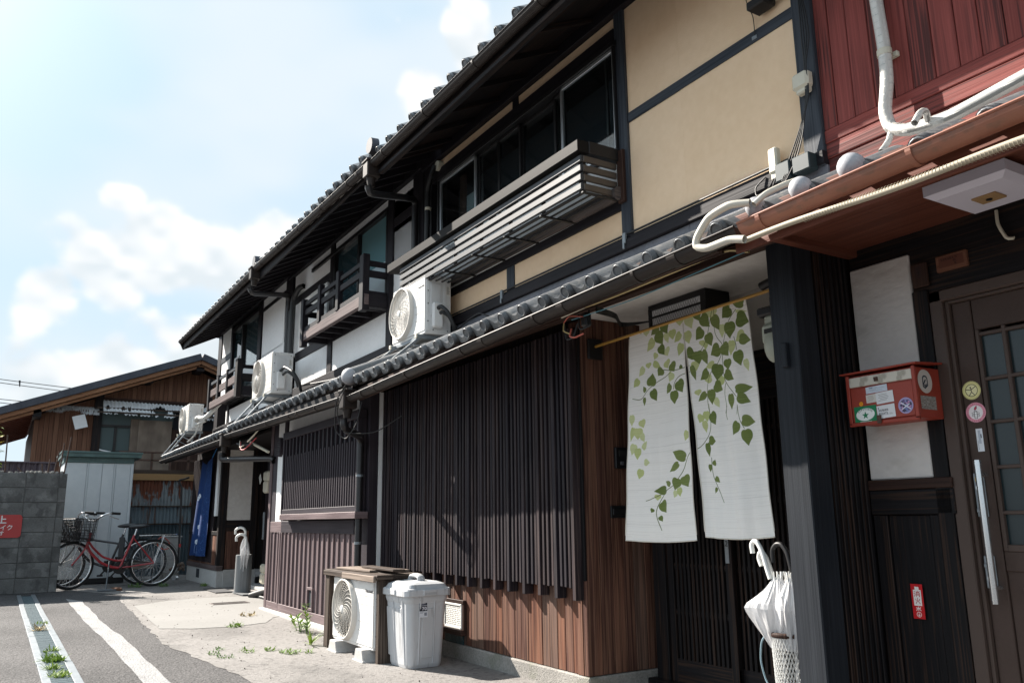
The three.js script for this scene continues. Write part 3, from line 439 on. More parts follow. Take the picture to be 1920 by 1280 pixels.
  part(h, 'drain_hose', setUV(tube([[-7.66, 4.98, -3.74], [-7.68, 4.86, -3.70], [-7.78, 4.72, -3.71], [-7.80, 4.4, -3.72], [-7.82, 4.0, -3.72]], .03, 40, 10)), M.cable); part(h, 'vent_cap', setUV(rod([-7.62, 4.97, -3.81], [-7.62, 4.97, -3.74], .062, .055, 16)), M.cream); part(h, 'pipe_clip', setUV(rod([-7.785, 4.5, -3.72], [-7.785, 4.53, -3.72], .035, .035, 12)), M.cream);
}

// ================================================================ house C: white plaster, lattice window downstairs
const hC = thing('row_house', 'white plastered row house with a brown battened front and lattice window on the ground floor', 'house', [-10, 0, -3.5], { group: 'joined houses of the wooden row' });
const whitePanel = (h, a, b, c, d, z = zU) => part(h, 'plaster_panel', cbox(a, b, c, d, z - .3, z, 'y', 0), M.white);
const timber = (h, name, a, b, c, d, z = zU + .02, m = M.beam, g = 'x') => part(h, name, cbox(a, b, c, d, z - .33, z, g, .004), m);
{
  const h = hC, zp = -3.15;
  part(h, 'wall', merge([box(-13.2, -8.02, 2.6, 5.5, -9, -4.12), box(-11.70, -8.15, .03, 2.7, -9, -3.335)]), M.black);  // dark solid core, added so no light passes through the house
  part(h, 'concrete_base', prism([[-11.76, -3.14], [-8.30, -3.05], [-8.30, -3.5], [-11.76, -3.5]], -.02, .026), M.plinth);
  // battened front
  for (let i = 0; i < 20; i++) { const x = -11.58 + i * .1666; if (x > -8.5) break; part(h, 'board', cbox(x, Math.min(x + .1626, -8.455), .118, 1.017, -3.322, -3.228 + (hash3(i, 3, 3) - .5) * .004, 'y', .002), M.purple); part(h, 'batten', cbox(x - .012, x + .012, 0.118, 1.017, -3.230, -3.208, 'y', .003), M.purple); }
  for (const [a, b] of [[-11.70, -11.11], [-11.107, -8.454]]) part(h, 'foot_board', cbox(a, b, 0.028, 0.123, -3.322, -3.205, 'x', .004), M.purple);
  part(h, 'rail', cbox(-11.653, -11.122, 1.017, 1.160, -3.322, -3.212, 'x', .004), M.purple); part(h, 'rail', cbox(-11.119, -8.454, 1.017, 1.165, -3.322, -3.210, 'x', .004), M.purpleDark);  // dark tone of the right rail stands for the shadow under the ledge
  part(h, 'corner_post', cbox(-11.756, -11.653, 0.028, 2.510, -3.578, -3.200, 'y', .005), M.purple); part(h, 'post', cbox(-11.158, -11.106, 0.123, 1.017, -3.322, -3.200, 'y', .004), M.purple);
  part(h, 'cat_hatch', merge([cbox(-9.916, -9.711, 0.138, 0.169, -3.240, -3.200, 'x'), cbox(-9.916, -9.711, 0.368, 0.399, -3.240, -3.200, 'x'), cbox(-9.916, -9.890, 0.169, 0.368, -3.240, -3.200), cbox(-9.737, -9.711, 0.169, 0.368, -3.240, -3.200)]), M.purple); part(h, 'hatch_hole_shade', box(-9.890, -9.737, 0.169, 0.368, -3.226, -3.222), M.interior);  // dark panel in the hatch stands for the shade of its hole
  part(h, 'plaster_panel', cbox(-11.449, -11.183, 1.162, 2.489, -3.322, -3.220, 'y', 0), M.white); part(h, 'plaster_panel', cbox(-11.040, -8.178, 2.310, 2.530, -3.322, -3.240, 'y', 0), M.white);
  part(h, 'post', cbox(-11.181, -11.071, 1.160, 2.530, -3.322, -3.222, 'y', .004), M.purpleDark); part(h, 'post', cbox(-11.653, -11.449, 1.160, 2.530, -3.322, -3.215, 'y', .004), M.purpleDark);
  // lattice window box
  const w = part(h, 'lattice_window', cbox(-10.917, -8.198, 2.213, 2.305, -3.230, -3.128, 'x', .004), M.purpleDark); part(w, 'frame_side', cbox(-10.917, -10.871, 1.252, 2.212, -3.230, -3.133), M.purpleDark); part(w, 'frame_side', cbox(-8.249, -8.198, 1.252, 2.212, -3.230, -3.133), M.purpleDark);
  part(w, 'bottom_rail', cbox(-10.917, -8.208, 1.250, 1.308, -3.220, -3.138, 'x', .004), M.purpleDark); part(w, 'ledge', cbox(-10.795, -8.106, 1.177, 1.248, -3.230, -3.087, 'x', .005), M.purple);
  part(w, 'backing', box(-10.876, -8.229, 1.303, 2.213, -3.222, -3.217), M.interior); part(w, 'cross_rail', cbox(-10.871, -8.249, 1.958, 1.998, -3.210, -3.181, 'x'), M.black);
  for (let i = 0; i < 36; i++) { const x = -10.825 + i * .0731; if (x > -8.27) break; part(w, 'slat', cbox(x - .017, x + .017, 1.303, i % 2 ? 1.99 : 2.218, -3.179, -3.148, 'y', .003), M.purpleDark); }
  part(h, 'round_vent', (() => { const g = new THREE.CylinderGeometry(.085, .085, .05, 24); g.scale(1, 1, 1.55); g.rotateX(Math.PI / 2); g.translate(-11.275, 2.152, -3.20); return setUV(g.toNonIndexed()); })(), M.purpleDark);
  for (let k = 0; k < 7; k++) part(h, 'vent_louvre', cbox(-11.336, -11.214, 2.062 + k * .026, 2.069 + k * .026, -3.177, -3.167, 'x', 0), M.darkMetal);
  part(h, 'side_board', cbox(-8.452, -8.135, 0.026, 2.530, -3.34, -3.238, 'y', .004), M.purpleDark); part(h, 'plaster_strip', cbox(-8.18, -8.130, 0.70, 2.489, -3.385, -3.342, 'y', 0), M.white); part(h, 'side_post', cbox(-8.18, -8.133, 0.077, 0.695, -3.385, -3.342, 'y', .003), M.brown); part(h, 'side_post', cbox(-8.18, -8.118, 0.077, 2.489, -3.42, -3.388, 'y', .003), M.brown);
  // upper storey
  whitePanel(h, -8.89, -8.30, 4.20, 5.0); whitePanel(h, -8.89, -8.02, 4.75, 5.12); whitePanel(h, -8.89, -8.1, 3.1, 4.75); whitePanel(h, -12.96, -11.2, 4.70, 5.2); whitePanel(h, -13.0, -11.95, 3.75, 4.62); whitePanel(h, -11.12, -9.06, 3.18, 3.66); whitePanel(h, -12.78, -11.28, 3.2, 3.72); whitePanel(h, -11.02, -9.1, 4.99, 5.13);
  timber(h, 'sill_beam', -13.2, -8.02, 3.02, 3.20, zU + .04); timber(h, 'rail', -12.78, -8.9, 3.64, 3.78, zU + .015); timber(h, 'top_beam', -13.2, -8.02, 5.1, 5.42, zU + .06); timber(h, 'rail', -8.9, -8.02, 4.66, 4.78, zU + .015); timber(h, 'rail', -12.95, -11.2, 4.6, 4.72, zU + .015);
  timber(h, 'post', -9.06, -8.89, 3.1, 5.4, zU + .025, M.beam, 'y'); timber(h, 'post', -11.20, -11.03, 3.1, 5.4, zU + .02, M.beam, 'y'); timber(h, 'post', -13.38, -13.0, 3.05, 5.4, zU + .03, M.beam, 'y'); timber(h, 'post', -8.30, -8.02, 3.05, 5.4, zU + .03, M.beam, 'y');
  part(h, 'flashing', cbox(-13.2, -8.02, 2.86, 3.02, -3.85, zU + .012, 'x', .003), M.flashing);
  const W = part(h, 'window', merge([cbox(-12.05, -9.06, 4.93, 4.99, -3.86, -3.77, 'x'), cbox(-12.05, -9.06, 3.78, 3.83, -3.86, -3.77, 'x'), cbox(-10.10, -10.05, 3.8, 4.95, -3.86, -3.78), cbox(-11.06, -11.0, 3.8, 4.95, -3.86, -3.78), cbox(-9.10, -9.06, 3.8, 4.95, -3.86, -3.77)]), M.darkMetal);
  part(W, 'pane', box(-10.06, -9.1, 3.83, 4.94, -3.83, -3.825), M.frost); part(W, 'pane', box(-11.02, -10.08, 3.83, 4.94, -3.84, -3.835), M.mirrorGlass); part(W, 'curtain', box(-10.95, -10.7, 3.83, 4.6, -3.93, -3.925), M.white); part(W, 'sill_screen', box(-10.04, -9.12, 3.83, 4.32, -3.812, -3.808), S3({ color: RGB(.46, .56, .60), roughness: .35 })); part(W, 'interior', box(-11.1, -9.0, 3.7, 5, -4.13, -4.11), M.frost);
  part(h, 'shutter_box', cbox(-12.02, -11.25, 3.80, 4.58, -3.85, -3.76, 'y', .01), M.whitePlastic);
  // timber balcony with bracket posts
  const b = part(h, 'balcony', merge([cbox(-11.30, -8.92, 3.66, 3.79, -3.50, -3.44, 'x', .006)]), M.balwood);
  part(b, 'side_beam', cbox(-9.06, -8.94, 3.64, 3.80, -3.80, -3.503, 'z', .005), M.beam); part(b, 'side_beam', cbox(-11.30, -11.22, 3.64, 3.80, -3.80, -3.503, 'z', .005), M.beam);
  part(b, 'post', cbox(-9.055, -8.925, 3.59, 4.29, -3.505, -3.42, 'y', .006), M.beam); part(b, 'post', cbox(-8.97, -8.90, 3.58, 4.19, -3.82, -3.74, 'y', .005), M.beam);
  for (const x of [-9.87, -10.6]) part(b, 'post', cbox(x - .05, x + .05, 3.79, 4.315, -3.50, -3.43, 'y', .005), M.beam); part(b, 'post', cbox(-11.36, -11.25, 3.58, 4.27, -3.505, -3.42, 'y', .005), M.beam);
  for (const [y0, y1] of [[4.17, 4.23], [4.03, 4.11], [3.79, 3.855]]) { part(b, 'railing', cbox(-11.25, -9.055, y0, y1, -3.485, -3.45, 'x', .004), M.beam); part(b, 'railing', cbox(-9.01, -8.96, y0 - .01, y1 - .01, -3.745, -3.505, 'z', .004), M.beam); part(b, 'railing', cbox(-11.32, -11.28, y0 - .01, y1 - .01, -3.745, -3.505, 'z', .004), M.beam); }
  part(b, 'floor_board', cbox(-11.22, -9.06, 3.77, 3.80, -3.79, -3.505, 'x', .003), M.black); for (let k = 0; k < 6; k++) { const x = -11.0 + k * .35; part(b, 'joist', cbox(x, x + .05, 3.67, 3.77, -3.79, -3.503, 'z', .003), M.beam); }
  tiledRoof(h, 'lower_roof', -12.66, -7.64, -2.80, 2.54, .36, 1.06, .251, 5);
  { const g = rod([-12.6, 2.62, -3.02], [-7.55, 2.62, -3.02], .065, .065, 14); }
  part(h, 'fascia_board', setUV(bar([-12.66, 2.45, -2.856], [-7.64, 2.375, -2.856], .15, .02), 'x'), M.black);  // added behind the gutter to stop sun leaking under the tiles
  gutter(h, -12.66, 2.412, -7.62, 2.328, -2.785, .048, M.gutter, { step: .95, phase: .4 });
  part(h, 'verge_roll', setUV((() => { const g = rod([-7.56, 2.54, -2.80], [-7.56, 2.94, -3.78], .075, .075, 14); return g; })()), M.tile[2]); part(h, 'verge_cap', (() => { const g = new THREE.SphereGeometry(.085, 18, 12); g.translate(-7.56, 2.53, -2.79); return setUV(g.toNonIndexed()); })(), M.ball);
  part(h, 'ridge_capping', setUV(rod([-12.66, 2.94, -3.75], [-7.64, 2.94, -3.75], .06, .06, 12)), M.tile[2]);
  const soff = cbox(-12.66, -7.64, -.10, -.078, -.55, -.05, 'x', 0); soff.rotateX(Math.atan(.42)); soff.translate(0, 2.54, -2.80); part(h, 'eave_soffit', soff, M.black);
  tiledRoof(h, 'upper_roof', -12.14, -7.62, -2.95, 4.945, .5, 4.2, .266, 2, { flatEave: true });
  const us = cbox(-12.14, -7.62, -.11, -.078, -1.2, -.03, 'x', 0); us.rotateX(Math.atan(.5)); us.translate(0, 4.945, -2.95); part(h, 'eave_soffit', us, M.black);
  for (let k = 0; k < 13; k++) { const x = -12.0 + k * .345, g = cbox(x, x + .055, -.185, -.11, -1.05, -.05, 'z', .003); g.rotateX(Math.atan(.5)); g.translate(0, 4.945, -2.95); part(h, 'rafter', g, M.beam); }
  part(h, 'fascia_board', cbox(-12.14, -7.62, 4.74, 4.91, -3.035, -3.012, 'x', .003), M.black);  // added to block sun between the tiles and the upper gutter
  gutter(h, -12.16, 4.905, -7.60, 4.79, -2.955, .050, M.gutter, { step: .9, phase: .4 }); hopper(h, -12.24, 4.88, -2.955, M.gutter, 1.15);
  part(h, 'verge_tile', (() => { const g = new THREE.CylinderGeometry(.085, .09, .08, 20); g.rotateX(Math.PI / 2); g.translate(-7.55, 4.985, -2.96); return setUV(g.toNonIndexed()); })(), M.roofDark); part(h, 'verge_tile', (() => { const g = new THREE.CylinderGeometry(.085, .09, .08, 20); g.rotateX(Math.PI / 2); g.translate(-12.2, 5.02, -2.96); return setUV(g.toNonIndexed()); })(), M.roofDark);
  part(h, 'downpipe', setUV(tube([[-12.24, 4.62, -2.90], [-12.26, 4.54, -2.95], [-12.6, 4.66, -3.4], [-12.98, 4.76, -3.70], [-13.03, 4.6, -3.72], [-13.04, 4.2, -3.72], [-13.04, 3.0, -3.72]], .04, 60, 10)), M.pipe);
  part(h, 'drain_hose', setUV(tube([[-12.40, 4.80, -3.77], [-12.50, 4.78, -3.72], [-12.68, 4.65, -3.70], [-12.72, 4.4, -3.70], [-12.74, 3.4, -3.70]], .045, 40, 10)), M.cable); part(h, 'drain_hose', setUV(rod([-12.9, 4.5, -3.72], [-12.9, 3.1, -3.72], .035, .035, 10)), M.cable);
}

// ================================================================ house D: white plaster, far end of the row
const hD = thing('row_house', 'white plastered row house at the far end with a recessed entrance and pale concrete base', 'house', [-15.5, 0, -3.8], { group: 'joined houses of the wooden row' });
{
  const h = hD, zw = -3.5;
  part(h, 'wall', merge([box(-18.5, -13.2, 2.55, 5.5, -9, -4.12), box(-18.85, -16.14, .3, 2.6, -9, -3.56), box(-16.2, -11.4, 0, 2.6, -9, -4.36)]), M.black);  // added dark core behind the far house walls, blocks light
  part(h, 'concrete_base', cbox(-18.9, -16.108, -.02, .295, -4.0, zw, 'x', .006), M.plinth); part(h, 'base_vent', box(-17.9, -17.6, .10, .27, zw - .02, zw + .002), M.interior);  // vent is a dark sheet, shade of the opening in its colour
  part(h, 'sill_board', cbox(-18.9, -16.08, .297, .385, -3.6, zw + .015, 'x', .004), M.balwood);
  planksX(h, 'board', -18.88, -16.12, .385, .95, zw - .005, -3.56, .19, M.plank); part(h, 'mid_rail', cbox(-18.9, -16.1, .93, 1.0, -3.57, zw + .008, 'x'), M.black);
  const L = part(h, 'lattice', box(-18.85, -16.6, 1.0, 2.45, -3.56, -3.53), M.black); for (let i = 0; i < 30; i++) { const x = -18.8 + i * .074; part(L, 'slat', cbox(x, x + .034, .42, 2.45, -3.525, -3.495, 'y', .003), M.lattice); }
  part(h, 'corner_post', cbox(-16.20, -16.09, .3, 2.55, -3.62, zw + .012, 'y', .005), M.black); part(h, 'plaster_strip', cbox(-16.62, -16.42, 1.28, 2.50, -3.56, zw - .004, 'y', 0), M.white);
  // side wall of the recess
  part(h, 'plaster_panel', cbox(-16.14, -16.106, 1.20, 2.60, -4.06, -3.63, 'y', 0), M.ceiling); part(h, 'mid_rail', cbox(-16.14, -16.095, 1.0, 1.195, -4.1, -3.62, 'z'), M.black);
  for (let k = 0; k < 4; k++) part(h, 'board', cbox(-16.14, -16.10, .32, 1.0, -3.63 - (k + 1) * .105, -3.634 - k * .105), M.plank[2]); part(h, 'post', cbox(-16.15, -16.085, .3, 2.6, -4.18, -4.07), M.black); part(h, 'concrete_base', cbox(-16.15, -16.09, 0, .31, -4.2, -3.62, 'z'), M.plinth);
  const d = part(h, 'slatted_door', box(-16.1, -11.5, .06, 2.5, -4.36, -4.34), M.black); for (let i = 0; i < 42; i++) { const x = -16.06 + i * .075; part(d, 'slat', cbox(x, x + .032, .08, 2.35, -4.34, -4.31, 'y', .003), M.lattice); }
  part(h, 'porch_ceiling', box(-16.1, -11.5, 2.5, 2.54, -4.36, -3.4), M.black); part(h, 'door_pull', cbox(-15.0, -14.92, .86, 1.33, -4.02, -4.0, 'y', .004), M.steel); part(h, 'step', cbox(-15.9, -11.6, 0, .06, -4.35, -3.95, 'x', .01), M.plinth);
  // upper storey
  whitePanel(h, -14.90, -13.52, 4.08, 4.95); whitePanel(h, -14.92, -13.4, 4.98, 5.2); whitePanel(h, -18.20, -17.32, 4.62, 5.16); whitePanel(h, -18.25, -17.4, 3.75, 4.5); whitePanel(h, -17.5, -13.4, 3.12, 3.4); whitePanel(h, -18.5, -13.4, 3.9, 4.1, zU - .02); whitePanel(h, -14.9, -13.4, 3.3, 4.1);
  timber(h, 'sill_beam', -18.5, -13.2, 2.98, 3.12, zU + .04); timber(h, 'top_beam', -18.6, -13.2, 5.16, 5.45, zU + .06); timber(h, 'rail', -14.92, -13.4, 4.93, 5.0, zU + .015); timber(h, 'rail', -18.2, -17.3, 4.5, 4.62, zU + .015, M.post); timber(h, 'post', -18.52, -18.2, 3.0, 5.4, zU + .02, M.beam, 'y'); timber(h, 'post', -15.14, -14.92, 3.1, 5.4, zU + .03, M.beam, 'y'); timber(h, 'post', -17.34, -17.2, 3.1, 5.2, zU + .02, M.beam, 'y');
  part(h, 'flashing', cbox(-18.5, -13.2, 2.84, 2.98, -3.85, zU + .012, 'x', .003), M.flashing);
  const W = part(h, 'window', merge([cbox(-17.2, -15.14, 5.0, 5.08, -3.86, -3.77, 'x'), cbox(-17.2, -15.14, 3.5, 3.58, -3.86, -3.77, 'x'), cbox(-16.42, -16.34, 3.5, 5.05, -3.86, -3.78)]), M.darkMetal);
  part(W, 'pane', box(-17.2, -16.4, 3.55, 5.05, -3.84, -3.835), M.mirrorGlass); part(W, 'pane', box(-16.36, -15.14, 3.55, 5.05, -3.83, -3.825), M.glass); part(W, 'curtain', merge(Array.from({ length: 9 }, (_, i) => setUV(rod([-16.3 + i * .14, 3.5, -3.92], [-16.3 + i * .14, 5.0, -3.92], .075, .075, 8)))), S3({ color: RGB(.075, .10, .115), roughness: .9 })); part(W, 'pale_curtain', box(-17.15, -16.75, 3.6, 4.45, -3.83, -3.828), M.white);  // pale sheet just in front of the left pane
  const b = part(h, 'balcony', cbox(-17.5, -15.1, 3.41, 3.55, -3.50, -3.44, 'x', .006), M.balwood);
  part(b, 'side_beam', cbox(-15.2, -15.04, 3.40, 3.57, -3.80, -3.503, 'z', .005), M.beam); part(b, 'post', cbox(-15.18, -15.0, 3.36, 4.06, -3.51, -3.41, 'y', .006), M.black); for (const x of [-15.95, -16.7]) part(b, 'post', cbox(x - .05, x + .05, 3.55, 4.0, -3.50, -3.43, 'y', .005), M.beam); part(b, 'post', cbox(-17.56, -17.44, 3.38, 4.04, -3.505, -3.42, 'y', .005), M.beam);
  for (const [y0, y1, m] of [[3.90, 3.96, M.post], [3.66, 3.80, M.balwood]]) { part(b, 'railing', cbox(-17.45, -15.1, y0, y1, -3.485, -3.45, 'x', .004), m); part(b, 'railing', cbox(-15.12, -15.06, y0, y1, -3.76, -3.51, 'z', .004), M.black); } part(b, 'floor_board', cbox(-17.45, -15.14, 3.53, 3.56, -3.79, -3.505, 'x'), M.black);
  tiledRoof(h, 'lower_roof', -18.5, -12.72, -2.80, 2.505, .36, 1.06, .251, 5);
  part(h, 'ridge_capping', setUV(rod([-18.4, 2.91, -3.75], [-12.72, 2.91, -3.75], .055, .055, 12)), M.tile[2]);
  const soff = cbox(-18.5, -12.72, -.10, -.078, -.8, -.05, 'x', 0); soff.rotateX(Math.atan(.42)); soff.translate(0, 2.48, -2.80); part(h, 'eave_soffit', soff, M.black);
  part(h, 'fascia_board', setUV(bar([-18.5, 2.43, -2.856], [-12.72, 2.40, -2.856], .13, .02), 'x'), M.black);  // added to shut out sun under the far lower eave
  gutter(h, -18.5, 2.41, -12.80, 2.366, -2.785, .048, M.gutter, { step: .95, phase: .4 }); hopper(h, -12.74, 2.40, -2.78, M.gutter, 1.15);
  part(h, 'downpipe', setUV(tube([[-12.74, 2.16, -2.735], [-12.72, 2.07, -2.76], [-12.4, 2.06, -2.95], [-11.62, 2.02, -3.18], [-11.56, 1.98, -3.2]], .042, 50, 10)), M.pipe);
  tiledRoof(h, 'upper_roof', -18.3, -12.26, -2.95, 4.965, .5, 4.2, .266, 2, { flatEave: true });
  const us = cbox(-18.3, -12.26, -.11, -.078, -1.25, -.03, 'x', 0); us.rotateX(Math.atan(.5)); us.translate(0, 4.965, -2.95); part(h, 'eave_soffit', us, M.black);
  for (let k = 0; k < 17; k++) { const x = -18.2 + k * .36, g = cbox(x, x + .055, -.185, -.11, -1.05, -.05, 'z', .003); g.rotateX(Math.atan(.5)); g.translate(0, 4.965, -2.95); part(h, 'rafter', g, M.beam); }
  const rake = cbox(-18.36, -18.3, -.2, .02, -4.6, .03, 'z', .005); rake.rotateX(Math.atan(.5)); rake.translate(0, 4.965, -2.95); part(h, 'bargeboard', rake, M.black);
  part(h, 'fascia_board', cbox(-18.3, -12.26, 4.78, 4.93, -3.035, -3.012, 'x', .003), M.black);  // added to keep sun from slipping past the far upper gutter
  gutter(h, -18.3, 4.93, -12.3, 4.88, -2.955, .050, M.gutter, { step: .95, phase: .5 });
}

// ================================================================ house A: red boards, entrance with the brown door (nearest)
const hA = thing('row_house', 'nearest row house with red weathered boards above and a dark brown glazed front door', 'house', [-1.2, 0, -3.6], { group: 'joined houses of the wooden row' });
{
  const h = hA;
  part(h, 'wall', merge([box(-2.74, 2.5, 2.6, 5.5, -9, -3.87), box(-2.70, 2.5, 0, 2.75, -9, -3.86)]), M.black);  // solid dark core added behind the boards against stray light
  // red boards
  const seams = [-2.745, -2.656, -2.542, -2.413, -2.304, -2.198, -2.074, -1.951, -1.841, -1.726, -1.61, -1.5, -1.38, -1.27, -1.15, -1.03, -.9, -.75];
  for (let i = 0; i < seams.length - 1; i++) part(h, 'board', cbox(seams[i], seams[i + 1] - .004, 3.285, 5.4, -3.87, zU + (hash3(i, 3, 1) - .5) * .006, 'y', .004), i % 3 === 1 || i % 4 === 2 ? M.redB : M.red);
  part(h, 'board', cbox(-2.745, -.75, 3.205, 3.283, -3.87, zU + .008, 'x', .004), M.redB); part(h, 'board', cbox(-2.745, -.75, 3.115, 3.202, -3.87, zU + .004, 'x', .004), M.red); part(h, 'board', cbox(-2.745, -.75, 2.95, 3.112, -3.87, zU - .004, 'x', .004), M.red);
  // lower roof with ball-ended tiles and the brick-coloured gutter
  tiledRoof(h, 'lower_roof', -2.72, .9, -2.80, 2.502, .36, 1.06, .252, 5);
  for (const [x, r] of [[-2.40, .046], [-2.15, .050], [-1.90, .056]]) part(h, 'mortar_ball', (() => { const g = new THREE.SphereGeometry(r, 20, 14); g.translate(x, 2.512, -2.775); return setUV(g.toNonIndexed()); })(), M.ball);
  part(h, 'fascia_board', cbox(-2.6, .9, 2.36, 2.46, -2.866, -2.845, 'x', .003), M.redsoffit);  // added board that blocks sun between gutter and soffit
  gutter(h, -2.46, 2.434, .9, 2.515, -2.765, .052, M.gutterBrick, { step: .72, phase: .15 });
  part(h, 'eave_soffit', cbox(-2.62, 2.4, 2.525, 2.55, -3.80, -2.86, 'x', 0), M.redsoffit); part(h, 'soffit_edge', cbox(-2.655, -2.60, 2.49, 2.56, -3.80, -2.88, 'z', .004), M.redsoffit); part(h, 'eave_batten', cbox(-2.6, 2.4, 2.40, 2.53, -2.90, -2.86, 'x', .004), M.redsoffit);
  // post and ribbed wing wall
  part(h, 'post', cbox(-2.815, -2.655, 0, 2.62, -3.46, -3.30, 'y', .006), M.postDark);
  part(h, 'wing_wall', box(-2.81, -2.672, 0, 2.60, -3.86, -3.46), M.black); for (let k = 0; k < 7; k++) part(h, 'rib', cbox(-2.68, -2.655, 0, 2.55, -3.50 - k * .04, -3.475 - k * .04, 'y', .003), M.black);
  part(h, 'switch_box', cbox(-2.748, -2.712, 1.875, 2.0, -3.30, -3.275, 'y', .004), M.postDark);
  // mailbox wall
  part(h, 'plaster_panel', cbox(-2.648, -2.31, 1.32, 2.42, -3.80, -3.75, 'y', .006), M.roughWhite); part(h, 'head_beam', cbox(-2.655, 2.4, 2.20, 2.53, -3.86, -3.765, 'x', .004), M.black); part(h, 'mid_rail', cbox(-2.655, -2.22, 1.27, 1.318, -3.80, -3.735, 'x', .004), M.brown); part(h, 'mid_rail', cbox(-2.655, -2.22, 1.15, 1.268, -3.80, -3.742, 'x', .004), M.black);
  for (const [a, b] of [[-2.655, -2.58], [-2.577, -2.36], [-2.357, -2.24]]) part(h, 'lower_board', cbox(a, b, 0, 1.148, -3.80, -3.752 - (a < -2.57 && a > -2.58 ? .012 : 0), 'y', .004), M.black);
  part(h, 'door_post', cbox(-2.308, -2.232, 0, 2.22, -3.82, -3.742, 'y', .004), M.black);
  // front door
  const f = part(h, 'door_frame', merge([cbox(-2.232, -2.17, 0, 2.20, -3.86, -3.752, 'y', .005), cbox(-2.232, 0, 2.145, 2.20, -3.86, -3.752, 'x', .005), cbox(-2.17, -2.152, 0, 2.145, -3.86, -3.775, 'y', .004), cbox(-2.152, 0, 2.13, 2.145, -3.86, -3.775, 'x', .004)]), M.doorTrim);
  const d = part(h, 'front_door', merge([cbox(-2.150, -2.062, .02, 2.13, -3.86, -3.797, 'y', .004), cbox(-2.058, -1.2, 1.985, 2.13, -3.86, -3.80, 'x', .003), cbox(-2.058, -1.2, .90, .985, -3.86, -3.80, 'x', .003), cbox(-2.058, -1.2, .02, .9, -3.86, -3.81, 'x', 0), box(-2.06, -1.2, .9, 2.1, -3.88, -3.865)]), M.doorBrown);
  part(d, 'lower_panel', cbox(-2.0, -1.3, .1, .84, -3.85, -3.802, 'y', .006), M.doorTrim);
  const gx = [-2.056, -1.937, -1.822, -1.707, -1.59], gy = [.985, 1.145, 1.345, 1.548, 1.745, 1.955];
  for (const x of gx) part(d, 'muntin', cbox(x, x + .018, .985, 1.985, -3.83, -3.796, 'y', .003), M.doorTrim);
  for (const y of gy) part(d, 'muntin', cbox(-2.038, -1.59, y, y + (y < 1 ? .03 : .016), -3.83, -3.797, 'x', .003), M.doorTrim);
  for (let i = 0; i < 4; i++) for (let j = 0; j < 5; j++) part(d, 'pane', box(gx[i] + .018, gx[i + 1], gy[j] + .016, gy[j + 1], -3.822, -3.818), M.tealPane);
  // pull handle and two locks
  part(d, 'pull_handle', merge([setUV(rod([-2.088, .765, -3.735], [-2.088, 1.385, -3.735], .0155, .0155, 16)), setUV(rod([-2.088, .83, -3.735], [-2.088, .83, -3.80], .010)), setUV(rod([-2.088, 1.32, -3.735], [-2.088, 1.32, -3.80], .010)), setUV(rod([-2.088, 1.365, -3.735], [-2.088, 1.372, -3.735], .0165, .0165, 16)), setUV(rod([-2.088, .778, -3.735], [-2.088, .785, -3.735], .0165, .0165, 16))]), M.chrome);
  for (const [y0, y1, kc, ky] of [[1.135, 1.33, 1.265, 1.165], [.825, .965, .868, .925]]) { part(d, 'lock_plate', cbox(-2.146, -2.098, y0, y1, -3.797, -3.789, 'y', .002), M.steel); part(d, 'keyhole', merge([setUV(rod([-2.122, kc, -3.79], [-2.122, kc, -3.782], .014, .014, 16)), cbox(-2.124, -2.120, kc - .006, kc + .006, -3.782, -3.780, 'y', 0)]), M.chrome); part(d, 'latch', cbox(-2.14, -2.10, ky - .012, ky + .008, -3.79, -3.772, 'y', .003), M.steel); }
  part(d, 'yellow_label', cbox(-2.138, -2.106, 1.292, 1.312, -3.79, -3.788, 'y', 0), flat(.62, .46, .12, .5));
  // stickers on the door stile
  const st = (nm, x, y, w, hh, tex) => { const [g, m] = decal(w, hh, tex); g.translate(x, y, -3.7955); return part(d, nm, g, m); };
  const circ = (nm, x, y, r, tex) => { const g = new THREE.CircleGeometry(r, 40); g.translate(x, y, -3.7955); part(d, nm, g, S3({ map: tex, roughness: .5 })); };
  circ('round_sticker', -2.105, 1.708, .043, canvasTex(256, 256, (c) => { c.fillStyle = '#e2dc9a'; c.fillRect(0, 0, 256, 256); c.strokeStyle = '#9a9148'; c.lineWidth = 3; c.beginPath(); c.arc(128, 128, 120, 0, 7); c.stroke(); c.strokeStyle = '#2c2a1e'; c.lineWidth = 7; c.beginPath(); c.arc(128, 128, 82, 0, 7); c.stroke(); c.fillStyle = '#efeab8'; c.beginPath(); c.arc(128, 128, 78, 0, 7); c.fill(); c.lineWidth = 9; c.lineCap = 'round'; c.beginPath(); c.moveTo(52, 112); c.lineTo(118, 122); c.lineTo(190, 78); c.moveTo(122, 96); c.lineTo(126, 150); c.lineTo(92, 196); c.moveTo(126, 150); c.lineTo(166, 196); c.stroke(); c.fillStyle = '#2c2a1e'; c.beginPath(); c.arc(116, 88, 10, 0, 7); c.fill(); }));
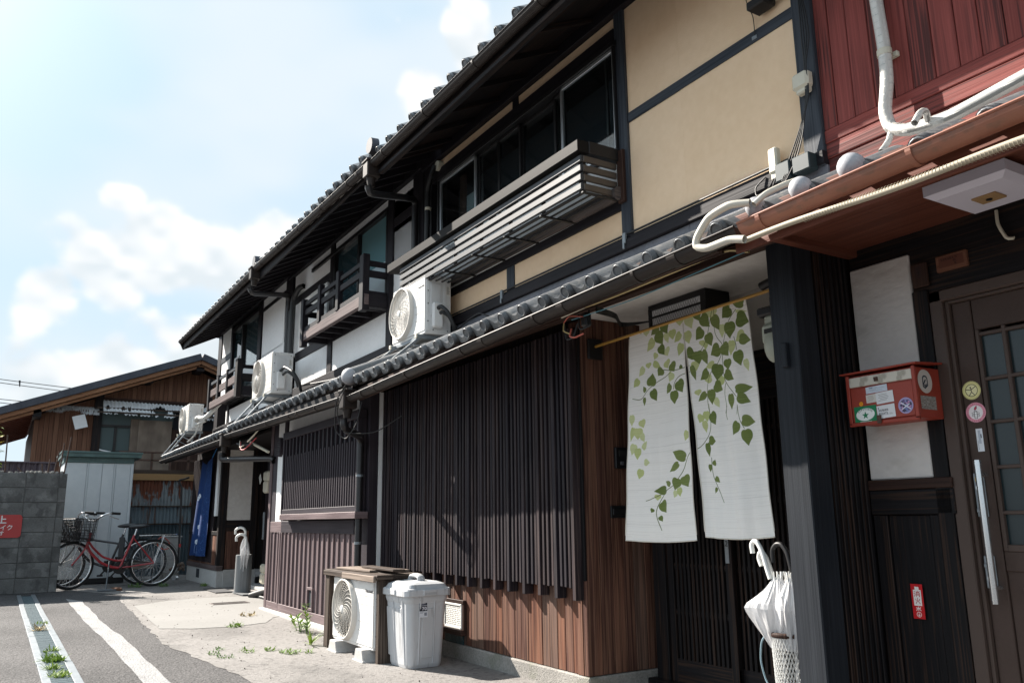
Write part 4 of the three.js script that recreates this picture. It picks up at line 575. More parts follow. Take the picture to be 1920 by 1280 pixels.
  circ('round_sticker', -2.098, 1.605, .046, canvasTex(256, 256, (c) => { c.fillStyle = '#e79db0'; c.fillRect(0, 0, 256, 256); c.fillStyle = '#f3eef0'; c.beginPath(); c.arc(128, 128, 90, 0, 7); c.fill(); c.fillStyle = '#b5566f'; c.font = 'bold 25px sans-serif'; const ring = (s, a0, st, rad, flip) => { [...s].forEach((ch, i) => { const a = a0 + i * st; c.save(); c.translate(128 + Math.cos(a) * rad, 128 + Math.sin(a) * rad); c.rotate(a + (flip ? -Math.PI / 2 : Math.PI / 2)); c.textAlign = 'center'; c.fillText(ch, 0, flip ? 9 : 9); c.restore(); }); }; ring('AMNESTY INTERNATIONAL', 2.45, .222, 108, false); ring('JAPAN', 2.05, -.23, 110, true); c.strokeStyle = '#26222a'; c.lineWidth = 6; c.fillStyle = '#fff'; c.beginPath(); c.rect(108, 112, 34, 92); c.fill(); c.stroke(); c.lineWidth = 4; c.beginPath(); c.ellipse(126, 140, 50, 14, .1, 0, 6); c.moveTo(174, 168); c.ellipse(126, 168, 50, 14, .1, 0, 6); c.stroke(); c.fillStyle = '#d2405f'; c.strokeStyle = '#26222a'; c.lineWidth = 5; c.beginPath(); c.moveTo(112, 96); c.quadraticCurveTo(106, 68, 144, 46); c.quadraticCurveTo(150, 86, 122, 98); c.closePath(); c.fill(); c.stroke(); }));
  st('strip_sticker', -2.095, 1.478, .030, .104, canvasTex(80, 256, (c) => { c.fillStyle = '#dfe3ea'; c.fillRect(0, 0, 80, 256); c.fillStyle = '#b4bcc8'; c.fillRect(24, 18, 30, 150); c.fillStyle = '#3c4450'; c.fillRect(52, 62, 12, 44); for (let k = 0; k < 12; k++) c.fillRect(12, 130 + k * 9, 5, 6); }));
}

// ================================================================ air conditioners
// local box: x across the front, y up, front face at z = 0, body behind
function airConditioner(name, label, base, w, hgt, dep, o = {}) {
  const t = thing(name, label, 'air conditioner', base, { local: true, group: o.group });
  const r = hgt * .435, cx = o.cx ?? w * .33, cy = hgt * .5, pz = .042;
  part(t, 'body', merge([cbox(0, .012, .012, hgt - .012, -dep, -.004, 'y', .004), cbox(cx + r + .05, w, .012, hgt - .012, -dep, -.004, 'y', .012), box(.01, cx + r + .06, .02, hgt - .02, -dep, -dep + .02), cbox(-.003, w + .003, hgt - .03, hgt, -dep - .003, 0, 'x', .010), cbox(.01, w - .01, 0, .03, -dep, -.006, 'x', .006)]), M.ac);
  part(t, 'front_panel', (() => { const s = new THREE.Shape([[.006, .03], [w - .008, .03], [w - .008, hgt - .03], [.006, hgt - .03]].map(([a, b]) => new THREE.Vector2(a, b))); const hp = new THREE.Path(); hp.absarc(cx, cy, r - .002, 0, Math.PI * 2, true); s.holes.push(hp); const g = new THREE.ExtrudeGeometry(s, { depth: .012, bevelEnabled: false, curveSegments: 40 }); g.translate(0, 0, -.010); return setUV(g.index ? g.toNonIndexed() : g); })(), o.front ?? M.ac);
  const bez = lathe([[r - .012, .012], [r - .006, pz], [r + .004, pz + .002], [r + .012, pz - .006], [r + .02, 0]], 56); bez.rotateX(Math.PI / 2); bez.translate(cx, cy, .002); part(t, 'fan_ring', setUV(bez), M.acGrill);
  part(t, 'fan_shroud', setUV((() => { const g = new THREE.CylinderGeometry(r, r, .10, 40, 1, true); g.rotateX(Math.PI / 2); g.translate(cx, cy, -.06); return g.toNonIndexed(); })()), M.acShroud);
  const blades = []; for (let k = 0; k < 3; k++) { const s = new THREE.Shape(); s.moveTo(.05, 0); s.absarc(0, 0, r * .9, .1, 1.5, false); s.lineTo(0, .05); const g = new THREE.ShapeGeometry(s, 8); g.rotateX(.22); g.rotateZ(k * 2.09); g.translate(cx, cy, -.06); blades.push(setUV(g.toNonIndexed())); } part(t, 'fan_blades', merge(blades), M.acShroud);
  const gr = []; const dome = (q) => pz - .012 + .012 * (1 - (q / r) * (q / r));
  for (let k = 1; k <= 12; k++) { const q = r * (k + .4) / 13; const g = new THREE.TorusGeometry(q, .0017, 4, 44); g.translate(cx, cy, dome(q)); gr.push(setUV(g.toNonIndexed())); }
  for (let k = 0; k < 26; k++) { const a = k / 26 * Math.PI * 2, pts = []; for (let i = 0; i <= 7; i++) { const f = .16 + i / 7 * .83, q = r * f, b = a - f * 1.15; pts.push([cx + Math.cos(b) * q, cy + Math.sin(b) * q, dome(q) + .003]); } gr.push(setUV(tube(pts, k % 2 ? .0018 : .0030, 9, 4))); }
  part(t, 'fan_grille', merge(gr), M.acGrill, STUFF);
  const hub = new THREE.SphereGeometry(r * .14, 18, 12); hub.scale(1, 1, .4); hub.translate(cx, cy, pz); part(t, 'fan_hub', setUV(hub.toNonIndexed()), M.whitePlastic);
  for (let k = 0; k < 6; k++) part(t, 'face_groove', cbox(cx + r + .055, w - .03, hgt * (.12 + k * .125), hgt * (.12 + k * .125) + .0045, .0, .0045, 'x', .001), flat(.42, .40, .37, .5));
  if (o.logo) { const g = text('Panasonic', hgt * .05, .0015); g.computeBoundingBox(); const s = (w * .175) / g.boundingBox.max.x; g.scale(s, s * 1.05, 1); g.translate(w - w * .155 - .035, hgt * .80, .0022); part(t, 'logo', g, flat(.03, .03, .035, .5)); }
  // service side, facing the viewer; its shade is in the grey
  part(t, 'side_panel', cbox(w - .002, w + .004, .04, hgt - .045, -dep + .03, -.03, 'y', .003), M.acGrey); part(t, 'side_inset', merge([cbox(w + .002, w + .010, hgt * .32, hgt * .86, -dep * .58, -dep * .2, 'y', .004), cbox(w, w + .007, .05, hgt - .06, -dep * .80, -dep * .70, 'y', .003)]), M.acGrey);
  part(t, 'valve_cover', (() => { const g = cbox(w + .004, w + .055, hgt * .09, hgt * .52, -dep * .62, -dep * .22, 'y', .022); return g; })(), M.ac); part(t, 'top_grip', cbox(w - .06, w + .006, hgt - .05, hgt + .004, -dep * .75, -dep * .3, 'z', .01), M.ac);
  const scr = []; for (const [a, b] of [[.2, .1], [.5, .1], [.72, .1], [.06, .3], [.06, .85], [.93, .12], [.93, .88]]) scr.push(setUV(rod([w + .004, hgt * a, -dep * b], [w + .009, hgt * a, -dep * b], .006, .006, 8))); part(t, 'screws', merge(scr), M.darkMetal);
  { const [g, m] = decal(.045, .09, canvasTex(64, 128, (c) => { c.fillStyle = '#d8d4cc'; c.fillRect(0, 0, 64, 128); c.fillStyle = '#40403e'; for (let k = 0; k < 9; k++) c.fillRect(8, 8 + k * 13, 30 + (k * 7) % 18, 5); })); g.rotateY(Math.PI / 2); g.translate(w + .0052, hgt * .76, -dep * .87); part(t, 'rating_label', g, m); }
  return t;
}
const acOpt = { group: undefined };
airConditioner('air_conditioner', 'white air conditioner on the pent roof below the slatted metal balcony, fan facing the street', [-7.96, 2.955, -3.40], .80, .60, .29, { logo: true });
airConditioner('air_conditioner', 'white air conditioner on the pent roof between the two timber balconies', [-12.90, 2.985, -3.18], 1.06, .60, .31, { front: M.acGrill, cx: .40 });
airConditioner('air_conditioner', 'small grey white air conditioner on the roof end at the far corner of the row', [-19.02, 3.035, -3.18], .95, .565, .29, { front: M.acGrill, cx: .36 });
airConditioner('air_conditioner', 'white air conditioner on two concrete blocks inside a dark wooden box beside the bin', [-7.735, .095, -2.76], .985, .575, .25, { logo: true, cx: .345 });
// steel racks that carry the roof units
function rack(label, x0, x1, y, zf, zb, roofY) {
  const t = thing('mounting_rack', label, 'rack', [(x0 + x1) / 2, y - .5, zf]);
  for (const x of [x0, x1]) {
    const r = part(t, 'side_frame', merge([cbox(x - .018, x + .018, y - .045, y - .005, zb, zf + .03, 'z', .004), setUV(bar([x, y - .03, zf - .01], [x, roofY(zf + .30), zf + .30], .026, .026)), setUV(bar([x, y - .03, zb + .05], [x, roofY(zb + .08), zb + .08], .026, .026)), setUV(bar([x, y - .12, zf + .06], [x, roofY(zb + .12), zb + .1], .018, .018))]), M.steel);
    part(r, 'foot_rail', setUV(bar([x, roofY(zf + .33) + .01, zf + .33], [x, roofY(zb) + .01, zb], .03, .02)), M.steel); part(r, 'end_cap', cbox(x - .02, x + .02, y - .048, y - .003, zf + .03, zf + .045, 'y', .004), M.cream);
  }
  part(t, 'cross_bar', merge([setUV(bar([x0, y - .02, zf - .03], [x1, y - .02, zf - .03], .03, .02)), setUV(bar([x0, y - .02, zb + .06], [x1, y - .02, zb + .06], .03, .02)), setUV(bar([x0, y - .3, zf + .12], [x1, y - .3, zf + .12], .02, .012))]), M.steel);
  return t;
}
const rf = (z) => 2.51 + (-2.80 - z) * .36 + .045;
rack('pale steel rack under the air conditioner that stands below the slatted metal balcony', -7.88, -7.24, 2.955, -3.38, -3.72, rf);
rack('pale steel rack under the air conditioner between the two timber balconies', -12.7, -12.0, 2.985, -3.16, -3.52, rf);
rack('pale steel rack under the air conditioner on the far roof end', -18.9, -18.15, 3.035, -3.16, -3.5, rf);
// coolant hoses
single('coolant_hose', merge([setUV(tube([[-7.14, 3.20, -3.52], [-7.05, 3.21, -3.52], [-6.98, 3.14, -3.56], [-6.97, 3.02, -3.62], [-7.02, 2.94, -3.70]], .02, 30, 8)), setUV(tube([[-7.14, 3.15, -3.54], [-7.07, 3.16, -3.55], [-7.02, 3.10, -3.6], [-7.02, 2.98, -3.66]], .017, 24, 8)), setUV(tube([[-7.05, 2.95, -3.66], [-6.8, 3.03, -3.68], [-6.6, 3.06, -3.70], [-6.45, 3.0, -3.72]], .008, 24, 6))]), M.cable, 'black hose loop behind the air conditioner below the slatted balcony', 'hose');
single('coolant_hose', merge([setUV(tube([[-11.84, 3.3, -3.3], [-11.6, 3.32, -3.3], [-11.35, 3.22, -3.34], [-11.3, 3.08, -3.42], [-11.45, 2.98, -3.5]], .022, 30, 8)), setUV(tube([[-11.84, 3.24, -3.33], [-11.6, 3.26, -3.34], [-11.42, 3.15, -3.4], [-11.42, 3.02, -3.45]], .018, 24, 8)), setUV(tube([[-11.45, 3.05, -3.5], [-10.6, 3.04, -3.72], [-9.4, 3.08, -3.74], [-8.2, 3.1, -3.74]], .012, 40, 6))]), M.cable, 'black hose coils behind the air conditioner between the timber balconies', 'hose');
single('coolant_hose', merge([setUV(tube([[-18.07, 3.25, -3.3], [-17.8, 3.28, -3.32], [-17.5, 3.25, -3.4], [-17.35, 3.5, -3.6], [-17.3, 3.7, -3.75]], .045, 30, 8)), setUV(tube([[-18.07, 3.15, -3.3], [-17.8, 3.16, -3.34], [-17.5, 3.2, -3.42]], .03, 24, 8)), setUV(tube([[-17.75, 3.2, -3.35], [-17.9, 2.95, -3.3], [-18.1, 2.8, -3.2]], .018, 16, 6))]), M.wrap, 'cream wrapped pipes beside the far air conditioner', 'hose');
single('roof_conduit', merge([setUV(tube([[-9.6, 2.90, -3.52], [-8.8, 2.86, -3.40], [-8.1, 2.78, -3.25], [-7.8, 2.74, -3.15]], .03, 30, 8)), setUV(tube([[-8.5, 2.86, -3.45], [-7.9, 2.9, -3.5], [-7.3, 2.88, -3.5]], .022, 30, 8))]), M.wrap, 'pale wrapped conduit lying on the tiles below the air conditioner rack', 'conduit');

// wooden box round the ground unit, its blocks, loose boards
{
  const t = thing('wooden_cover', 'weathered dark wooden box open at the front around the air conditioner on the ground', 'box', [-7.28, 0, -2.95]);
  part(t, 'side_panel', cbox(-7.915, -7.80, 0, .665, -3.10, -2.735, 'y', .004), M.boxwood); part(t, 'side_panel', cbox(-6.72, -6.665, 0, .665, -3.16, -2.77, 'y', .004), M.boxwood);
  for (const [a, b, k] of [[-3.16, -3.03, 0], [-3.027, -2.89, .003], [-2.887, -2.735, 0]]) part(t, 'roof_board', cbox(-7.93, -6.63, .668 + k, .708 + k, b, a, 'x', .005), M.boxwood);
  part(t, 'front_rail', cbox(-7.92, -7.42, .655, .70, -2.735, -2.715, 'x', .004), M.boxwood); part(t, 'front_rail', cbox(-7.417, -6.655, .65, .70, -2.735, -2.713, 'x', .004), M.loose);
  for (const [a, b, z0, z1, y, r, m] of [[-7.75, -7.02, -3.02, -2.80, .712, .06, M.loose], [-7.40, -6.60, -2.99, -2.88, .733, -.04, M.boxwood], [-7.62, -6.85, -3.12, -2.99, .714, .03, M.loose]]) { const g = cbox((a - b) / 2, (b - a) / 2, 0, .018, -(z1 - z0) / 2, (z1 - z0) / 2, 'x', .003); g.rotateY(r); g.translate((a + b) / 2, y, (z0 + z1) / 2); single('loose_board', g, m, m === M.boxwood ? 'dark loose board lying across the wooden box of the ground air conditioner' : z0 < -3.1 ? 'pale weathered board at the back on top of the wooden box' : 'pale weathered board at the street side on top of the wooden box', 'board'); }
  for (const [x, l] of [[-7.55, 'pale concrete block under the left end of the ground air conditioner'], [-6.905, 'pale concrete block under the right end of the ground air conditioner']]) { const g = merge([(() => { const s = new THREE.Shape(); s.moveTo(-.105, 0); s.lineTo(.105, 0); s.lineTo(.07, .092); s.lineTo(-.07, .092); const e = new THREE.ExtrudeGeometry(s, { depth: .30, bevelEnabled: true, bevelSize: .006, bevelThickness: .006, bevelSegments: 1 }); e.translate(x, .002, -3.0); return setUV(e.index ? e.toNonIndexed() : e); })(), cbox(x - .12, x + .12, 0, .016, -3.01, -2.685, 'x', .004)]); single('support_block', g, M.plinth, l, 'concrete block'); }
}

// ================================================================ dustbin
{
  const w = .40, dpt = .33, hh = .60, t = thing('rubbish_bin', 'pale grey plastic rubbish bin with a handled lid beside the ground air conditioner', 'bin', [-6.475, 0, -3.02], { local: true, turn: .04 });
  const rrect = (a, b, r) => { const o = []; for (const [sx, sy, a0] of [[1, -1, -Math.PI / 2], [1, 1, 0], [-1, 1, Math.PI / 2], [-1, -1, Math.PI]]) for (let k = 0; k <= 6; k++) { const t = a0 + k / 6 * Math.PI / 2; o.push({ x: sx * (a - r) + Math.cos(t) * r, y: sy * (b - r) + Math.sin(t) * r }); } return o; };
  const loft = (rings) => { const pos = []; for (let k = 0; k + 1 < rings.length; k++) { const A = rings[k], B = rings[k + 1], n = A.length; for (let i = 0; i < n; i++) { const j = (i + 1) % n; pos.push(...A[i], ...A[j], ...B[j], ...A[i], ...B[j], ...B[i]); } } const top = rings[rings.length - 1], c = top.reduce((m, p) => [m[0] + p[0] / top.length, m[1] + p[1] / top.length, m[2] + p[2] / top.length], [0, 0, 0]); for (let i = 0; i < top.length; i++) pos.push(...top[i], ...top[(i + 1) % top.length], ...c); const g = new THREE.BufferGeometry(); g.setAttribute('position', new THREE.BufferAttribute(new Float32Array(pos), 3)); g.computeVertexNormals(); return setUV(g); };
  const ring = (a, b, r, y, x = 0, z = 0) => rrect(a, b, r).map((p) => [p.x + x, y, -p.y + z]);
  part(t, 'body', loft([ring(.165, .140, .05, 0), ring(.178, .150, .055, .006), ring(.185, .156, .055, .03), ring(.212, .180, .055, .50), ring(.215, .183, .055, .505), ring(.222, .190, .055, .53), ring(.224, .192, .055, .565)]), M.bin);
  for (const [x, z, k] of [[-.05, .150, 0], [.12, .150, 0], [.195, -.06, 1], [.195, .07, 1]]) { const g = cbox(-.006, .006, .03, .555, -.004, .006, 'y', .003); g.rotateX(.062); if (k) g.rotateY(Math.PI / 2); g.translate(k ? x - .013 : x, 0, k ? z : z + .003); part(t, 'rib', g, M.bin); }
  for (const [x, z, k, ww] of [[-.125, .172, 0, .10], [.035, .172, 0, .12], [.205, 0, 1, .10]]) { const g = cbox(-ww / 2, ww / 2, .08, .46, -.004, .003, 'y', .003); g.rotateX(.062); if (k) g.rotateY(Math.PI / 2); g.translate(k ? x - .02 : x, 0, k ? z : z - .021); part(t, 'side_relief', g, M.bin); }
  const lid = part(t, 'lid', loft([ring(.238, .206, .055, .555), ring(.243, .211, .058, .558), ring(.243, .211, .058, .60), ring(.236, .204, .055, .612), ring(.222, .190, .05, .616), ring(.205, .175, .06, .645), ring(.16, .13, .05, .662), ring(.05, .04, .03, .668)]), M.bin);
  part(lid, 'lid_handle', merge([setUV((() => { const g = tube([[-.085, .655, 0], [-.078, .688, 0], [-.04, .704, 0], [.04, .704, 0], [.078, .688, 0], [.085, .655, 0]], .017, 30, 10); g.scale(1, 1, 2.1); return g; })())]), M.bin);
  for (const x of [-.09, .02]) { const g = setUV(tube([[x, .617, .175], [x, .645, .155], [x, .661, .11], [x, .667, .03]], .005, 16, 6)); part(lid, 'lid_groove_shade', g, flat(.36, .37, .39, .5)); }  // darker beads drawn for the shade of the lid grooves
  part(lid, 'latch', cbox(-.045, .045, .56, .608, .200, .220, 'x', .005), M.bin); part(lid, 'latch', cbox(.236, .252, .56, .608, -.06, .06, 'z', .005), M.bin);
  { const g = new THREE.PlaneGeometry(.062, .12); g.rotateX(-.062); const tex = canvasTex(128, 256, (c) => { c.fillStyle = '#d9dbe0'; c.fillRect(0, 0, 128, 256); c.fillStyle = '#20283a'; c.fillRect(4, 4, 120, 64); c.fillStyle = '#33363f'; c.fillRect(4, 74, 120, 84); c.fillStyle = '#e8e8ee'; c.fillRect(12, 22, 18, 26); c.font = 'bold 30px sans-serif'; c.fillText('BLANCO', 30, 46, 66); c.font = 'bold 70px sans-serif'; c.fillText('70', 40, 142); c.fillStyle = '#80858f'; c.fillRect(10, 168, 60, 6); c.fillRect(10, 184, 44, 6); c.fillRect(76, 180, 40, 50); }); g.rotateX(0); g.rotateY(Math.PI / 2); g.rotateZ(0); const mm = S3({ map: tex, roughness: .5 }); const q = new THREE.PlaneGeometry(.075, .125); q.rotateX(-.062); q.rotateY(Math.PI / 2); q.translate(.2165, .455, .045); part(t, 'size_label', q, mm); }
}

// ================================================================ entrance curtain with printed vine leaves
{
  const Wd = 1.12, Ht = 1.35;
  const tex = canvasTex(1344, 1620, (c, w, h) => {
    const s = w / Wd; c.fillStyle = '#f5f1ec'; c.fillRect(0, 0, w, h); const q = rngOf(5);
    const pal = { p: ['#c3c88a', '#bcc481', '#cbd09a'], d: ['#6d7b3c', '#647336', '#748144'] };
    const leaf = (k, x, y, l, wd, deg) => { c.save(); c.translate(x * s, y * s); c.rotate(deg * Math.PI / 180); const a = l * s / 2, b = wd * s / 2 * 1.18; c.fillStyle = pal[k][Math.floor(q() * 3)]; c.beginPath(); c.moveTo(-a * .82, 0); c.bezierCurveTo(-a * 1.15, -b * .95, -a * .1, -b * 1.25, a * .35, -b * .62); c.quadraticCurveTo(a * .7, -b * .2, a, 0); c.quadraticCurveTo(a * .72, b * .3, a * .35, b * .62); c.bezierCurveTo(-a * .1, b * 1.25, -a * 1.15, b * .95, -a * .82, 0); c.fill(); c.restore(); };
    const P = (x, y, l, wd, a) => leaf('p', x, y, l, wd, a), D = (x, y, l, wd, a) => leaf('d', x, y, l, wd, a);
    const S = (...v) => { c.strokeStyle = '#5d6636'; c.lineWidth = 5; c.lineCap = c.lineJoin = 'round'; c.beginPath(); c.moveTo(v[0] * s, v[1] * s); for (let i = 2; i < v.length - 2; i += 2) c.quadraticCurveTo(v[i] * s, v[i + 1] * s, (v[i] + v[i + 2]) / 2 * s, (v[i + 1] + v[i + 3]) / 2 * s); c.lineTo(v[v.length - 2] * s, v[v.length - 1] * s); c.stroke(); };
    P(0.13,0,0.04,0.06,93); P(0.19,0.02,0.05,0.06,92); P(0.23,0.11,0.11,0.06,135); P(0.50,0.11,0.09,0.05,144); P(0.59,0.13,0.09,0.07,80); P(0.52,0.19,0.09,0.06,112);
    P(0.62,0.03,0.11,0.08,73); P(0.45,0.08,0.07,0.07,86); P(0.38,0.18,0.06,0.07,70); P(0.27,0.19,0.05,0.04,119); P(0.39,0.09,0.08,0.05,70); P(0.13,0.27,0.08,0.05,134);
    P(0.08,0.34,0.07,0.05,132); P(0.20,0.24,0.04,0.05,85); P(0.28,0.25,0.09,0.04,32); P(0.38,0.26,0.06,0.07,70); P(0.42,0.35,0.07,0.06,119); P(0.62,0.49,0.04,0.05,81);
    P(0.77,0.57,0.07,0.04,64); P(1.06,0.39,0.08,0.04,80); P(0.96,0.27,0.10,0.06,100); P(1.04,0.22,0.09,0.07,154); P(0.89,0.15,0.09,0.05,99); P(0.62,0.32,0.07,0.06,80);
    P(0.75,0.34,0.09,0.04,168); P(0.70,0.19,0.04,0.05,95); P(0.73,0.21,0.06,0.04,96); P(1.07,0.07,0.10,0.02,13); P(0.53,0.01,0.06,0.07,94); P(0.96,0.02,0.08,0.05,100);
    P(0.82,0.02,0.08,0.10,97); P(0.72,0.42,0.08,0.05,174); P(0.83,0.45,0.08,0.05,134);
    P(0.04,0.58,0.08,0.05,90); P(0.13,0.61,0.06,0.06,74); P(0.04,0.67,0.10,0.04,108); P(0.09,0.67,0.08,0.07,91); P(0.13,0.70,0.07,0.04,61); P(0.15,0.75,0.07,0.04,-49);
    P(0.05,0.77,0.08,0.06,107); P(0.09,0.80,0.08,0.05,91); P(0.17,0.86,0.06,0.04,5); P(0.11,0.93,0.07,0.05,108); P(0.53,0.73,0.07,0.05,117); P(0.66,0.64,0.07,0.05,88);
    P(0.61,0.65,0.06,0.05,118); P(0.64,0.70,0.08,0.04,81); P(0.41,1.07,0.05,0.04,116); P(0.45,1.06,0.06,0.04,78); P(0.24,1.08,0.04,0.04,93);
    S(0.57,0.31,0.47,0.32,0.34,0.29);
    S(0.42,0.32,0.31,0.35,0.20,0.39,0.13,0.46,0.05,0.44);
    S(0.57,0.35,0.50,0.35,0.45,0.39,0.44,0.43);
    S(0.84,0.00,0.81,0.05,0.77,0.13,0.73,0.20,0.63,0.26);
    S(0.85,0.01,0.82,0.13,0.84,0.19,0.88,0.23,0.87,0.28,0.82,0.34,0.76,0.37,0.70,0.46,0.68,0.58,0.69,0.63);
    S(1.03,0.05,0.97,0.09,0.90,0.19,0.87,0.27,0.86,0.40,0.87,0.47,0.95,0.56);
    S(0.99,0.21,1.00,0.25,1.00,0.29);
    S(0.87,0.47,0.84,0.52,0.85,0.60,0.83,0.64);
    S(0.95,0.61,0.94,0.66);
    S(0.69,0.57,0.69,0.65,0.68,0.74,0.61,0.81,0.52,0.85,0.48,0.95,0.39,1.02,0.32,1.04,0.27,1.08,0.23,1.15,0.23,1.20,0.26,1.28);
    S(0.67,0.89,0.66,0.98,0.69,1.05,0.74,1.15);
    S(0.85,0.60,0.83,0.64,0.84,0.68);
    S(0.95,0.61,0.95,0.68,0.99,0.75);
    S(0.32,1.04,0.20,1.09,0.15,1.10);
    D(1.05,0.01,0.12,0.06,-159); D(0.95,0.05,0.10,0.08,148); D(1.07,0.12,0.11,0.09,25); D(0.85,0.09,0.11,0.07,70); D(0.76,0.06,0.11,0.08,53); D(0.69,0.13,0.10,0.07,141);
    D(0.77,0.18,0.09,0.07,75); D(0.96,0.16,0.11,0.09,92); D(1.07,0.24,0.10,0.06,16); D(1.01,0.34,0.10,0.07,79); D(0.38,0.02,0.10,0.08,64); D(0.28,0.02,0.10,0.06,146);
    D(0.32,0.08,0.10,0.08,63); D(0.33,0.16,0.08,0.06,58); D(0.70,0.01,0.08,0.07,75); D(0.81,0.26,0.10,0.08,158); D(0.90,0.27,0.10,0.08,59); D(0.59,0.24,0.08,0.08,155);
    D(0.65,0.27,0.09,0.08,87); D(0.71,0.28,0.11,0.06,68); D(0.91,0.36,0.07,0.07,92); D(0.44,0.29,0.07,0.07,60); D(0.31,0.30,0.06,0.06,133); D(0.23,0.34,0.09,0.08,-80);
    D(0.25,0.44,0.09,0.06,63); D(0.16,0.39,0.05,0.03,-124); D(0.16,0.47,0.06,0.03,91); D(0.52,0.30,0.03,0.03,-86); D(0.60,0.36,0.11,0.04,74); D(0.39,0.42,0.08,0.05,136);
    D(0.50,0.42,0.09,0.08,65); D(0.44,0.48,0.09,0.07,86); D(0.69,0.39,0.10,0.06,148); D(0.81,0.39,0.11,0.10,106); D(0.91,0.43,0.10,0.06,35); D(0.80,0.48,0.08,0.07,34);
    D(0.65,0.52,0.09,0.04,145); D(0.73,0.53,0.10,0.07,89); D(1.01,0.52,0.14,0.05,1); D(1.00,0.58,0.11,0.06,27); D(0.90,0.58,0.10,0.05,91);
    D(0.72,0.66,0.09,0.07,63); D(0.65,0.84,0.09,0.04,81); D(0.69,0.79,0.07,0.05,10); D(0.92,0.74,0.09,0.06,124); D(1.02,0.71,0.10,0.06,13); D(1.00,0.80,0.10,0.07,85);
    D(0.46,0.84,0.12,0.06,-155); D(0.41,0.91,0.11,0.04,155); D(0.42,1.01,0.08,0.08,109); D(0.50,1.00,0.08,0.07,65); D(0.34,1.00,0.06,0.03,-153); D(0.27,1.04,0.11,0.05,176);
    D(0.29,1.14,0.09,0.07,52); D(0.20,1.16,0.03,0.03,116); D(0.26,1.21,0.04,0.03,56); D(0.69,0.92,0.04,0.03,-63); D(0.65,0.95,0.05,0.03,95); D(0.70,1.02,0.05,0.03,40);
    D(0.68,1.08,0.04,0.02,115);
    for (let j = 0; j < h; j += 2) { const a = q(); c.fillStyle = a > .5 ? 'rgba(255,252,246,' + (.10 * q()).toFixed(3) + ')' : 'rgba(60,55,45,' + (.13 * q() * q()).toFixed(3) + ')'; let x = 0; while (x < w) { const l = 40 + q() * 300; if (q() > .35) c.fillRect(x, j, l, q() > .8 ? 3 : 2); x += l; } }
    for (let i = 0; i < w; i += 3) { c.fillStyle = 'rgba(255,255,255,' + (.05 * q()).toFixed(3) + ')'; c.fillRect(i, 0, 1, h); }
  });
  const cloth = new THREE.MeshPhysicalMaterial({ map: tex, roughness: .95, transmission: .10, thickness: 0, side: THREE.DoubleSide, bumpMap: greyTex(64, 512, (u, v) => fbm(u, v, 3, 160, 2, 333), [1, 1]), bumpScale: .0006 });
  const t = thing('door_curtain', 'long white split door curtain printed with green vine leaves in the entrance', 'door curtain', [-3.7, 1.0, -3.564]);
  // panel corners (x, y): the right half swings a little aside
  const panel = (a, b, half) => {
    const nx = 22, ny = 44, pos = [], uv = [], idx = [];
    for (let j = 0; j <= ny; j++) for (let i = 0; i <= nx; i++) {
      const u = i / nx, v = j / ny, x = mix(mix(a[0], b[0], u), mix(a[2], b[2], u), v), y = mix(mix(a[1], b[1], u), mix(a[3], b[3], u), v) - (v * v) * .012 * Math.sin(u * Math.PI);
      const fold = (half ? .5 : .34), k = -.010 * (1 - Math.abs(u - fold) * 2) * v, wv = (.3 + v) * (.011 * Math.sin(u * 7.5 + half * 2 + v * 1.5) + .006 * Math.sin(u * 17 + v * 3 + half) + .004 * Math.sin(u * 29 - v * 4)) * sstep(0, .12, v + .02) + .003 * Math.sin(v * 21 + u * 3);
      pos.push(x, y, -3.564 + k + wv + (half ? v * v * .05 : v * .015)); uv.push((half ? .5 : 0) + u * .5, 1 - v); if (i < nx && j < ny) { const o = j * (nx + 1) + i; idx.push(o, o + nx + 1, o + 1, o + 1, o + nx + 1, o + nx + 2); }
    }
    const g = new THREE.BufferGeometry(); g.setAttribute('position', new THREE.Float32BufferAttribute(pos, 3)); g.setAttribute('uv', new THREE.Float32BufferAttribute(uv, 2)); g.setIndex(idx); g.computeVertexNormals(); return [g, pos, nx, ny];
  };
  for (const [a, b, hf] of [[[-4.255, 2.372, -4.345, 1.006], [-3.732, 2.374, -3.690, 1.016], 0], [[-3.7318, 2.374, -3.60, 1.036], [-3.209, 2.386, -3.093, 1.042], 1]]) {
    const [g, pos, nx, ny] = panel(a, b, hf), p = part(t, 'curtain_panel', g, cloth), at = (i, j) => { const o = (j * (nx + 1) + i) * 3; return [pos[o], pos[o + 1], pos[o + 2]]; };
    const hem = (list) => part(p, 'hem', setUV(tube(list, .004, 60, 5)), flat(.66, .62, .55, .9));
    hem(Array.from({ length: nx + 1 }, (_, i) => at(i, ny))); hem(Array.from({ length: ny - 1 }, (_, j) => at(0, j + 1))); hem(Array.from({ length: ny - 1 }, (_, j) => at(nx, j + 1)));
  }
  const pl = thing('curtain_pole', 'thin yellow bamboo pole carrying the white leaf curtain', 'pole', [-3.7, 2.36, -3.564]);
  part(pl, 'pole', setUV(rod([-4.66, 2.362, -3.564], [-2.82, 2.39, -3.564], .010, .010, 10)), flat(.44, .24, .045, .4)); part(pl, 'pole_socket', cbox(-4.668, -4.64, 2.27, 2.42, -3.63, -3.50, 'y', .02), M.darkMetal);
}
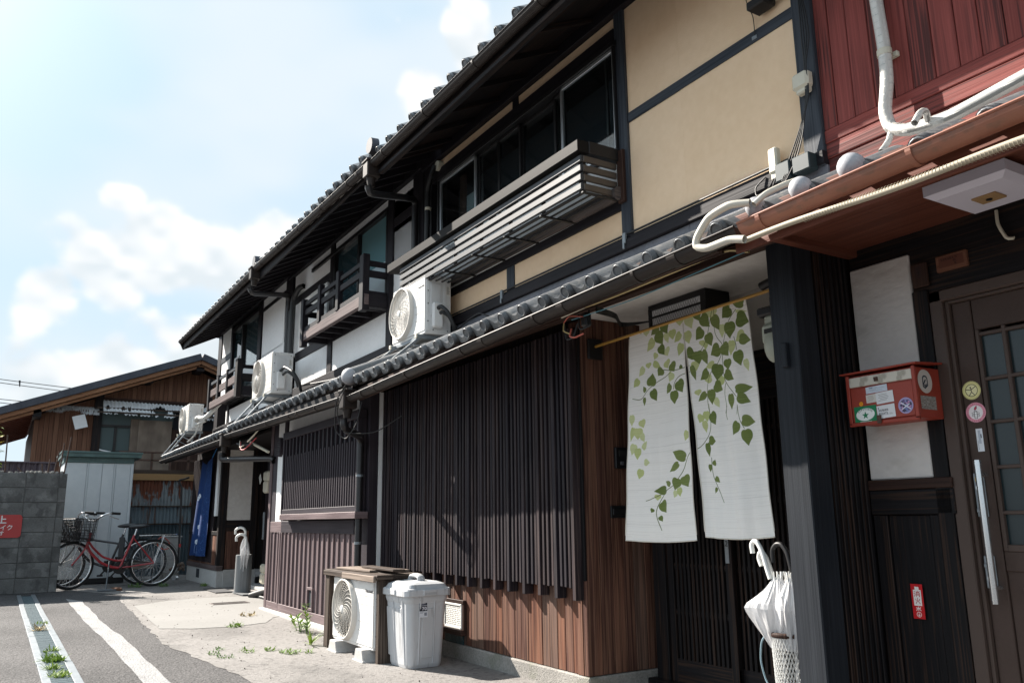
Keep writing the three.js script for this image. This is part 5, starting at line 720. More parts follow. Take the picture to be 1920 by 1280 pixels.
{ // blue curtain of the far house
  const t = thing('door_curtain', 'narrow dark blue door curtain with white flower print at the far house', 'door curtain', [-16.9, .53, -3.42]);
  const tex = canvasTex(256, 512, (c) => { c.fillStyle = '#12376f'; c.fillRect(0, 0, 256, 512); const q = rngOf(8); c.fillStyle = 'rgba(120,160,210,.35)'; for (let i = 0; i < 500; i++) c.fillRect(150 + q() * 106, q() * 512, 4, 3); c.fillStyle = '#dfe6f0'; for (const [x, y] of [[70, 360], [90, 352], [118, 372], [60, 440], [84, 452], [110, 440], [136, 456], [150, 436], [96, 430], [40, 205], [52, 190]]) { for (let k = 0; k < 5; k++) { const a = k * 1.257; c.beginPath(); c.ellipse(x + Math.cos(a) * 7, y + Math.sin(a) * 8, 6, 7, a, 0, 7); c.fill(); } } c.strokeStyle = '#a8bcd8'; c.lineWidth = 2; for (let k = 0; k < 9; k++) { c.beginPath(); c.moveTo(50 + k * 14, 500); c.quadraticCurveTo(44 + k * 15, 470, 58 + k * 12, 440); c.stroke(); } });
  const pos = [], uv = [], idx = [], nx = 26, ny = 30; for (let j = 0; j <= ny; j++) for (let i = 0; i <= nx; i++) { const u = i / nx, v = j / ny, w = mix(.30, .62, v); pos.push(-17.05 + mix(-.42, -.86, v) + u * (w + .55 * (1 - v * .2)) , mix(2.40 - .12 * Math.sin(u * Math.PI) * (1 - v), .53, v), -3.40 + .05 * Math.sin(u * 11 + v) * (.4 + v * .8)); uv.push(u, 1 - v); if (i < nx && j < ny) { const o = j * (nx + 1) + i; idx.push(o, o + nx + 1, o + 1, o + 1, o + nx + 1, o + nx + 2); } }
  const g = new THREE.BufferGeometry(); g.setAttribute('position', new THREE.Float32BufferAttribute(pos, 3)); g.setAttribute('uv', new THREE.Float32BufferAttribute(uv, 2)); g.setIndex(idx); g.computeVertexNormals(); part(t, 'curtain_cloth', g, S3({ map: tex, roughness: .9 }));
  part(t, 'hanging_cord', setUV(tube([[-16.62, 2.38, -3.41], [-16.5, 2.46, -3.42], [-16.42, 2.54, -3.44]], .008, 12, 6)), flat(.03, .22, .55, .5));
}

// ================================================================ lamps and boxes in the porches
{
  const t = thing('porch_lamp', 'black box lamp with two white mesh panels on the porch ceiling behind the leaf curtain', 'lamp', [-3.9, 2.41, -3.78]);
  part(t, 'housing', merge([cbox(-4.19, -3.64, 2.535, 2.575, -3.9, -3.68, 'x', .006), cbox(-4.19, -3.64, 2.415, 2.43, -3.9, -3.68, 'x', .003), cbox(-4.19, -4.165, 2.42, 2.55, -3.9, -3.68, 'y', .003), cbox(-3.69, -3.64, 2.42, 2.55, -3.9, -3.68, 'y', .003), cbox(-4.19, -3.64, 2.478, 2.49, -3.695, -3.68, 'x', .002), box(-4.18, -3.65, 2.42, 2.55, -3.9, -3.89)]), M.darkMetal);
  part(t, 'diffuser', box(-4.165, -3.69, 2.43, 2.54, -3.702, -3.696), flat(.82, .82, .84, .5));
  const m = []; for (let k = -4; k < 23; k++) for (const s of [-1, 1]) { const a = -4.165 + k * .0225; const x0 = clamp(a, -4.165, -3.69), x1 = clamp(a + s * .055, -4.165, -3.69); if (Math.abs(x1 - x0) < .05) continue; m.push(setUV(rod([x0, 2.432, -3.690], [x1, 2.538, -3.690], .0009, .0009, 4))); } part(t, 'mesh_guard', merge(m), M.darkMetal, STUFF);
  const c = thing('soffit_lamp', 'white square lamp with a rusty centre plate under the red soffit by the brown door', 'lamp', [-1.72, 2.43, -3.36]);
  const s = new THREE.Shape(); const L = [[-1.845, -3.16], [-1.53, -3.16], [-1.63, -3.57], [-1.945, -3.57]];
  part(c, 'lamp_shade', (() => { const P = (x, z, y) => [x, y, z], a = [[-1.87, -3.20], [-1.53, -3.20], [-1.53, -3.56], [-1.87, -3.56]], i = .03, A = a.map(([x, z]) => P(x, z, 2.50)), Bm = a.map(([x, z]) => P(x, z, 2.455)), C = [[-1.87 + i, -3.20 - i], [-1.53 - i, -3.20 - i], [-1.53 - i, -3.56 + i], [-1.87 + i, -3.56 + i]].map(([x, z]) => P(x, z, 2.435)), pos = []; for (const [U, D] of [[A, Bm], [Bm, C]]) for (let k = 0; k < 4; k++) { const n = (k + 1) % 4; pos.push(...U[k], ...D[k], ...D[n], ...U[k], ...D[n], ...U[n]); } pos.push(...C[0], ...C[1], ...C[2], ...C[0], ...C[2], ...C[3]); const g = new THREE.BufferGeometry(); g.setAttribute('position', new THREE.Float32BufferAttribute(pos, 3)); g.computeVertexNormals(); return setUV(g); })(), flat(.66, .63, .72, .5));
  part(c, 'centre_plate', cbox(-1.75, -1.65, 2.427, 2.436, -3.43, -3.34, 'x', .002), M.mustard); part(c, 'sensor', setUV(rod([-1.70, 2.422, -3.385], [-1.70, 2.43, -3.385], .012, .012, 12)), M.darkMetal);
  part(c, 'lamp_cable', setUV(tube([[-1.86, 2.50, -3.75], [-1.855, 2.43, -3.74], [-1.83, 2.36, -3.745], [-1.80, 2.35, -3.75]], .008, 16, 6)), M.cream);
}
{ const t = thing('electric_meter', 'grey green electric meter on the porch wall between the leaf curtain and the dark post', 'meter', [-3.0, 1.98, -3.5]); part(t, 'case', merge([cbox(-3.02, -2.90, 2.06, 2.17, -3.56, -3.45, 'y', .015), setUV((() => { const g = new THREE.SphereGeometry(.06, 16, 10); g.scale(1, 1.6, .8); g.translate(-2.955, 2.05, -3.48); return g.toNonIndexed(); })()), cbox(-3.01, -2.92, 2.17, 2.22, -3.55, -3.47, 'y', .01)]), flat(.36, .37, .30, .45)); part(t, 'window', cbox(-2.99, -2.93, 2.115, 2.14, -3.45, -3.444, 'x', .002), M.acDark); part(t, 'cap', merge([cbox(-3.05, -2.94, 2.22, 2.27, -3.56, -3.46, 'x', .01), setUV(rod([-3.03, 2.40, -3.5], [-2.9, 2.42, -3.5], .025))]), M.darkMetal); part(t, 'back_board', cbox(-3.04, -2.86, 1.95, 2.35, -3.62, -3.565), M.black); }
{ const t = thing('intercom', 'small black intercom box on the brown boards left of the leaf curtain', 'intercom', [-4.66, 1.5, -3.76]); part(t, 'case', cbox(-4.672, -4.645, 1.495, 1.645, -3.825, -3.715, 'y', .005), M.darkMetal); part(t, 'speaker_grille', cbox(-4.646, -4.642, 1.58, 1.625, -3.80, -3.745, 'y', .001), M.acDark); part(t, 'button', cbox(-4.646, -4.640, 1.52, 1.545, -3.785, -3.755, 'y', .003), flat(.10, .10, .11, .3)); }
for (const [x, y, s, lab] of [[-14.95, 1.92, 1, 'white electric meter with a paper tag on the recess wall beside the battened corner'], [-14.90, .33, .85, 'white gas meter low in the recess beside the battened corner']]) { const t = thing('meter', lab, 'meter', [x, y, -4.0]); part(t, 'case', merge([cbox(x - .18 * s, x + .16 * s, y - .05 * s, y + .13 * s, -4.12, -4.0, 'y', .03), cbox(x - .13 * s, x + .12 * s, y - .26 * s, y - .04 * s, -4.10, -3.99, 'y', .03)]), M.cream); part(t, 'pipe', setUV(rod([x + .05, y + .1, -4.06], [x + .05, y + .32 * s, -4.06], .03)), M.darkMetal); if (s === 1) { const [g, m] = decal(.12, .16, canvasTex(64, 80, (c) => { c.fillStyle = '#e6e4dc'; c.fillRect(0, 0, 64, 80); c.fillStyle = '#555'; for (let k = 0; k < 6; k++) c.fillRect(10, 10 + k * 10, 40, 4); }), .7); g.rotateZ(.6); g.translate(x - .28, y - .0, -3.98); part(t, 'paper_tag', g, m); } }

// ================================================================ mailbox and signs by the brown door
{
  const t = thing('mailbox', 'red metal mailbox covered with stickers beside the brown door', 'mailbox', [-2.41, 1.57, -3.62]);
  part(t, 'body', cbox(-2.585, -2.222, 1.585, 1.822, -3.748, -3.56, 'y', .004), M.mailRed); part(t, 'lid', (() => { const g = cbox(-2.61, -2.20, -.004, .004, -.22, .0, 'x', .002); g.rotateX(.06); g.translate(0, 1.834, -3.53); return g; })(), M.mailRed);
  part(t, 'front_door', cbox(-2.57, -2.238, 1.595, 1.76, -3.562, -3.552, 'y', .003), M.mailRed); part(t, 'slot_flap', cbox(-2.572, -2.236, 1.766, 1.814, -3.562, -3.550, 'x', .003), S3({ map: colTex(128, 64, (u, v) => { const s = sstep(.45, .75, fbm(u, v, 8, 4, 4, 121)); return [mix(.60, .36, s), mix(.56, .33, s), mix(.48, .27, s)]; }, [.3, .1]), roughness: .5 }));
  part(t, 'edge_strip', merge([cbox(-2.59, -2.572, 1.58, 1.826, -3.56, -3.548), cbox(-2.238, -2.220, 1.58, 1.826, -3.56, -3.548), cbox(-2.59, -2.22, 1.574, 1.592, -3.565, -3.548, 'x')]), M.mailRed); part(t, 'hasp', merge([cbox(-2.43, -2.41, 1.575, 1.615, -3.548, -3.535, 'y', .003), setUV(rod([-2.42, 1.78, -3.548], [-2.42, 1.80, -3.545], .01))]), M.iron);
  const st = (x, y, w, h, tex, rot = 0, z = -3.5507) => { const g = new THREE.PlaneGeometry(w, h); g.rotateZ(rot); g.translate(x, y, z); part(t, 'sticker', g, S3({ map: tex, roughness: .55 })); };
  const lines = (bg, ink, n, bold) => canvasTex(256, 128, (c) => { c.fillStyle = bg; c.fillRect(0, 0, 256, 128); c.fillStyle = ink; const q = rngOf(n * 3); for (let k = 0; k < n; k++) c.fillRect(30 + q() * 30, 24 + k * (84 / n), 90 + q() * 90, 4); if (bold) c.fillRect(40, 18, 44, 16); });
  st(-2.425, 1.742, .115, .032, lines('#c4ccd8', '#5a6676', 4, true), .03); st(-2.455, 1.70, .060, .040, lines('#cfc9c2', '#8b867e', 5, false), .03); st(-2.385, 1.697, .092, .055, lines('#dcdcde', '#777', 5, false), .05, -3.5500);
  const c1 = (x, y, r, tex) => { const g = new THREE.CircleGeometry(r, 28); g.translate(x, y, -3.5502); part(t, 'sticker', g, S3({ map: tex, roughness: .5 })); };
  c1(-2.515, 1.68, .011, canvasTex(64, 64, (c) => { c.fillStyle = '#e8960f'; c.fillRect(0, 0, 64, 64); c.fillStyle = '#d98a0a'; c.beginPath(); c.arc(32, 32, 16, 0, 7); c.fill(); }));
  st(-2.497, 1.627, .122, .082, canvasTex(384, 256, (c) => { c.fillStyle = '#0c7a4d'; c.fillRect(0, 0, 384, 256); c.fillStyle = '#e9ece9'; c.beginPath(); c.ellipse(190, 128, 160, 94, -.05, 0, 7); c.fill(); c.fillStyle = '#0c7a4d'; c.beginPath(); for (let k = 0; k < 10; k++) { const r = k % 2 ? 24 : 62, a = -Math.PI / 2 + k * Math.PI / 5; c.lineTo(190 + Math.cos(a) * r, 142 + Math.sin(a) * r); } c.fill(); c.fillStyle = '#123b2b'; c.font = 'bold 36px sans-serif'; [...'ESPERANTO'].forEach((ch, i) => { const a = -2.55 + i * .25; c.save(); c.translate(190 + Math.cos(a) * 132, 124 + Math.sin(a) * 76); c.rotate((a + Math.PI / 2) * .62); c.textAlign = 'center'; c.fillText(ch, 0, 14); c.restore(); }); c.fillStyle = '#dfe6df'; c.fillRect(90, 232, 200, 8); }), .0);
  st(-2.385, 1.63, .095, .062, canvasTex(256, 168, (c) => { c.fillStyle = '#dcdcdf'; c.fillRect(0, 0, 256, 168); c.fillStyle = '#2a2a30'; c.font = 'bold 42px sans-serif'; c.fillText('HUMAN', 22, 80, 140); c.fillText('RIGHTS.', 22, 124, 140); c.fillRect(20, 22, 8, 22); c.fillStyle = '#999'; c.fillRect(170, 110, 40, 5); c.fillRect(170, 122, 50, 5); }), .04, -3.5498);
  c1(-2.282, 1.645, .038, canvasTex(128, 128, (c) => { c.fillStyle = '#8f86b4'; c.fillRect(0, 0, 128, 128); const q = rngOf(4); for (let k = 0; k < 60; k++) { c.fillStyle = ['#5c4c7a', '#c08ab0', '#6f7fb0', '#3c3450'][k % 4]; c.beginPath(); c.arc(20 + q() * 88, 20 + q() * 88, 4 + q() * 10, 0, 7); c.fill(); } c.strokeStyle = '#d9d9e6'; c.lineWidth = 8; c.beginPath(); c.moveTo(24, 36); c.lineTo(104, 96); c.moveTo(30, 92); c.lineTo(98, 52); c.stroke(); c.strokeStyle = '#a99cc4'; c.lineWidth = 8; c.beginPath(); c.arc(64, 64, 58, 0, 7); c.stroke(); }));
  const g1 = new THREE.CircleGeometry(.056, 30); g1.rotateY(Math.PI / 2); g1.translate(-2.2205, 1.755, -3.625); part(t, 'sticker', g1, S3({ map: canvasTex(128, 128, (c) => { c.fillStyle = '#c9c0b8'; c.fillRect(0, 0, 128, 128); c.strokeStyle = '#2a3340'; c.lineWidth = 8; c.beginPath(); c.moveTo(44, 92); c.lineTo(44, 52); c.quadraticCurveTo(46, 36, 64, 36); c.quadraticCurveTo(84, 36, 84, 56); c.lineTo(84, 84); c.lineTo(60, 100); c.closePath(); c.stroke(); c.beginPath(); c.moveTo(56, 64); c.lineTo(72, 56); c.moveTo(72, 76); c.arc(62, 78, 10, 0, 5); c.stroke(); }), roughness: .6 }));
  const g2 = new THREE.PlaneGeometry(.12, .062); g2.rotateY(Math.PI / 2); g2.translate(-2.2203, 1.655, -3.635); part(t, 'sticker', g2, S3({ map: canvasTex(128, 64, (c) => { c.fillStyle = '#8f8b86'; c.fillRect(0, 0, 128, 64); const q = rngOf(12); for (let k = 0; k < 160; k++) { c.fillStyle = q() > .5 ? '#6a5048' : '#b4b0aa'; c.fillRect(q() * 128, q() * 64, q() * 12, 2); } }), roughness: .7 }));
}
{ // fire-water sticker, drawn stroke by stroke
  const g = new THREE.PlaneGeometry(.060, .158); g.translate(-2.462, .748, -3.7495); const tex = canvasTex(192, 512, (c) => { c.fillStyle = '#c4121c'; c.fillRect(0, 0, 192, 512); c.fillStyle = '#ece6e2'; c.beginPath(); c.moveTo(62, 40); c.lineTo(130, 40); c.lineTo(130, 86); c.lineTo(160, 86); c.lineTo(160, 320); c.lineTo(32, 320); c.lineTo(32, 86); c.lineTo(62, 86); c.fill(); c.strokeStyle = '#b01822'; c.lineWidth = 9; c.lineCap = 'round'; const L = (...v) => { c.beginPath(); c.moveTo(v[0], v[1]); for (let i = 2; i < v.length; i += 2) c.lineTo(v[i], v[i + 1]); c.stroke(); }; L(50, 108, 62, 118); L(46, 136, 58, 146); L(50, 182, 66, 156); L(108, 100, 108, 124); L(84, 108, 92, 122); L(136, 104, 124, 122); L(82, 128, 82, 186); L(82, 128, 134, 128, 134, 182, 124, 184); L(84, 146, 132, 146); L(84, 162, 132, 162); L(96, 206, 96, 240, 64, 290); L(96, 240, 132, 290); L(64, 222, 72, 244); L(130, 220, 118, 244); c.strokeStyle = '#ece6e2'; c.lineWidth = 11; L(96, 332, 96, 392); L(60, 352, 90, 354, 60, 390); L(132, 346, 104, 358, 134, 390); c.lineWidth = 8; c.beginPath(); c.arc(96, 448, 36, 0, 7); c.stroke(); L(96, 426, 96, 468); L(78, 452, 96, 470, 114, 452); });
  single('wall_sticker', g, S3({ map: tex, roughness: .5 }), 'red and white fire water sticker on the dark lower boards by the brown door', 'sticker');
  const n1 = thing('name_plate', 'dark upright wooden name plate at the head of the rough plaster panel', 'name plate', [-2.255, 2.22, -3.74]); part(n1, 'board', cbox(-2.295, -2.215, 2.235, 2.355, -3.755, -3.736, 'y', .004), M.brown); { const [q, m] = decal(.03, .06, canvasTex(32, 64, (c) => { c.fillStyle = '#2e1713'; c.fillRect(0, 0, 32, 64); c.strokeStyle = '#150a08'; c.lineWidth = 4; c.beginPath(); c.moveTo(6, 14); c.lineTo(26, 10); c.moveTo(16, 8); c.lineTo(14, 54); c.moveTo(6, 32); c.lineTo(26, 34); c.stroke(); }), .7); q.translate(-2.255, 2.31, -3.7355); part(n1, 'lettering', q, m); }
  const n2 = thing('name_plate', 'reddish wooden name plate nailed above the brown door', 'name plate', [-2.09, 2.27, -3.75]); part(n2, 'board', cbox(-2.172, -2.02, 2.285, 2.365, -3.770, -3.748, 'x', .004), wood([.115, .048, .030], [.20, .092, .058], 122, {}, .7)); { const [q, m] = decal(.12, .05, canvasTex(192, 80, (c) => { c.fillStyle = '#5e3527'; c.fillRect(0, 0, 192, 80); c.fillStyle = '#1d0f0b'; c.font = 'bold 24px serif'; c.fillText('TANAKA N', 14, 28); c.fillText('M.', 110, 50); c.fillText('K.', 120, 72); }), .8); q.translate(-2.095, 2.328, -3.7475); part(n2, 'lettering', q, m); }
}

// ================================================================ umbrellas
const clearVinyl = new THREE.MeshPhysicalMaterial({ color: RGB(.80, .80, .81), transmission: .5, roughness: .28, thickness: 0, side: THREE.DoubleSide });
const jHandle = (pts, r) => setUV(tube(pts, r, 40, 10));
{
  const t = thing('umbrella_stand', 'white wire mesh umbrella stand with a brown rim behind the dark post', 'umbrella stand', [-2.975, 0, -3.44]);
  const X = -2.975, Z = -3.44; const wire = [];
  const cyl = (a, y, r) => [X + Math.cos(a) * r, y, Z + Math.sin(a) * r];
  for (let k = 0; k < 34; k++) for (const s of [-1, 1]) { const pts = []; for (let i = 0; i <= 8; i++) { const f = i / 8, y = .02 + f * .545, r = mix(.072, .090, f); pts.push(cyl(k / 34 * Math.PI * 2 + s * f * 2.2, y, r)); } wire.push(setUV(tube(pts, .0019, 14, 4))); }
  part(t, 'wire_mesh', merge(wire), M.whitePlastic, STUFF);
  const rim = new THREE.TorusGeometry(.091, .008, 8, 40); rim.rotateX(Math.PI / 2); rim.scale(1, 1.6, 1); rim.translate(X, .572, Z); part(t, 'rim', setUV(rim.toNonIndexed()), M.brown);
  const bs = new THREE.CylinderGeometry(.075, .075, .03, 32); bs.translate(X, .016, Z); part(t, 'base', setUV(bs.toNonIndexed()), M.whitePlastic);
  const canopy = (cx, cz, y0, y1, r0, rm, r1, ym, tiltx, seed) => { const pos = [], N = 64, K = 16, P = (k, i) => { const f = k / K, y = mix(y0, y1, f), g = f < ym ? mix(r0, rm, Math.pow(f / ym, .8)) : mix(rm, r1, Math.pow((f - ym) / (1 - ym), .85)), a = i / N * Math.PI * 2, pl = 1 + .22 * Math.sin(a * 8 + seed) * Math.sin(f * Math.PI) + .06 * Math.sin(a * 19 + f * 7 + seed); const bulge = Math.max(0, -Math.cos(a)) * Math.sin(f * Math.PI) * .55 * (seed === 1 ? 1 : .2); const q = g * pl * (1 + bulge); return [cx + tiltx * f + Math.cos(a) * q, y, cz + Math.sin(a) * q * .85]; }; for (let k = 0; k < K; k++) for (let i = 0; i < N; i++) { const a = P(k, i), b = P(k, i + 1), c = P(k + 1, i + 1), d = P(k + 1, i); pos.push(...a, ...d, ...c, ...a, ...c, ...b); } const g = new THREE.BufferGeometry(); g.setAttribute('position', new THREE.Float32BufferAttribute(pos, 3)); g.computeVertexNormals(); return setUV(g); };
  const hx = (px, py) => -3.115 + (px - 1427) * .00352, hy = (px, py) => 1.012 - (py - 1020) * .00278 + (px - 1427) * .0002;
  const H = (list, z) => list.map(([a, b]) => [hx(a, b), hy(a, b), z]);
  const shafts = (c, x, z) => setUV(rod([x, .05, z], [x + c, .86, z], .005, .005, 8));
  const ribs = (cx, cz, y, n, r) => merge(Array.from({ length: n }, (_, i) => { const a = i / n * Math.PI * 2; return setUV(rod([cx + Math.cos(a) * r, y - .02, cz + Math.sin(a) * r], [cx + Math.cos(a) * r * 1.15, y + .028, cz + Math.sin(a) * r * 1.15], .0035, .003, 6)); }));
  const u = (label, hp, z, mat, cx, cz, seed, w) => { const o = thing('umbrella', label, 'umbrella', [cx, .05, cz], {}); part(o, 'handle', jHandle(H(hp, z), .0125), mat); part(o, 'shaft', shafts(.02, cx, cz), M.silver); part(o, 'canopy', canopy(cx, cz, .50, .845, .05, w, .022, .60, .01, seed), clearVinyl); part(o, 'ribs', ribs(cx + .01, cz, .845, 8, .022), M.whitePlastic); return o; };
  u('clear vinyl umbrella with a white crook handle bulging out of the mesh stand', [[1450, 1085], [1446, 1070], [1438, 1036], [1430, 1019], [1424, 1016], [1419, 1022], [1420, 1038]], -3.40, M.whitePlastic, -3.015, -3.42, 1, .105);
  u('clear vinyl umbrella whose white crook handle sits lowest in the mesh stand', [[1439, 1082], [1436, 1068], [1430, 1048], [1423, 1037], [1418, 1038], [1416, 1048], [1420, 1062]], -3.46, M.whitePlastic, -2.985, -3.475, 2, .075);
  u('clear umbrella with a black crook handle in the mesh stand', [[1487, 1090], [1484, 1066], [1479, 1040], [1470, 1025], [1461, 1024], [1453, 1034], [1452, 1056]], -3.42, M.darkMetal, -2.93, -3.42, 3, .08);
  u('clear umbrella with a white crook handle half hidden by the dark post', [[1490, 1078], [1485, 1056], [1478, 1036], [1476, 1022], [1484, 1010], [1496, 1010], [1502, 1024]], -3.50, M.whitePlastic, -2.94, -3.50, 4, .07);
  single('strap', setUV(tube([[-3.05, .585, -3.38], [-3.09, .53, -3.365], [-3.10, .44, -3.36], [-3.08, .36, -3.36], [-3.05, .32, -3.355]], .0045, 24, 6)), flat(.14, .21, .25, .6), 'pale blue strap hanging beside the mesh umbrella stand', 'strap');
}
{
  const t = thing('umbrella_stand', 'grey woven tube umbrella stand at the recessed entrance of the far house', 'umbrella stand', [-14.47, 0, -3.58]);
  const g = lathe([[.12, 0], [.135, .01], [.13, .62], [.12, .63], [.115, .6], [.115, .05], [0, .04]], 32); g.translate(-14.47, 0, -3.58); part(t, 'tube', setUV(g), S3({ map: colTex(64, 128, (u, v) => { const q = mix(.13, .30, fbm(u, v, 20, 3, 3, 130)); return [q * .95, q, q * 1.03]; }, [.3, 1]), roughness: .7 }));
  const mk = (lab, cx, cz, top, lean) => { const o = thing('umbrella', lab, 'umbrella', [cx, .1, cz]); part(o, 'canopy', (() => { const pos = [], N = 40, K = 8, P = (k, i) => { const f = k / K, a = i / N * Math.PI * 2, r = mix(.05, .062, f) * (1 + .3 * Math.sin(a * 7)) * (f > .8 ? mix(1, .35, (f - .8) / .2) : 1); return [cx + lean * f + Math.cos(a) * r, mix(.3, top - .17, f), cz + Math.sin(a) * r]; }; for (let k = 0; k < K; k++) for (let i = 0; i < N; i++) pos.push(...P(k, i), ...P(k + 1, i), ...P(k + 1, i + 1), ...P(k, i), ...P(k + 1, i + 1), ...P(k, i + 1)); const q = new THREE.BufferGeometry(); q.setAttribute('position', new THREE.Float32BufferAttribute(pos, 3)); q.computeVertexNormals(); return setUV(q); })(), clearVinyl); part(o, 'handle', jHandle([[cx + lean, top - .2, cz], [cx + lean, top - .06, cz], [cx + lean - .015, top - .005, cz + .03], [cx + lean - .05, top + .01, cz + .085], [cx + lean - .085, top - .03, cz + .14], [cx + lean - .085, top - .10, cz + .14]], .021), M.whitePlastic); };
  mk('clear umbrella with the higher white handle in the grey tube stand', -14.50, -3.60, 1.06, -.05); mk('clear umbrella leaning right with the lower white handle in the grey tube stand', -14.42, -3.56, .95, .12);
}

// ================================================================ bicycles
function bicycle(label, at, turn, scale, col, o = {}) {
  const t = thing('bicycle', label, 'bicycle', at, { local: true, turn, group: undefined }); t.scale.setScalar(scale);
  const R = .335, WB = 1.08, W = (name, cx, steer) => {
    const w = part(t, name, (() => { const g = new THREE.TorusGeometry(R - .018, .018, 8, 56); g.translate(0, 0, 0); return setUV(g.toNonIndexed()); })(), M.rubber);
    w.position.set(cx, R, 0); w.rotation.y = steer;
    part(w, 'rim', (() => { const g = new THREE.TorusGeometry(R - .042, .011, 6, 56); g.scale(1, 1, 1.3); return setUV(g.toNonIndexed()); })(), o.rim ?? M.chrome);
    const sp = []; for (let k = 0; k < 32; k++) { const a = k / 32 * Math.PI * 2, b = a + (k % 2 ? .55 : -.55), s = k % 4 < 2 ? .025 : -.025; sp.push(setUV(rod([Math.cos(b) * .02, Math.sin(b) * .02, s], [Math.cos(a) * (R - .045), Math.sin(a) * (R - .045), 0], .0016, .0016, 4))); } part(w, 'spokes', merge(sp), M.chrome, STUFF);
    part(w, 'hub', setUV(rod([0, 0, -.05], [0, 0, .05], .022, .022, 12)), M.steel); return w;
  };
  const st = o.steer ?? 0; W('wheel', 0, 0); W('wheel', WB, st);
  const fr = [setUV(tube([[.90, .60, 0], [.84, .50, 0], [.70, .36, 0], [.55, .295, 0], [.45, .28, 0]], .019, 24, 8)), setUV(rod([.45, .28, 0], [.29, .74, 0], .017)), setUV(rod([.905, .60, 0], [.865, .78, 0], .021))];
  if (!o.straight) fr.push(setUV(tube([[.89, .67, 0], [.82, .57, 0], [.68, .44, 0], [.50, .385, 0], [.41, .39, 0]], .015, 24, 8))); else fr.push(setUV(rod([.88, .70, 0], [.32, .60, 0], .016)));
  for (const s of [-1, 1]) { fr.push(setUV(rod([.45, .28, s * .03], [0, R, s * .055], .010))); fr.push(setUV(rod([.30, .70, s * .02], [0, R, s * .055], .008))); }
  part(t, 'frame', merge(fr), col);
  const c = Math.cos(st), s = Math.sin(st), fork = (q) => [WB - (WB - q[0]) * 1, q[1], q[2]];
  part(t, 'fork', merge([-1, 1].flatMap((k) => [setUV(tube([[.905, .60, k * .045], [.96, .50, k * .05], [1.03, .40, k * .05], [WB, R, k * .05]], .011, 14, 6))])), o.forkMat ?? col);
  const fender = (cx, a0, a1) => { const pos = [], N = 26; const P = (i, z) => { const a = mix(a0, a1, i / N); return [cx + Math.cos(a) * (R + .022), R + Math.sin(a) * (R + .022) - Math.abs(z) * .25, z]; }; for (let i = 0; i < N; i++) for (const [u, v] of [[-.03, 0], [0, .03]]) pos.push(...P(i, u), ...P(i, v), ...P(i + 1, v), ...P(i, u), ...P(i + 1, v), ...P(i + 1, u)); const g = new THREE.BufferGeometry(); g.setAttribute('position', new THREE.Float32BufferAttribute(pos, 3)); g.computeVertexNormals(); return setUV(g); };
  part(t, 'mudguard', fender(0, .5, 3.6), o.guard ?? M.blackPaint); part(t, 'mudguard', fender(WB, .9, 3.2), o.guard ?? M.blackPaint);
  part(t, 'chain_guard', merge([cbox(-.02, .52, .25, .36, .062, .075, 'x', .03)]), M.blackPaint); part(t, 'crank', merge([setUV(rod([.45, .28, .09], [.56, .15, .09], .011)), setUV(rod([.45, .28, -.09], [.34, .41, -.09], .011)), setUV(rod([.45, .28, -.095], [.45, .28, .095], .012)), setUV(rod([.45, .28, .05], [.45, .28, .066], .09, .09, 20))]), M.darkMetal); part(t, 'pedal', cbox(.52, .60, .135, .16, .09, .18, 'x', .005), M.darkMetal); part(t, 'pedal', cbox(.30, .38, .395, .42, -.18, -.09, 'x', .005), M.darkMetal);
  part(t, 'seat_post', setUV(rod([.29, .72, 0], [.265, .83, 0], .013)), M.chrome);
  part(t, 'saddle', (() => { const g = new THREE.SphereGeometry(1, 22, 14), p = g.attributes.position; for (let i = 0; i < p.count; i++) { const x = p.getX(i), y = p.getY(i), z = p.getZ(i), f = (x + 1) / 2; p.setXYZ(i, .235 + x * .145, .855 + y * .032 + (1 - f) * .018, z * mix(.105, .026, Math.pow(f, .7))); } g.computeVertexNormals(); return setUV(g.toNonIndexed()); })(), flat(.025, .025, .028, .35));
  part(t, 'handlebar', merge([setUV(rod([.865, .78, 0], [.845, .95, 0], .013)), ...[-1, 1].map((k) => { const q = (x, z) => [.845 + (x - .845) * c + z * k * s * 1, 0, 0]; const P = (x, y, z) => { const dx = x - .845; return [.845 + dx * c + z * k * s, y, -dx * s + z * k * c]; }; return setUV(tube([P(.845, .95, 0), P(.865, .955, .08), P(.86, 1.01, .19), P(.79, 1.055, .255), P(.66, 1.05, .285)], .011, 26, 8)); })]), M.chrome);
  part(t, 'grip', merge([-1, 1].map((k) => { const P = (x, y, z) => { const dx = x - .845; return [.845 + dx * c + z * k * s, y, -dx * s + z * k * c]; }; return setUV(rod(P(.75, 1.056, .27), P(.63, 1.048, .29), .018)); })), M.rubber); part(t, 'brake_lever', merge([-1, 1].map((k) => { const P = (x, y, z) => { const dx = x - .845; return [.845 + dx * c + z * k * s, y, -dx * s + z * k * c]; }; return setUV(tube([P(.79, 1.045, .25), P(.77, 1.01, .27), P(.70, .985, .29), P(.65, .97, .30)], .006, 12, 6)); })), M.chrome);
  // rear carrier and stand
  part(t, 'carrier', merge([setUV(tube([[.22, .73, .06], [0, .735, .06], [-.26, .74, .06], [-.30, .74, 0], [-.26, .74, -.06], [0, .735, -.06], [.22, .73, -.06]], .007, 40, 6)), ...[.1, -.02, -.14].map((x) => setUV(rod([x, .737, -.06], [x, .737, .06], .005))), setUV(rod([-.12, .735, .06], [0, R, .07], .006)), setUV(rod([-.12, .735, -.06], [0, R, -.07], .006))]), o.carrier ?? M.chrome);
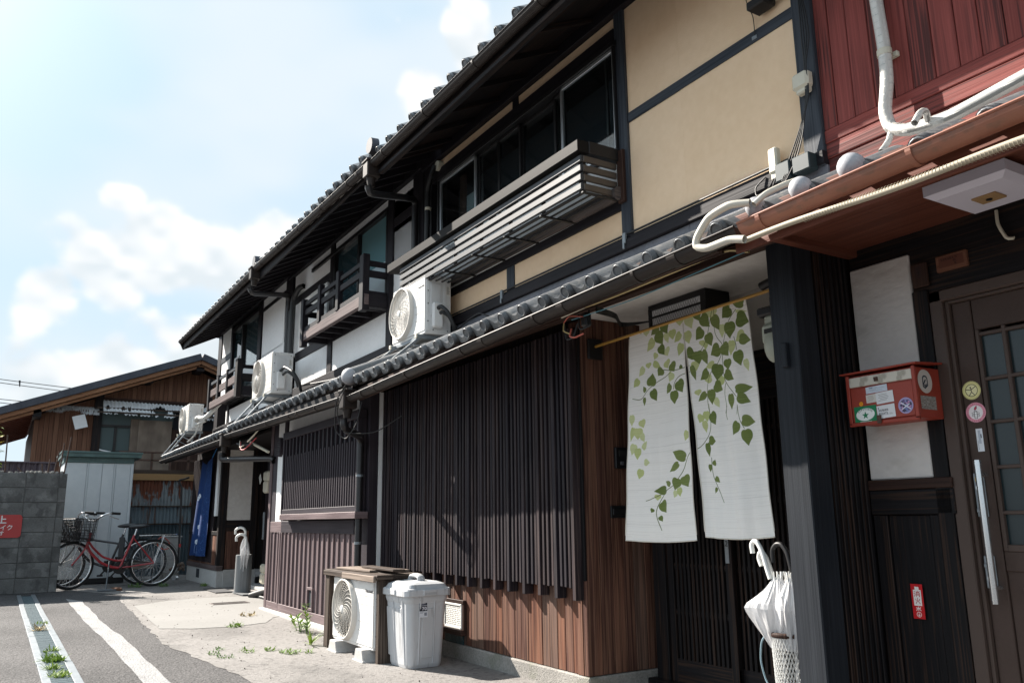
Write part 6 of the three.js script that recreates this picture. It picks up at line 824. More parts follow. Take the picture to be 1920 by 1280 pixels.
  part(t, 'kick_stand', setUV(tube([[0, R, .075], [-.005, .2, .09], [-.01, .03, .11], [-.04, .012, .13], [-.08, .012, .13]], .008, 20, 6)), M.darkMetal); part(t, 'tail_lamp', cbox(-.365, -.335, .55, .60, -.02, .02, 'y', .005), flat(.35, .02, .02, .3));
  if (o.battery) part(t, 'battery', cbox(-.04, .04, 0, .34, -.045, .045, 'y', .012), M.alu).position.set(.30, .36, 0);
  if (o.lock) part(t, 'cable_lock', setUV(tube([[-.12, .70, .09], [-.20, .64, .1], [-.22, .55, .1], [-.15, .52, .1], [-.05, .58, .1], [-.06, .68, .09]], .008, 30, 6, true)), flat(.60, .10, .06, .4));
  // wire basket
  const bk = [], Q = (u, v, f) => { const hw = mix(.15, .20, f), x0 = mix(.915, .895, f), x1 = mix(1.16, 1.24, f), y = mix(.67, .98, f) + (u > .5 ? 0 : 0); return [mix(x0, x1, u), y, mix(-hw, hw, v)]; };
  const rot = ([x, y, z]) => { const dx = x - .865; return [.865 + dx * c + z * s, y, -dx * s + z * c]; };
  const seg = (a, b, r = .0035) => bk.push(setUV(rod(rot(a), rot(b), r, r, 4)));
  for (let k = 0; k <= 8; k++) { const f = k / 8; seg(Q(0, 0, f), Q(1, 0, f)); seg(Q(0, 1, f), Q(1, 1, f)); seg(Q(0, 0, f), Q(0, 1, f)); seg(Q(1, 0, f), Q(1, 1, f)); } for (let k = 0; k <= 12; k++) { const f = k / 12; seg(Q(f, 0, 0), Q(f, 0, 1)); seg(Q(f, 1, 0), Q(f, 1, 1)); seg(Q(0, f, 0), Q(0, f, 1)); seg(Q(1, f, 0), Q(1, f, 1)); seg(Q(0, f, 0), Q(1, f, 0)); seg(Q(f, 0, 0), Q(f, 1, 0)); }
  part(t, 'basket', merge(bk), o.basket ?? M.darkMetal, STUFF); part(t, 'basket_stay', merge([setUV(rod(rot([1.0, .70, 0]), [WB, R, .05], .006)), setUV(rod(rot([.87, .80, 0]), rot([.95, .82, 0]), .008))]), M.chrome); part(t, 'head_lamp', setUV(rod([1.0, .62, .08], [1.05, .61, .08], .02, .03, 12)), M.chrome);
  return t;
}
bicycle('red framed city bicycle with a black front basket, nearest the street beside the block wall', [-17.30, 0, -2.60], -1.60, 1.28, M.redPaint, { steer: .5, lock: true, battery: false });
bicycle('black and silver city bicycle standing behind the red one', [-17.85, 0, -2.48], -1.68, 1.30, M.blackPaint, { steer: -.25, battery: true, straight: true, forkMat: M.blackPaint, carrier: M.darkMetal });
single('floor_brush', merge([setUV(rod([-16.55, .02, -1.74], [-16.95, .50, -1.80], .012, .012, 8)), cbox(-16.65, -16.45, .004, .035, -1.90, -1.60, 'z', .008)]), S3({ color: RGB(.10, .11, .12), roughness: .5 }), 'dark floor brush with a pale handle lying by the end of the block wall', 'brush');
single('brick', cbox(-16.8, -16.5, .005, .05, -2.0, -1.85, 'x', .01), M.oldplank[0], 'small brown brick lying on the ground in front of the bicycles', 'brick');
single('utility_box', merge([cbox(-19.7, -19.3, .12, .86, -3.42, -3.10, 'y', .015), cbox(-19.72, -19.28, .86, .89, -3.44, -3.08, 'y', .01)]), M.plinth, 'pale box behind the rear wheels of the bicycles', 'box'); single('support_block', cbox(-19.7, -19.3, 0, .118, -3.42, -3.10, 'x', .01), M.concrete, 'grey block under the pale box behind the bicycles', 'concrete block');
single('drink_can', setUV(rod([-18.9, .05, -3.30], [-18.82, .05, -3.24], .05, .05, 16)), M.silver, 'silver drink can lying by the concrete base of the far house', 'can'); single('garden_hose', merge([setUV(tube([[-19.25, .25, -3.5], [-19.0, .33, -3.42], [-18.9, .30, -3.35], [-19.1, .2, -3.2]], .03, 20, 6)), setUV(tube([[-19.25, .18, -3.5], [-19.0, .26, -3.42], [-18.92, .2, -3.35]], .03, 20, 6))]), flat(.16, .11, .08, .7), 'brown hose coil between the pale box and the far house', 'hose');

// ================================================================ block wall with rods and prohibition sign
{
  const t = thing('block_wall', 'weathered grey concrete block wall with rusty rods on top at the left edge', 'wall', [-17.08, 0, .5]);
  part(t, 'mortar', box(-17.17, -17.022, 0, 2.055, -.995, 2.7), flat(.10, .098, .094, .95));
  for (let r = 0; r < 8; r++) { const y0 = r * .2575 + .002; let z = -1.0, k = 0; while (z < 2.6) { const w = k === 0 ? .128 : .515; part(t, 'concrete_block', cbox(-17.18, -17.01 + (hash3(r, k, 2) - .5) * .006, y0, y0 + .250, z + .004, z + w - .004, 'z', .008), M.block[Math.floor(hash3(r, k, 9) * 3)]); z += w; k++; } }
  for (const [z, h, dz, dx] of [[-.60, .17, .02, 0], [-.68, .26, -.02, .0], [-.78, .40, -.05, .02], [-.86, .55, -.04, .0], [-.94, .66, -.06, .03], [-.02, .66, .02, .02], [-.30, .10, .1, 0]]) part(t, 'rod', setUV(rod([-17.09, 2.05, z], [-17.09 + dx, 2.06 + h, z + dz], .012, .011, 8)), M.iron);
  const rub = []; const q = rngOf(31); for (let k = 0; k < 90; k++) { const z = -.95 + q() * 2.6, s = .012 + q() * .028; const g = new THREE.IcosahedronGeometry(s, 0); g.translate(-17.09 + (q() - .5) * .12, 2.058 + s * .4, z); rub.push(setUV(g.index ? g.toNonIndexed() : g)); } part(t, 'rubble', merge(rub), M.concrete, STUFF);
  const s = thing('prohibition_sign', 'red sign with white Japanese writing on the block wall', 'sign', [-17.0, .94, .1]);
  const shp = new THREE.Shape(), a = -.365, b = .62, r = .06, y0 = .945, y1 = 1.335; shp.moveTo(-b + r, y0); shp.lineTo(-a - r, y0); shp.absarc(-a - r, y0 + r, r, -Math.PI / 2, 0); shp.lineTo(-a, y1 - r); shp.absarc(-a - r, y1 - r, r, 0, Math.PI / 2); shp.lineTo(-b + r, y1); shp.absarc(-b + r, y1 - r, r, Math.PI / 2, Math.PI); shp.lineTo(-b, y0 + r); shp.absarc(-b + r, y0 + r, r, Math.PI, Math.PI * 1.5);
  const g = new THREE.ExtrudeGeometry(shp, { depth: .004, bevelEnabled: false, curveSegments: 8 }); g.rotateY(Math.PI / 2); g.translate(-16.992, 0, 0); const gn = g.index ? g.toNonIndexed() : g; part(s, 'board', setUV(gn), flat(.41, .037, .036, .5));
  const st = [], L = (w, ...v) => { for (let i = 0; i + 3 < v.length; i += 2) { const zz = (x) => .365 * 0 - (x), A = [-16.985, v[i + 1], v[i]], Bq = [-16.985, v[i + 3], v[i + 2]]; const g2 = rod(A, Bq, w, w, 6); g2.scale(1, 1, 1); st.push(setUV(g2)); for (const e of [A, Bq]) { const sp = new THREE.SphereGeometry(w, 6, 4); sp.translate(...e); st.push(setUV(sp.toNonIndexed())); } } };
  // strokes given as (z, y) on the board; z falls to the viewer's right
  const W1 = .0105, ch = (ox, oy, k, lines, w) => { for (const l of lines) L(w, ...l.map((q2, i) => (i % 2 ? oy + q2 * k : ox - q2 * k))); };
  ch(.155, 1.19, .125, [[.02, .80, .44, .80], [.23, .95, .23, .52], [.20, .78, .02, .58], [.26, .78, .44, .60], [.52, .80, .96, .80], [.74, .95, .74, .52], [.71, .78, .54, .60], [.77, .78, .98, .58], [.18, .44, .84, .44], [.04, .28, .98, .28], [.52, .28, .52, 0], [.30, .18, .16, .02], [.72, .18, .88, .02]], .0085);
  ch(.010, 1.19, .135, [[.50, .92, .50, .06], [.50, .52, .92, .52], [.18, .58, .18, .06], [.02, .05, 1.0, .05]], W1);
  ch(.10, 1.085, .075, [[.2, .45, .3, .5]], .006);
  ch(.055, 1.075, .085, [[.34, .78, .06, .12], [.58, .78, .92, .12], [.74, .98, .82, .84], [.90, 1.0, .98, .88]], .006); ch(-.050, 1.075, .085, [[.84, .94, .40, .58, .06, .42], [.52, .62, .52, .06]], .006); ch(-.150, 1.075, .085, [[.40, .96, .06, .54], [.36, .82, .86, .82, .66, .36, .24, .06]], .006);
  ch(.115, .985, .075, [[.34, .96, .34, .28, .52, .08, .74, .12, .92, .34]], .0055); ch(.045, .985, .075, [[.10, .80, .90, .80], [.14, .56, .86, .56], [.52, .98, .52, .22, .34, .10, .22, .20, .40, .30, .66, .20, .88, .06]], .0055); ch(-.035, .985, .075, [[.06, .76, .94, .76], [.62, .98, .62, .42, .44, .36, .40, .50, .58, .52, .62, .30, .44, .04]], .0055); ch(.19, .985, .075, [[.10, .9, .14, .4, .3, .2], [.7, .8, .84, .4]], .0055);
  const flatS = merge(st), p = flatS.attributes.position; for (let i = 0; i < p.count; i++) p.setX(i, -16.987 + (p.getX(i) + 16.985) * .12); part(s, 'lettering', flatS, flat(.78, .76, .74, .5));
}

// ================================================================ metal shed
{
  const t = thing('metal_shed', 'pale metal storage shed with a dark green roof edge behind the bicycles', 'shed', [-19.3, 0, -1.65]);
  part(t, 'body', box(-20.1, -18.625, .1, 2.44, -2.26, -1.02), M.shedWhite);
  const zs = [-1.02, -1.06, -1.42, -1.455, -1.70, -1.91, -1.945, -2.22, -2.26];
  for (let i = 0; i < zs.length - 1; i++) part(t, 'panel', cbox(-18.64, -18.60 + (i % 2 ? 0 : -.008), .12, 2.36, zs[i + 1] + .004, zs[i] - .002, 'y', .003), M.shedWhite);
  part(t, 'top_rail', cbox(-20.1, -18.585, 2.36, 2.47, -2.275, -1.0, 'z', .004), M.shedGreen); part(t, 'roof', merge([cbox(-20.2, -18.50, 2.47, 2.56, -2.40, -.96, 'z', .006), cbox(-20.2, -18.485, 2.545, 2.585, -2.42, -.94, 'z', .006)]), M.shedGreen);
  part(t, 'base_frame', cbox(-20.1, -18.60, .02, .12, -2.26, -1.02, 'z', .004), M.darkMetal); part(t, 'corner_trim', cbox(-18.66, -18.592, .1, 2.36, -2.275, -2.245), M.shedWhite);
}
{ const pos = [], z0 = -.86, z1 = 2.4, n = 120; for (let i = 0; i < n; i++) { const a = mix(z0, z1, i / n), b = mix(z0, z1, (i + 1) / n), f = (z) => -18.62 + .018 * Math.sin(z * 70), P = (z, y) => [f(z), y, z]; pos.push(...P(a, 1.2), ...P(b, 1.2), ...P(b, 2.345), ...P(a, 1.2), ...P(b, 2.345), ...P(a, 2.345)); } const g = new THREE.BufferGeometry(); g.setAttribute('position', new THREE.Float32BufferAttribute(pos, 3)); g.computeVertexNormals(); single('corrugated_fence', merge([setUV(g), cbox(-18.64, -18.58, 2.33, 2.36, z0, z1, 'z', .004)]), M.corrPurple, 'low purplish corrugated fence behind the block wall', 'fence'); }

// ================================================================ old house with the gable
{
  const t = thing('old_house', 'old brown boarded house with a dark gabled roof and a torn white corrugated awning', 'house', [-25, 0, -3.5]);
  const xf = -22.5, rz = -4.06, ry = 5.29, sl = .385;
  const top = (z) => ry - Math.abs(z - rz) * sl;
  part(t, 'wall', (() => { const s = new THREE.Shape([[.5, 0], [7.6, 0], [7.6, top(-7.6) - .25], [-rz, ry - .25], [.5, top(-.5) - .25]].map(([a, b]) => new THREE.Vector2(a, b))); const g = new THREE.ExtrudeGeometry(s, { depth: 7, bevelEnabled: false }); g.rotateY(Math.PI / 2); g.translate(xf - 7.08, 0, 0); return setUV(g.index ? g.toNonIndexed() : g); })(), M.brown);
  // boards, cut to the slope
  const bd = (za, zb, y0, y1a, y1b, k) => { const s = new THREE.Shape([[-za, y0], [-zb, y0], [-zb, y1b], [-za, y1a]].map(([a, b]) => new THREE.Vector2(a, b))); const g = new THREE.ExtrudeGeometry(s, { depth: .03, bevelEnabled: false }); g.rotateY(Math.PI / 2); g.translate(xf - .04 + (hash3(k, 2, 2) - .5) * .006, 0, 0); part(t, 'board', setUV(g.index ? g.toNonIndexed() : g, 'y'), M.oldplank[k % 2]); };
  let k = 0; for (let z = -1.95; z > -7.4; z -= .105) { const za = z - .004, zb = z - .101; bd(za, zb, 4.20, top(za) - .20, top(zb) - .20, k++); } for (let z = -.5; z > -1.72; z -= .105) { const za = z - .004, zb = z - .101; bd(za, zb, 1.2, top(za) - .22, top(zb) - .22, k++); }
  part(t, 'post', cbox(xf - .1, xf + .06, 2.2, 4.36, -1.94, -1.75, 'y', .005), M.black); part(t, 'beam', cbox(xf - .05, xf + .04, 4.16, 4.22, -7.6, -1.94, 'z', .004), M.brown); part(t, 'purlin_end', cbox(xf - .1, xf + .55, 4.60, 4.78, -2.98, -2.80, 'x', .005), M.black); part(t, 'purlin_end', cbox(xf - .1, xf + .6, 4.96, 5.08, -4.16, -3.96, 'x', .005), M.black); part(t, 'purlin_end', cbox(xf - .1, xf + .6, 3.60, 3.78, -.62, -.45, 'x', .005), M.black);
  // roof: two slopes with overhang toward the street, eave underside with rafters
  const slope = (s) => { const L = s > 0 ? 5.2 : 4.0, a = Math.atan(sl), g = cbox(xf - 7, xf + .75, -.05, .12, 0, L, 'z', .01); g.rotateX(a); if (s < 0) { g.scale(1, 1, -1); const p = g.attributes.position; for (let i = 0; i < p.count; i += 3) { for (const at of ['position', 'normal', 'uv']) { const A = g.attributes[at], d = A.itemSize; for (let q = 0; q < d; q++) { const v = A.array[(i + 1) * d + q]; A.array[(i + 1) * d + q] = A.array[(i + 2) * d + q]; A.array[(i + 2) * d + q] = v; } } } g.computeVertexNormals(); } g.translate(0, ry, rz); return g; };
  part(t, 'roof', slope(1), M.roofDark); part(t, 'roof', slope(-1), M.roofDark);
  for (const [za, zb] of [[rz, .75], [rz, -7.7]]) { part(t, 'bargeboard', setUV(bar([xf + .66, top(za) - .10, za], [xf + .66, top(zb) - .10, zb], .05, .11), 'z'), M.oldbeam); part(t, 'bargeboard', setUV(bar([xf + .58, top(za) - .20, za], [xf + .58, top(zb) - .20, zb], .04, .07), 'z'), M.oldbeam); }
  for (let i = 0; i < 15; i++) { const z0 = -.5 + i * .09; part(t, 'eave_board', cbox(xf - 6.5, xf + .6, top(z0) - .14, top(z0) - .10, z0, z0 + .075, 'x', .003), M.redsoffit); } for (let i = 0; i < 14; i++) part(t, 'rafter', setUV(bar([xf + .3 - i * .45, top(-.45) - .20, -.45], [xf + .3 - i * .45, top(.8) - .20, .8], .05, .08), 'z'), M.redsoffit);
  // torn corrugated awnings
  const torn = (z0, z1, y0, y1, x0, x1, seed, holes) => { const pos = [], N = 190, K = 10, P = (i, j) => { const z = mix(z0, z1, i / N), f = j / K; return [mix(x0, x1, f) + .0, mix(y0, y1, f) + .016 * Math.sin(i * 1.25) + (z - z0) * .02, z]; }; for (let i = 0; i < N; i++) for (let j = 0; j < K; j++) { const e = fbm(i / N, .3, 30, 4, 3, seed); const cut = j > K * (.55 + e * .8); const hole = holes.some(([a, r, c]) => Math.hypot((i / N - a) / r, (j / K - c) / .42) < 1 - .25 * hash3(i, j, seed)) || (j > 3 && j < 7 && hash3(i >> 1, 3, seed) > .78); if (cut || hole) continue; pos.push(...P(i, j), ...P(i, j + 1), ...P(i + 1, j + 1), ...P(i, j), ...P(i + 1, j + 1), ...P(i + 1, j)); } const g = new THREE.BufferGeometry(); g.setAttribute('position', new THREE.Float32BufferAttribute(pos, 3)); g.computeVertexNormals(); return setUV(g); };
  part(t, 'torn_awning', torn(-1.93, -5.2, 4.16, 3.78, xf + .02, xf + .42, 140, [[.40, .05, .55], [.52, .02, .7]]), M.polycarb); part(t, 'torn_awning', torn(-.70, -1.86, 3.98, 3.78, xf + .02, xf + .22, 141, [[.5, .2, .9]]), M.polycarb); { const g = cbox(-.14, .14, 0, .32, 0, .008, 'y', .002); g.rotateZ(.3); g.rotateY(Math.PI / 2); g.translate(xf + .22, 3.42, -1.5); part(t, 'hanging_scrap', g, M.polycarb); }
  part(t, 'awning_batten', merge([cbox(xf + .2, xf + .25, 3.92, 3.96, -5.2, -1.8, 'z', .003), cbox(xf + .36, xf + .41, 3.80, 3.84, -5.2, -1.8, 'z', .003)]), M.boxwood);
  // upstairs opening: dull window, weathered panels
  const W = part(t, 'window', merge([cbox(xf - .04, xf + .01, 3.50, 3.56, -2.65, -1.93, 'z', .003), cbox(xf - .04, xf + .01, 2.86, 2.92, -2.65, -1.93, 'z', .003), cbox(xf - .04, xf + .01, 2.9, 3.52, -2.30, -2.24, 'y', .003)]), M.darkMetal); part(W, 'pane', box(xf - .05, xf - .03, 3.56, 3.95, -3.6, -1.93), M.dullPane); part(W, 'pane', box(xf - .05, xf - .03, 2.9, 3.5, -2.25, -1.94), M.dullPane); part(W, 'pane', box(xf - .055, xf - .035, 2.9, 3.5, -2.62, -2.28), M.dullPane); part(W, 'frame_shadow_board', box(xf - .09, xf - .06, 2.8, 4.1, -4.8, -1.9), M.interior);  // dark board behind the panes stands for the unlit room
  part(t, 'weathered_panel', cbox(xf - .02, xf + .05, 1.9, 3.72, -2.80, -2.60, 'y', .006), M.weatherPanel); part(t, 'weathered_panel', cbox(xf - .02, xf + .09, 1.9, 3.70, -3.56, -2.77, 'y', .006), M.weatherPanel); part(t, 'weathered_panel', cbox(xf - .02, xf + .03, 1.9, 3.5, -5.0, -3.58, 'y', .006), M.brown); part(t, 'white_scrap', setUV(tube([[xf + .03, 2.95, -1.9], [xf + .05, 2.92, -2.0], [xf + .05, 2.88, -2.2]], .02, 10, 6)), M.polycarb);
  // lower veranda: railing, mustard beam, rusted corrugated sheets
  const xv = -20.7, q = (y) => (y - 1.15) * 20.7 / 19.9 + 1.15; part(t, 'railing', merge([cbox(xv, xv + .05, q(2.68), q(2.72), -4.4, -2.2, 'z', .004), cbox(xv, xv + .05, q(2.51), q(2.55), -4.4, -2.2, 'z', .004)]), M.iron); for (const z of [-2.50, -2.90, -3.30, -3.70]) part(t, 'baluster', cbox(xv, xv + .05, q(2.28), q(2.70), z - .025, z + .025, 'y', .003), M.iron);
  part(t, 'veranda_floor', cbox(xv - 1.8, xv + .06, q(2.23), q(2.32), -4.6, -2.1, 'z', .005), M.boxwood); part(t, 'veranda_beam', cbox(xv - .1, xv + .08, q(2.09), q(2.23), -4.6, -2.3, 'z', .005), M.mustard);
  const corr = (z0, z1, y0, y1, x, name, mat) => { const n = Math.round((z0 - z1) / .013), pos = []; for (let i = 0; i < n; i++) { const a = mix(z0, z1, i / n), b = mix(z0, z1, (i + 1) / n), P = (z, y) => [x + .013 * Math.sin(z * 82), y, z]; pos.push(...P(a, y0), ...P(b, y0), ...P(b, y1), ...P(a, y0), ...P(b, y1), ...P(a, y1)); } const g = new THREE.BufferGeometry(); g.setAttribute('position', new THREE.Float32BufferAttribute(pos, 3)); g.computeVertexNormals(); const p = g.attributes.position, uv = new Float32Array(p.count * 2); for (let i = 0; i < p.count; i++) { uv[i * 2] = p.getZ(i); uv[i * 2 + 1] = p.getY(i) - y0; } g.setAttribute('uv', new THREE.BufferAttribute(uv, 2)); part(t, name, g, mat); };
  corr(-2.30, -4.4, q(1.52), q(2.09), xv + .03, 'corrugated_sheet', M.rusty); corr(-2.30, -4.4, q(1.15), q(1.53), xv + .02, 'corrugated_sheet', S3({ map: colTex(256, 256, (u, v) => { const g2 = fbm(u, v, 22, 2, 4, 142), a = sstep(.55, .75, g2) * .8; return [mix(.17, .13, a), mix(.22, .06, a), mix(.25, .035, a)]; }, [1.2, 1]), roughness: .7 })); corr(-2.30, -4.4, 0, q(1.15), xv + .01, 'corrugated_sheet', flat(.07, .10, .12, .7));
  part(t, 'sheet_rail', merge([cbox(xv + .03, xv + .07, q(1.51), q(1.54), -4.4, -2.45, 'z', .003), cbox(xv + .03, xv + .07, q(1.13), q(1.16), -4.4, -2.45, 'z', .003)]), M.boxwood); part(t, 'gate_post', cbox(xv, xv + .1, 0, q(2.2), -2.40, -2.30), M.boxwood);
}
single('drain_bend', merge([setUV(tube([[-18.98, 1.9, -3.30], [-18.98, 2.05, -3.24], [-18.98, 2.08, -3.33], [-18.98, 2.12, -3.44]], .02, 16, 8)), setUV(rod([-18.98, 1.9, -3.30], [-18.98, .3, -3.34], .022))]), M.pipe, 'dark bent drain pipe at the far corner of the row', 'pipe');
for (const [y0, y1, lab] of [[5.63, 5.45, 'upper pair of overhead wires at the left of the sky'], [5.01, 4.88, 'lower pair of overhead wires at the left of the sky']]) {
  const t = thing('power_line', lab, 'wires', [-30, y0 - 1, 0]); for (const d of [0, -.11]) part(t, 'wire', setUV(tube([[-29, y0 + .5 + d, 7], [-29.6, y0 + .14 + d, 2.2], [-30, y0 + d, .37], [-30, y1 + d * 1.2, -2.1], [-31, y1 - .3 + d, -7]], .012, 40, 5)), M.cable); if (y0 > 5.3) part(t, 'spacer', setUV(rod([-30, y0 - .0, -.15], [-30.0, y0 - .2, -.17], .03, .012)), M.cable);
}

// ================================================================ pipes and cables on the near walls
{
  const t = thing('wrapped_pipe', 'thick white taped pipe running down the red boards and along the tiles', 'pipe', [-2.2, 3.0, -3.7]);
  part(t, 'pipe', setUV(tube([[-2.33, 4.3, -3.74], [-2.309, 3.83, -3.74], [-2.291, 3.553, -3.73], [-2.290, 3.355, -3.72], [-2.312, 3.19, -3.71], [-2.285, 3.085, -3.70], [-2.207, 3.035, -3.69], [-2.11, 3.015, -3.69], [-1.962, 3.005, -3.69], [-1.639, 3.045, -3.70], [-1.2, 3.10, -3.72]], .033, 90, 12)), M.wrap); part(t, 'clamp', merge([setUV(rod([-2.291, 3.50, -3.73], [-2.291, 3.535, -3.73], .038, .038, 14)), cbox(-2.345, -2.25, 3.50, 3.53, -3.80, -3.775, 'x', .003)]), M.cream); part(t, 'tail', setUV(tube([[-2.285, 3.07, -3.70], [-2.28, 3.0, -3.66], [-2.29, 2.93, -3.6]], .016, 12, 8)), M.wrap); part(t, 'tail', setUV(tube([[-2.07, 3.02, -3.66], [-2.04, 3.035, -3.60], [-2.02, 3.0, -3.52], [-2.02, 2.93, -3.46]], .016, 16, 8)), M.wrap);
  const c = thing('conduit', 'cream corrugated conduit hose under the brick coloured gutter with a loop at its end', 'conduit', [-2.0, 2.33, -2.7]); const pts = []; for (let i = 0; i <= 24; i++) { const f = i / 24; pts.push([mix(-2.42, .6, f), mix(2.352, 2.300, f) + .006 * Math.sin(f * 20), -2.72]); } part(c, 'hose', setUV(tube(pts, .0135, 120, 8)), flat(.40, .345, .255, .6)); const rg = []; for (let i = 0; i < 90; i++) { const x = mix(-2.1, -.9, i / 90), g = new THREE.TorusGeometry(.0136, .0011, 4, 10); g.rotateY(Math.PI / 2); g.translate(x, mix(2.352, 2.300, (x + 2.42) / 3.02), -2.72); rg.push(setUV(g.toNonIndexed())); } part(c, 'hose_ridges', merge(rg), flat(.38, .33, .245, .6), STUFF);
  part(c, 'loop', setUV(tube([[-2.38, 2.515, -2.72], [-2.47, 2.525, -2.68], [-2.58, 2.50, -2.665], [-2.655, 2.43, -2.66], [-2.665, 2.385, -2.66], [-2.60, 2.36, -2.665], [-2.48, 2.365, -2.68], [-2.40, 2.345, -2.69]], .018, 60, 10)), flat(.58, .54, .46, .5)); part(c, 'riser', setUV(tube([[-2.29, 2.64, -2.95], [-2.30, 2.60, -2.86], [-2.33, 2.55, -2.77], [-2.36, 2.50, -2.72]], .014, 20, 8)), flat(.58, .54, .46, .5));
  const w = thing('eave_cable', 'thin cream and blue cables running under the brown gutter above the leaf curtain', 'cable', [-3.4, 2.4, -2.9]); part(w, 'cream_cable', setUV(tube([[-4.11, 2.40, -2.90], [-3.6, 2.395, -2.90], [-3.0, 2.41, -2.90], [-2.71, 2.415, -2.90], [-2.55, 2.36, -2.88]], .006, 40, 6)), flat(.55, .42, .20, .5)); part(w, 'blue_cable', setUV(tube([[-4.05, 2.36, -2.93], [-3.5, 2.36, -2.95], [-2.9, 2.385, -2.95], [-2.6, 2.40, -2.95]], .0035, 40, 5)), flat(.10, .28, .36, .5)); part(w, 'pipe_sleeve', setUV(rod([-4.10, 2.385, -2.89], [-3.86, 2.395, -2.89], .009)), M.cream);
  const l = thing('loose_wires', 'tangle of red, yellow and black wire ends under the gutter at the entrance corner', 'wires', [-4.0, 2.26, -2.95]); part(l, 'red_wire', merge([setUV(tube([[-4.12, 2.355, -2.92], [-4.03, 2.375, -2.9], [-3.93, 2.355, -2.93]], .004, 16, 5)), setUV(tube([[-4.04, 2.30, -2.92], [-4.03, 2.25, -2.9], [-3.98, 2.232, -2.9], [-3.93, 2.25, -2.93]], .006, 16, 5))]), flat(.50, .12, .08, .5)); part(l, 'yellow_wire', setUV(tube([[-4.12, 2.35, -2.92], [-4.11, 2.30, -2.91], [-4.06, 2.272, -2.92]], .004, 14, 5)), flat(.55, .42, .18, .5)); part(l, 'black_wire', merge([setUV(tube([[-4.13, 2.35, -2.93], [-4.11, 2.25, -2.93], [-4.04, 2.25, -2.93], [-4.0, 2.33, -2.94]], .005, 20, 5)), setUV(tube([[-3.99, 2.38, -2.94], [-3.95, 2.28, -2.92], [-3.90, 2.30, -2.95], [-3.92, 2.40, -2.97]], .006, 20, 5)), cbox(-3.99, -3.93, 2.30, 2.39, -3.0, -2.95, 'y', .012)]), M.cable);
  part(l, 'ceiling_bundle', merge([0, 1, 2, 3].map((k) => setUV(tube([[-3.95, 2.40 + k * .012, -3.05], [-4.2, 2.46 + k * .01, -3.4], [-4.5, 2.50 + k * .008, -3.7], [-4.35, 2.515, -3.82], [-4.18, 2.51, -3.82]], .006, 30, 5)))), M.cable);
  const v = thing('wall_cable', 'bundle of black cables hanging down the dark corner post beside the red boards', 'cable', [-2.82, 3.1, -3.74]); part(v, 'cables', merge([0, 1, 2, 3].map((k) => setUV(tube([[-2.80 - k * .012, 4.5, -3.75], [-2.785 + k * .012, 4.06, -3.73], [-2.78 + k * .016, 3.85, -3.72], [-2.77 + (k % 2) * .01, 3.70, -3.71], [-2.79 + k * .006, 3.5, -3.72], [-2.83 - k * .012, 3.3, -3.72], [-2.88 - k * .02, 3.16, -3.71], [-2.95 - k * .01, 3.03, -3.68]], .0045, 50, 5)))), M.cable); part(v, 'upper_coil', merge([0, 1, 2].map((k) => setUV(tube([[-2.86 + k * .02, 4.30, -3.74], [-2.80 + k * .01, 4.22 - k * .02, -3.70], [-2.74, 4.27, -3.72], [-2.79, 4.34, -3.74]], .005, 24, 5, true)))), M.cable);
  single('weather_socket', merge([cbox(-2.87, -2.755, 3.56, 3.665, -3.765, -3.70, 'y', .016), cbox(-2.855, -2.77, 3.535, 3.575, -3.765, -3.715, 'y', .01)]), M.cream, 'cream weatherproof socket box on the dark post beside the red boards', 'socket');
  single('cable_box', merge([cbox(-3.10, -3.035, 3.14, 3.30, -3.77, -3.72, 'y', .01), cbox(-3.095, -3.04, 3.10, 3.15, -3.765, -3.73, 'y', .008)]), M.cream, 'upright cream cable box at the foot of the tan plaster', 'box'); single('junction_box', cbox(-3.03, -2.925, 3.055, 3.165, -3.77, -3.69, 'y', .006), flat(.02, .035, .04, .5), 'left of two dark boxes on the sill beam below the tan plaster', 'box'); single('junction_box', cbox(-2.905, -2.785, 3.06, 3.16, -3.77, -3.69, 'y', .006), flat(.02, .035, .04, .5), 'right of two dark boxes on the sill beam beside the red boards', 'box');
  const z2 = thing('cable_loop', 'black cable loops hanging at the foot of the cream cable box', 'cable', [-3.1, 3.0, -3.7]); part(z2, 'cable', merge([setUV(tube([[-3.07, 3.12, -3.74], [-3.10, 3.04, -3.70], [-3.18, 3.03, -3.70], [-3.21, 3.10, -3.73], [-3.15, 3.15, -3.75]], .005, 30, 5)), setUV(tube([[-3.06, 3.12, -3.74], [-3.06, 3.02, -3.68], [-3.2, 2.96, -3.64], [-3.35, 2.9, -3.6]], .005, 30, 5)), setUV(tube([[-2.98, 3.06, -3.7], [-3.0, 2.98, -3.62], [-3.1, 2.93, -3.58], [-3.3, 2.90, -3.56], [-3.6, 2.94, -3.66]], .006, 30, 5))]), M.cable);
  const c2 = thing('cable_loop', 'thin black cable hanging in loops from the gutter end beside the lattice window', 'cable', [-7.6, 1.9, -2.7]); part(c2, 'cable', merge([setUV(tube([[-7.42, 2.42, -2.70], [-7.55, 2.28, -2.66], [-7.62, 2.02, -2.68], [-7.52, 1.92, -2.75], [-7.38, 2.05, -2.8], [-7.30, 2.25, -2.82]], .006, 40, 5)), setUV(tube([[-7.45, 2.40, -2.71], [-7.58, 2.2, -2.68], [-7.55, 1.99, -2.74], [-7.30, 1.97, -2.95], [-7.0, 2.1, -3.1]], .005, 40, 5))]), M.cable);
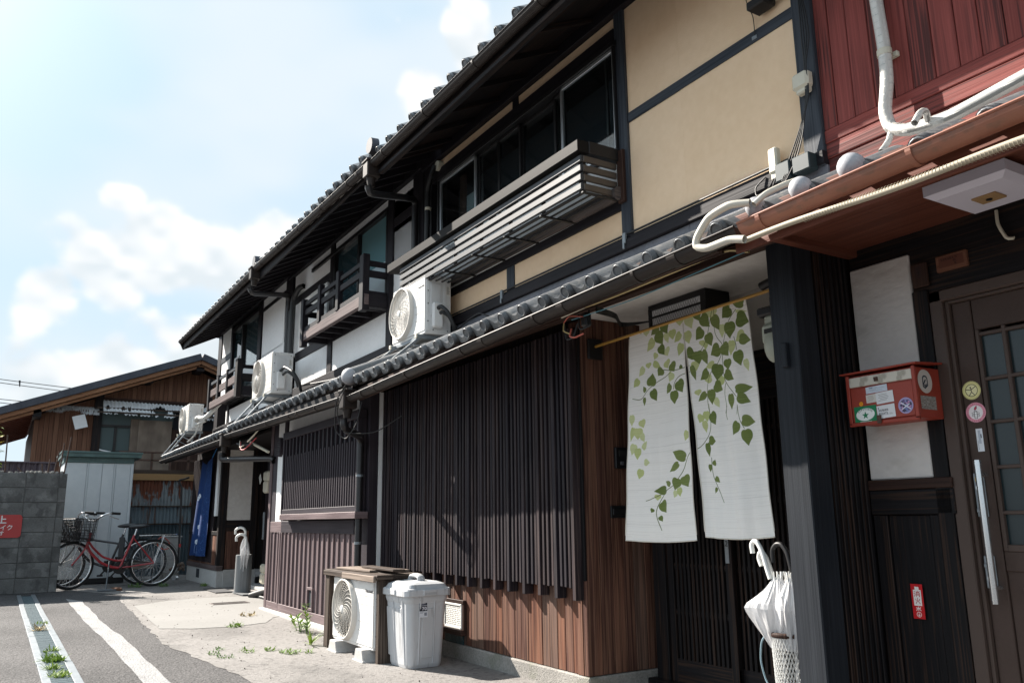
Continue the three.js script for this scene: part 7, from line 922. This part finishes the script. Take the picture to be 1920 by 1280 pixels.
  const c3 = thing('loose_wires', 'red and cream wire ends hanging under the far gutter by the recessed entrance', 'wires', [-12.0, 2.1, -2.9]); part(c3, 'red_wire', setUV(tube([[-12.1, 2.28, -2.86], [-12.0, 2.17, -2.84], [-11.85, 2.16, -2.86], [-11.6, 2.3, -2.95]], .008, 20, 5)), flat(.45, .04, .05, .5)); part(c3, 'cream_wire', merge([setUV(tube([[-12.15, 2.3, -2.86], [-12.05, 2.2, -2.84], [-11.9, 2.22, -2.86]], .009, 14, 5)), setUV(tube([[-11.8, 2.26, -2.88], [-11.6, 2.32, -2.9], [-11.45, 2.42, -2.95]], .012, 14, 5)), setUV(rod([-11.9, 2.26, -2.95], [-11.5, 2.1, -3.1], .02))]), M.cream); part(c3, 'black_wire', setUV(tube([[-12.3, 2.27, -2.86], [-12.1, 2.24, -2.9], [-11.8, 2.22, -2.95]], .02, 14, 5)), M.cable);
}
{ const [g] = [new THREE.PlaneGeometry(.05, .03)]; single('wall_tag', cbox(-3.195, -3.155, 4.10, 4.125, zU + .012, zU + .018, 'x', .002), M.steel, 'small metal tag on the dark rail between the tan panels', 'tag'); single('hanging_wire', setUV(tube([[-3.22, 4.6, -3.78], [-3.21, 4.4, -3.775], [-3.165, 4.25, -3.775], [-3.165, 4.12, -3.78]], .003, 20, 5)), M.cable, 'thin wire hanging down the upper tan panel to the metal tag', 'wire'); single('flood_lamp', merge([cbox(-3.12, -2.98, 4.22, 4.28, -3.78, -3.66, 'x', .01), setUV(rod([-3.0, 4.26, -3.74], [-2.88, 4.27, -3.76], .015))]), M.darkMetal, 'dark lamp box high on the tan wall at the top edge', 'lamp'); }
single('floor_mat', cbox(-15.75, -14.75, .010, .022, -3.52, -3.22, 'x', .004), flat(.055, .055, .058, .95), 'dark grey floor mat by the tube umbrella stand', 'mat'); single('floor_mat', cbox(-14.6, -13.9, .012, .03, -3.75, -3.45, 'x', .004), flat(.10, .105, .11, .9), 'small grey slab at the recessed entrance', 'slab');
{ const t = thing('drain_cover', 'narrow brown slotted drain cover set in the pale concrete', 'drain cover', [-12.8, .01, -3.0]); part(t, 'frame', cbox(-12.96, -12.68, .008, .016, -3.26, -2.74, 'z', .003), flat(.17, .14, .13, .8)); for (let k = 0; k < 6; k++) part(t, 'slot', box(-12.93 + k * .04, -12.91 + k * .04, .0155, .0175, -3.24, -2.76), flat(.07, .06, .055, .9)); }  // dark strips on the frame stand for shade in the slots
single('black_tray', merge([cbox(-13.5, -12.6, .01, .05, -3.75, -3.55, 'x', .01), setUV(tube([[-13.6, .03, -3.5], [-13.3, .10, -3.6], [-12.9, .17, -3.7]], .05, 14, 8))]), M.cable, 'black folded sheet lying at the step of the recessed entrance', 'sheet'); single('white_tray', cbox(-14.0, -13.2, .06, .11, -4.1, -3.82, 'x', .01), M.steel, 'pale metal tray on the step of the recessed entrance', 'tray');

// ================================================================ weeds and shrub
function leafGeo(len, wid, bend) { const pos = []; const P = (f, s) => [s * wid * Math.sin(Math.PI * Math.pow(f, .8)) * .5, bend * f * f * len + Math.abs(s) * wid * .10, f * len]; for (let i = 0; i < 4; i++) { const a = i / 4, b = (i + 1) / 4; for (const [s, e] of [[-1, 0], [0, 1]]) pos.push(...P(a, s), ...P(b, s), ...P(b, e), ...P(a, s), ...P(b, e), ...P(a, e)); } const g = new THREE.BufferGeometry(); g.setAttribute('position', new THREE.Float32BufferAttribute(pos, 3)); g.computeVertexNormals(); return setUV(g); }
const placed = (g, p, yaw, pitch, roll = 0) => { const c = g.clone(); c.rotateZ(roll); c.rotateX(-pitch); c.rotateY(yaw); c.translate(...p); return c; };
{
  const q = rngOf(77), t = thing('weed', 'bright green leafy weed with one tall stem by the battened front', 'weed', [-9.04, 0, -2.93]); const st = [], lv = [[], [], []];
  for (const [dx, dz, h, ln] of [[0, 0, .30, .05], [-.10, .03, .17, -.12], [.09, .02, .20, .12], [-.02, .06, .16, -.04], [.15, .04, .12, .16], [-.16, .05, .14, -.2], [.05, .07, .12, .1]]) { const b = [-9.04 + dx, 0, -2.93 + dz]; st.push(setUV(tube([b, [b[0] + ln * .3, h * .5, b[2] + .01], [b[0] + ln * .6, h, b[2] + .03]], .0045, 10, 5))); const n = Math.round(h * 66); for (let k = 0; k < n; k++) { const f = .12 + .88 * k / n, L = (h > .3 && f > .6 ? .045 : .075) * (.7 + q() * .6); lv[k % 3].push(placed(leafGeo(L, L * .36, -.3 + q() * .3), [b[0] + ln * .6 * f, h * f, b[2] + .03 * f], q() * 6.3, .1 + q() * .9)); } }
  part(t, 'stem', merge(st), M.leaf[0]); for (let k = 0; k < 3; k++) part(t, 'leaves', merge(lv[k]), M.leaf[k], STUFF);
}
const tuft = (label, spots, seed, h, mats, name = 'weed') => { const q = rngOf(seed), g = []; for (const [x, z, r, n] of spots) for (let k = 0; k < n; k++) { const a = q() * 6.3, d = Math.sqrt(q()) * r; g.push(placed(leafGeo(h * (.5 + q()), .008 + q() * .012, -.5 + q() * .5), [x + Math.cos(a) * d, .004, z + Math.sin(a) * d * .6], q() * 6.3, .3 + q() * 1.0)); } single(name, merge(g), mats, label, 'weed'); };
tuft('small green grass tuft at the near edge of the pale concrete patch', [[-10.0, -2.42, .12, 60], [-9.9, -2.36, .08, 16]], 1, .05, M.leaf[1]);
tuft('low green weeds growing in the crack in front of the ground air conditioner', [[-7.72, -2.36, .15, 70], [-7.95, -2.25, .08, 26], [-7.6, -2.5, .06, 16], [-8.0, -2.05, .12, 30]], 2, .035, M.leaf[1]);
tuft('thin weeds along the asphalt edge by the crack in the pavement', [[-8.05, -1.76, .10, 26], [-7.8, -1.82, .12, 30], [-8.3, -1.88, .1, 18]], 3, .022, M.leaf[0]);
tuft('single upright green sprig by the wooden box', [[-8.05, -2.66, .03, 16]], 4, .13, M.leaf[2]);
tuft('small weed at the concrete base of the far house', [[-16.6, -3.40, .12, 40]], 5, .08, M.leaf[1]); tuft('tuft of weeds under the bicycle wheels', [[-17.2, -2.3, .2, 60], [-17.0, -2.75, .15, 40]], 6, .08, M.leaf[0]);
tuft('dry brown leaves by the corner of the battened front', [[-11.0, -2.80, .16, 40]], 7, .05, M.dryleaf); 
tuft('yellow green weeds in the drain grating nearest the viewer', [[-7.6, -.53, .12, 110]], 8, .05, M.leaf[2]); tuft('bright green weed clump in the drain grating, largest of its weeds', [[-8.45, -.53, .14, 150]], 9, .07, M.leaf[1]); tuft('sparse pale weed sprigs in the drain grating before the largest clump', [[-9.1, -.54, .10, 40], [-8.0, -.50, .08, 50]], 10, .06, M.leaf[2]); tuft('dry upright sprig in the drain grating', [[-10.9, -.50, .06, 30]], 11, .12, M.dryleaf); tuft('small pale weeds in the far part of the drain grating', [[-11.6, -.56, .12, 36]], 12, .05, M.leaf[2]);
{
  const q = rngOf(90), t = thing('shrub', 'yellow green shrub reaching over the block wall at the left edge', 'shrub', [-18.0, 0, .35]); const lv = [[], []], st = []; for (let b = 0; b < 9; b++) { const e = [-18.0 + (q() - .5) * .5, 2.1 + q() * .75, .22 + (q() - .4) * .5]; st.push(setUV(tube([[-18.0, 0, .45], [-18 + (q() - .5) * .2, 1.5, .4], e], .010, 12, 5))); for (let k = 0; k < 16; k++) { const L = .07 + q() * .08; lv[k % 2].push(placed(leafGeo(L, L * .42, -.3), [e[0] + (q() - .5) * .22, e[1] + (q() - .6) * .22, e[2] + (q() - .5) * .22], q() * 6.3, -.2 + q() * .9)); } }
  part(t, 'branches', merge(st), M.brown); part(t, 'leaves', merge(lv[0]), M.leaf[2], STUFF); part(t, 'leaves', merge(lv[1]), flat(.42, .34, .10, .7), STUFF);
}
const grit = []; { const q = rngOf(55); for (let k = 0; k < 260; k++) { const x = -15 + q() * 10, z = -3.0 + q() * 1.5, s = .002 + q() * q() * .007; const g = new THREE.IcosahedronGeometry(s, 0); g.translate(x, .008 + s * .4, z); grit.push(setUV(g.index ? g.toNonIndexed() : g)); } const m = structure('gravel', merge(grit), flat(.17, .145, .13, .9)); m.userData.kind = 'stuff'; m.userData.label = 'loose grit scattered on the concrete pavement'; m.userData.category = 'gravel'; }

renderer.render(scene, camera);
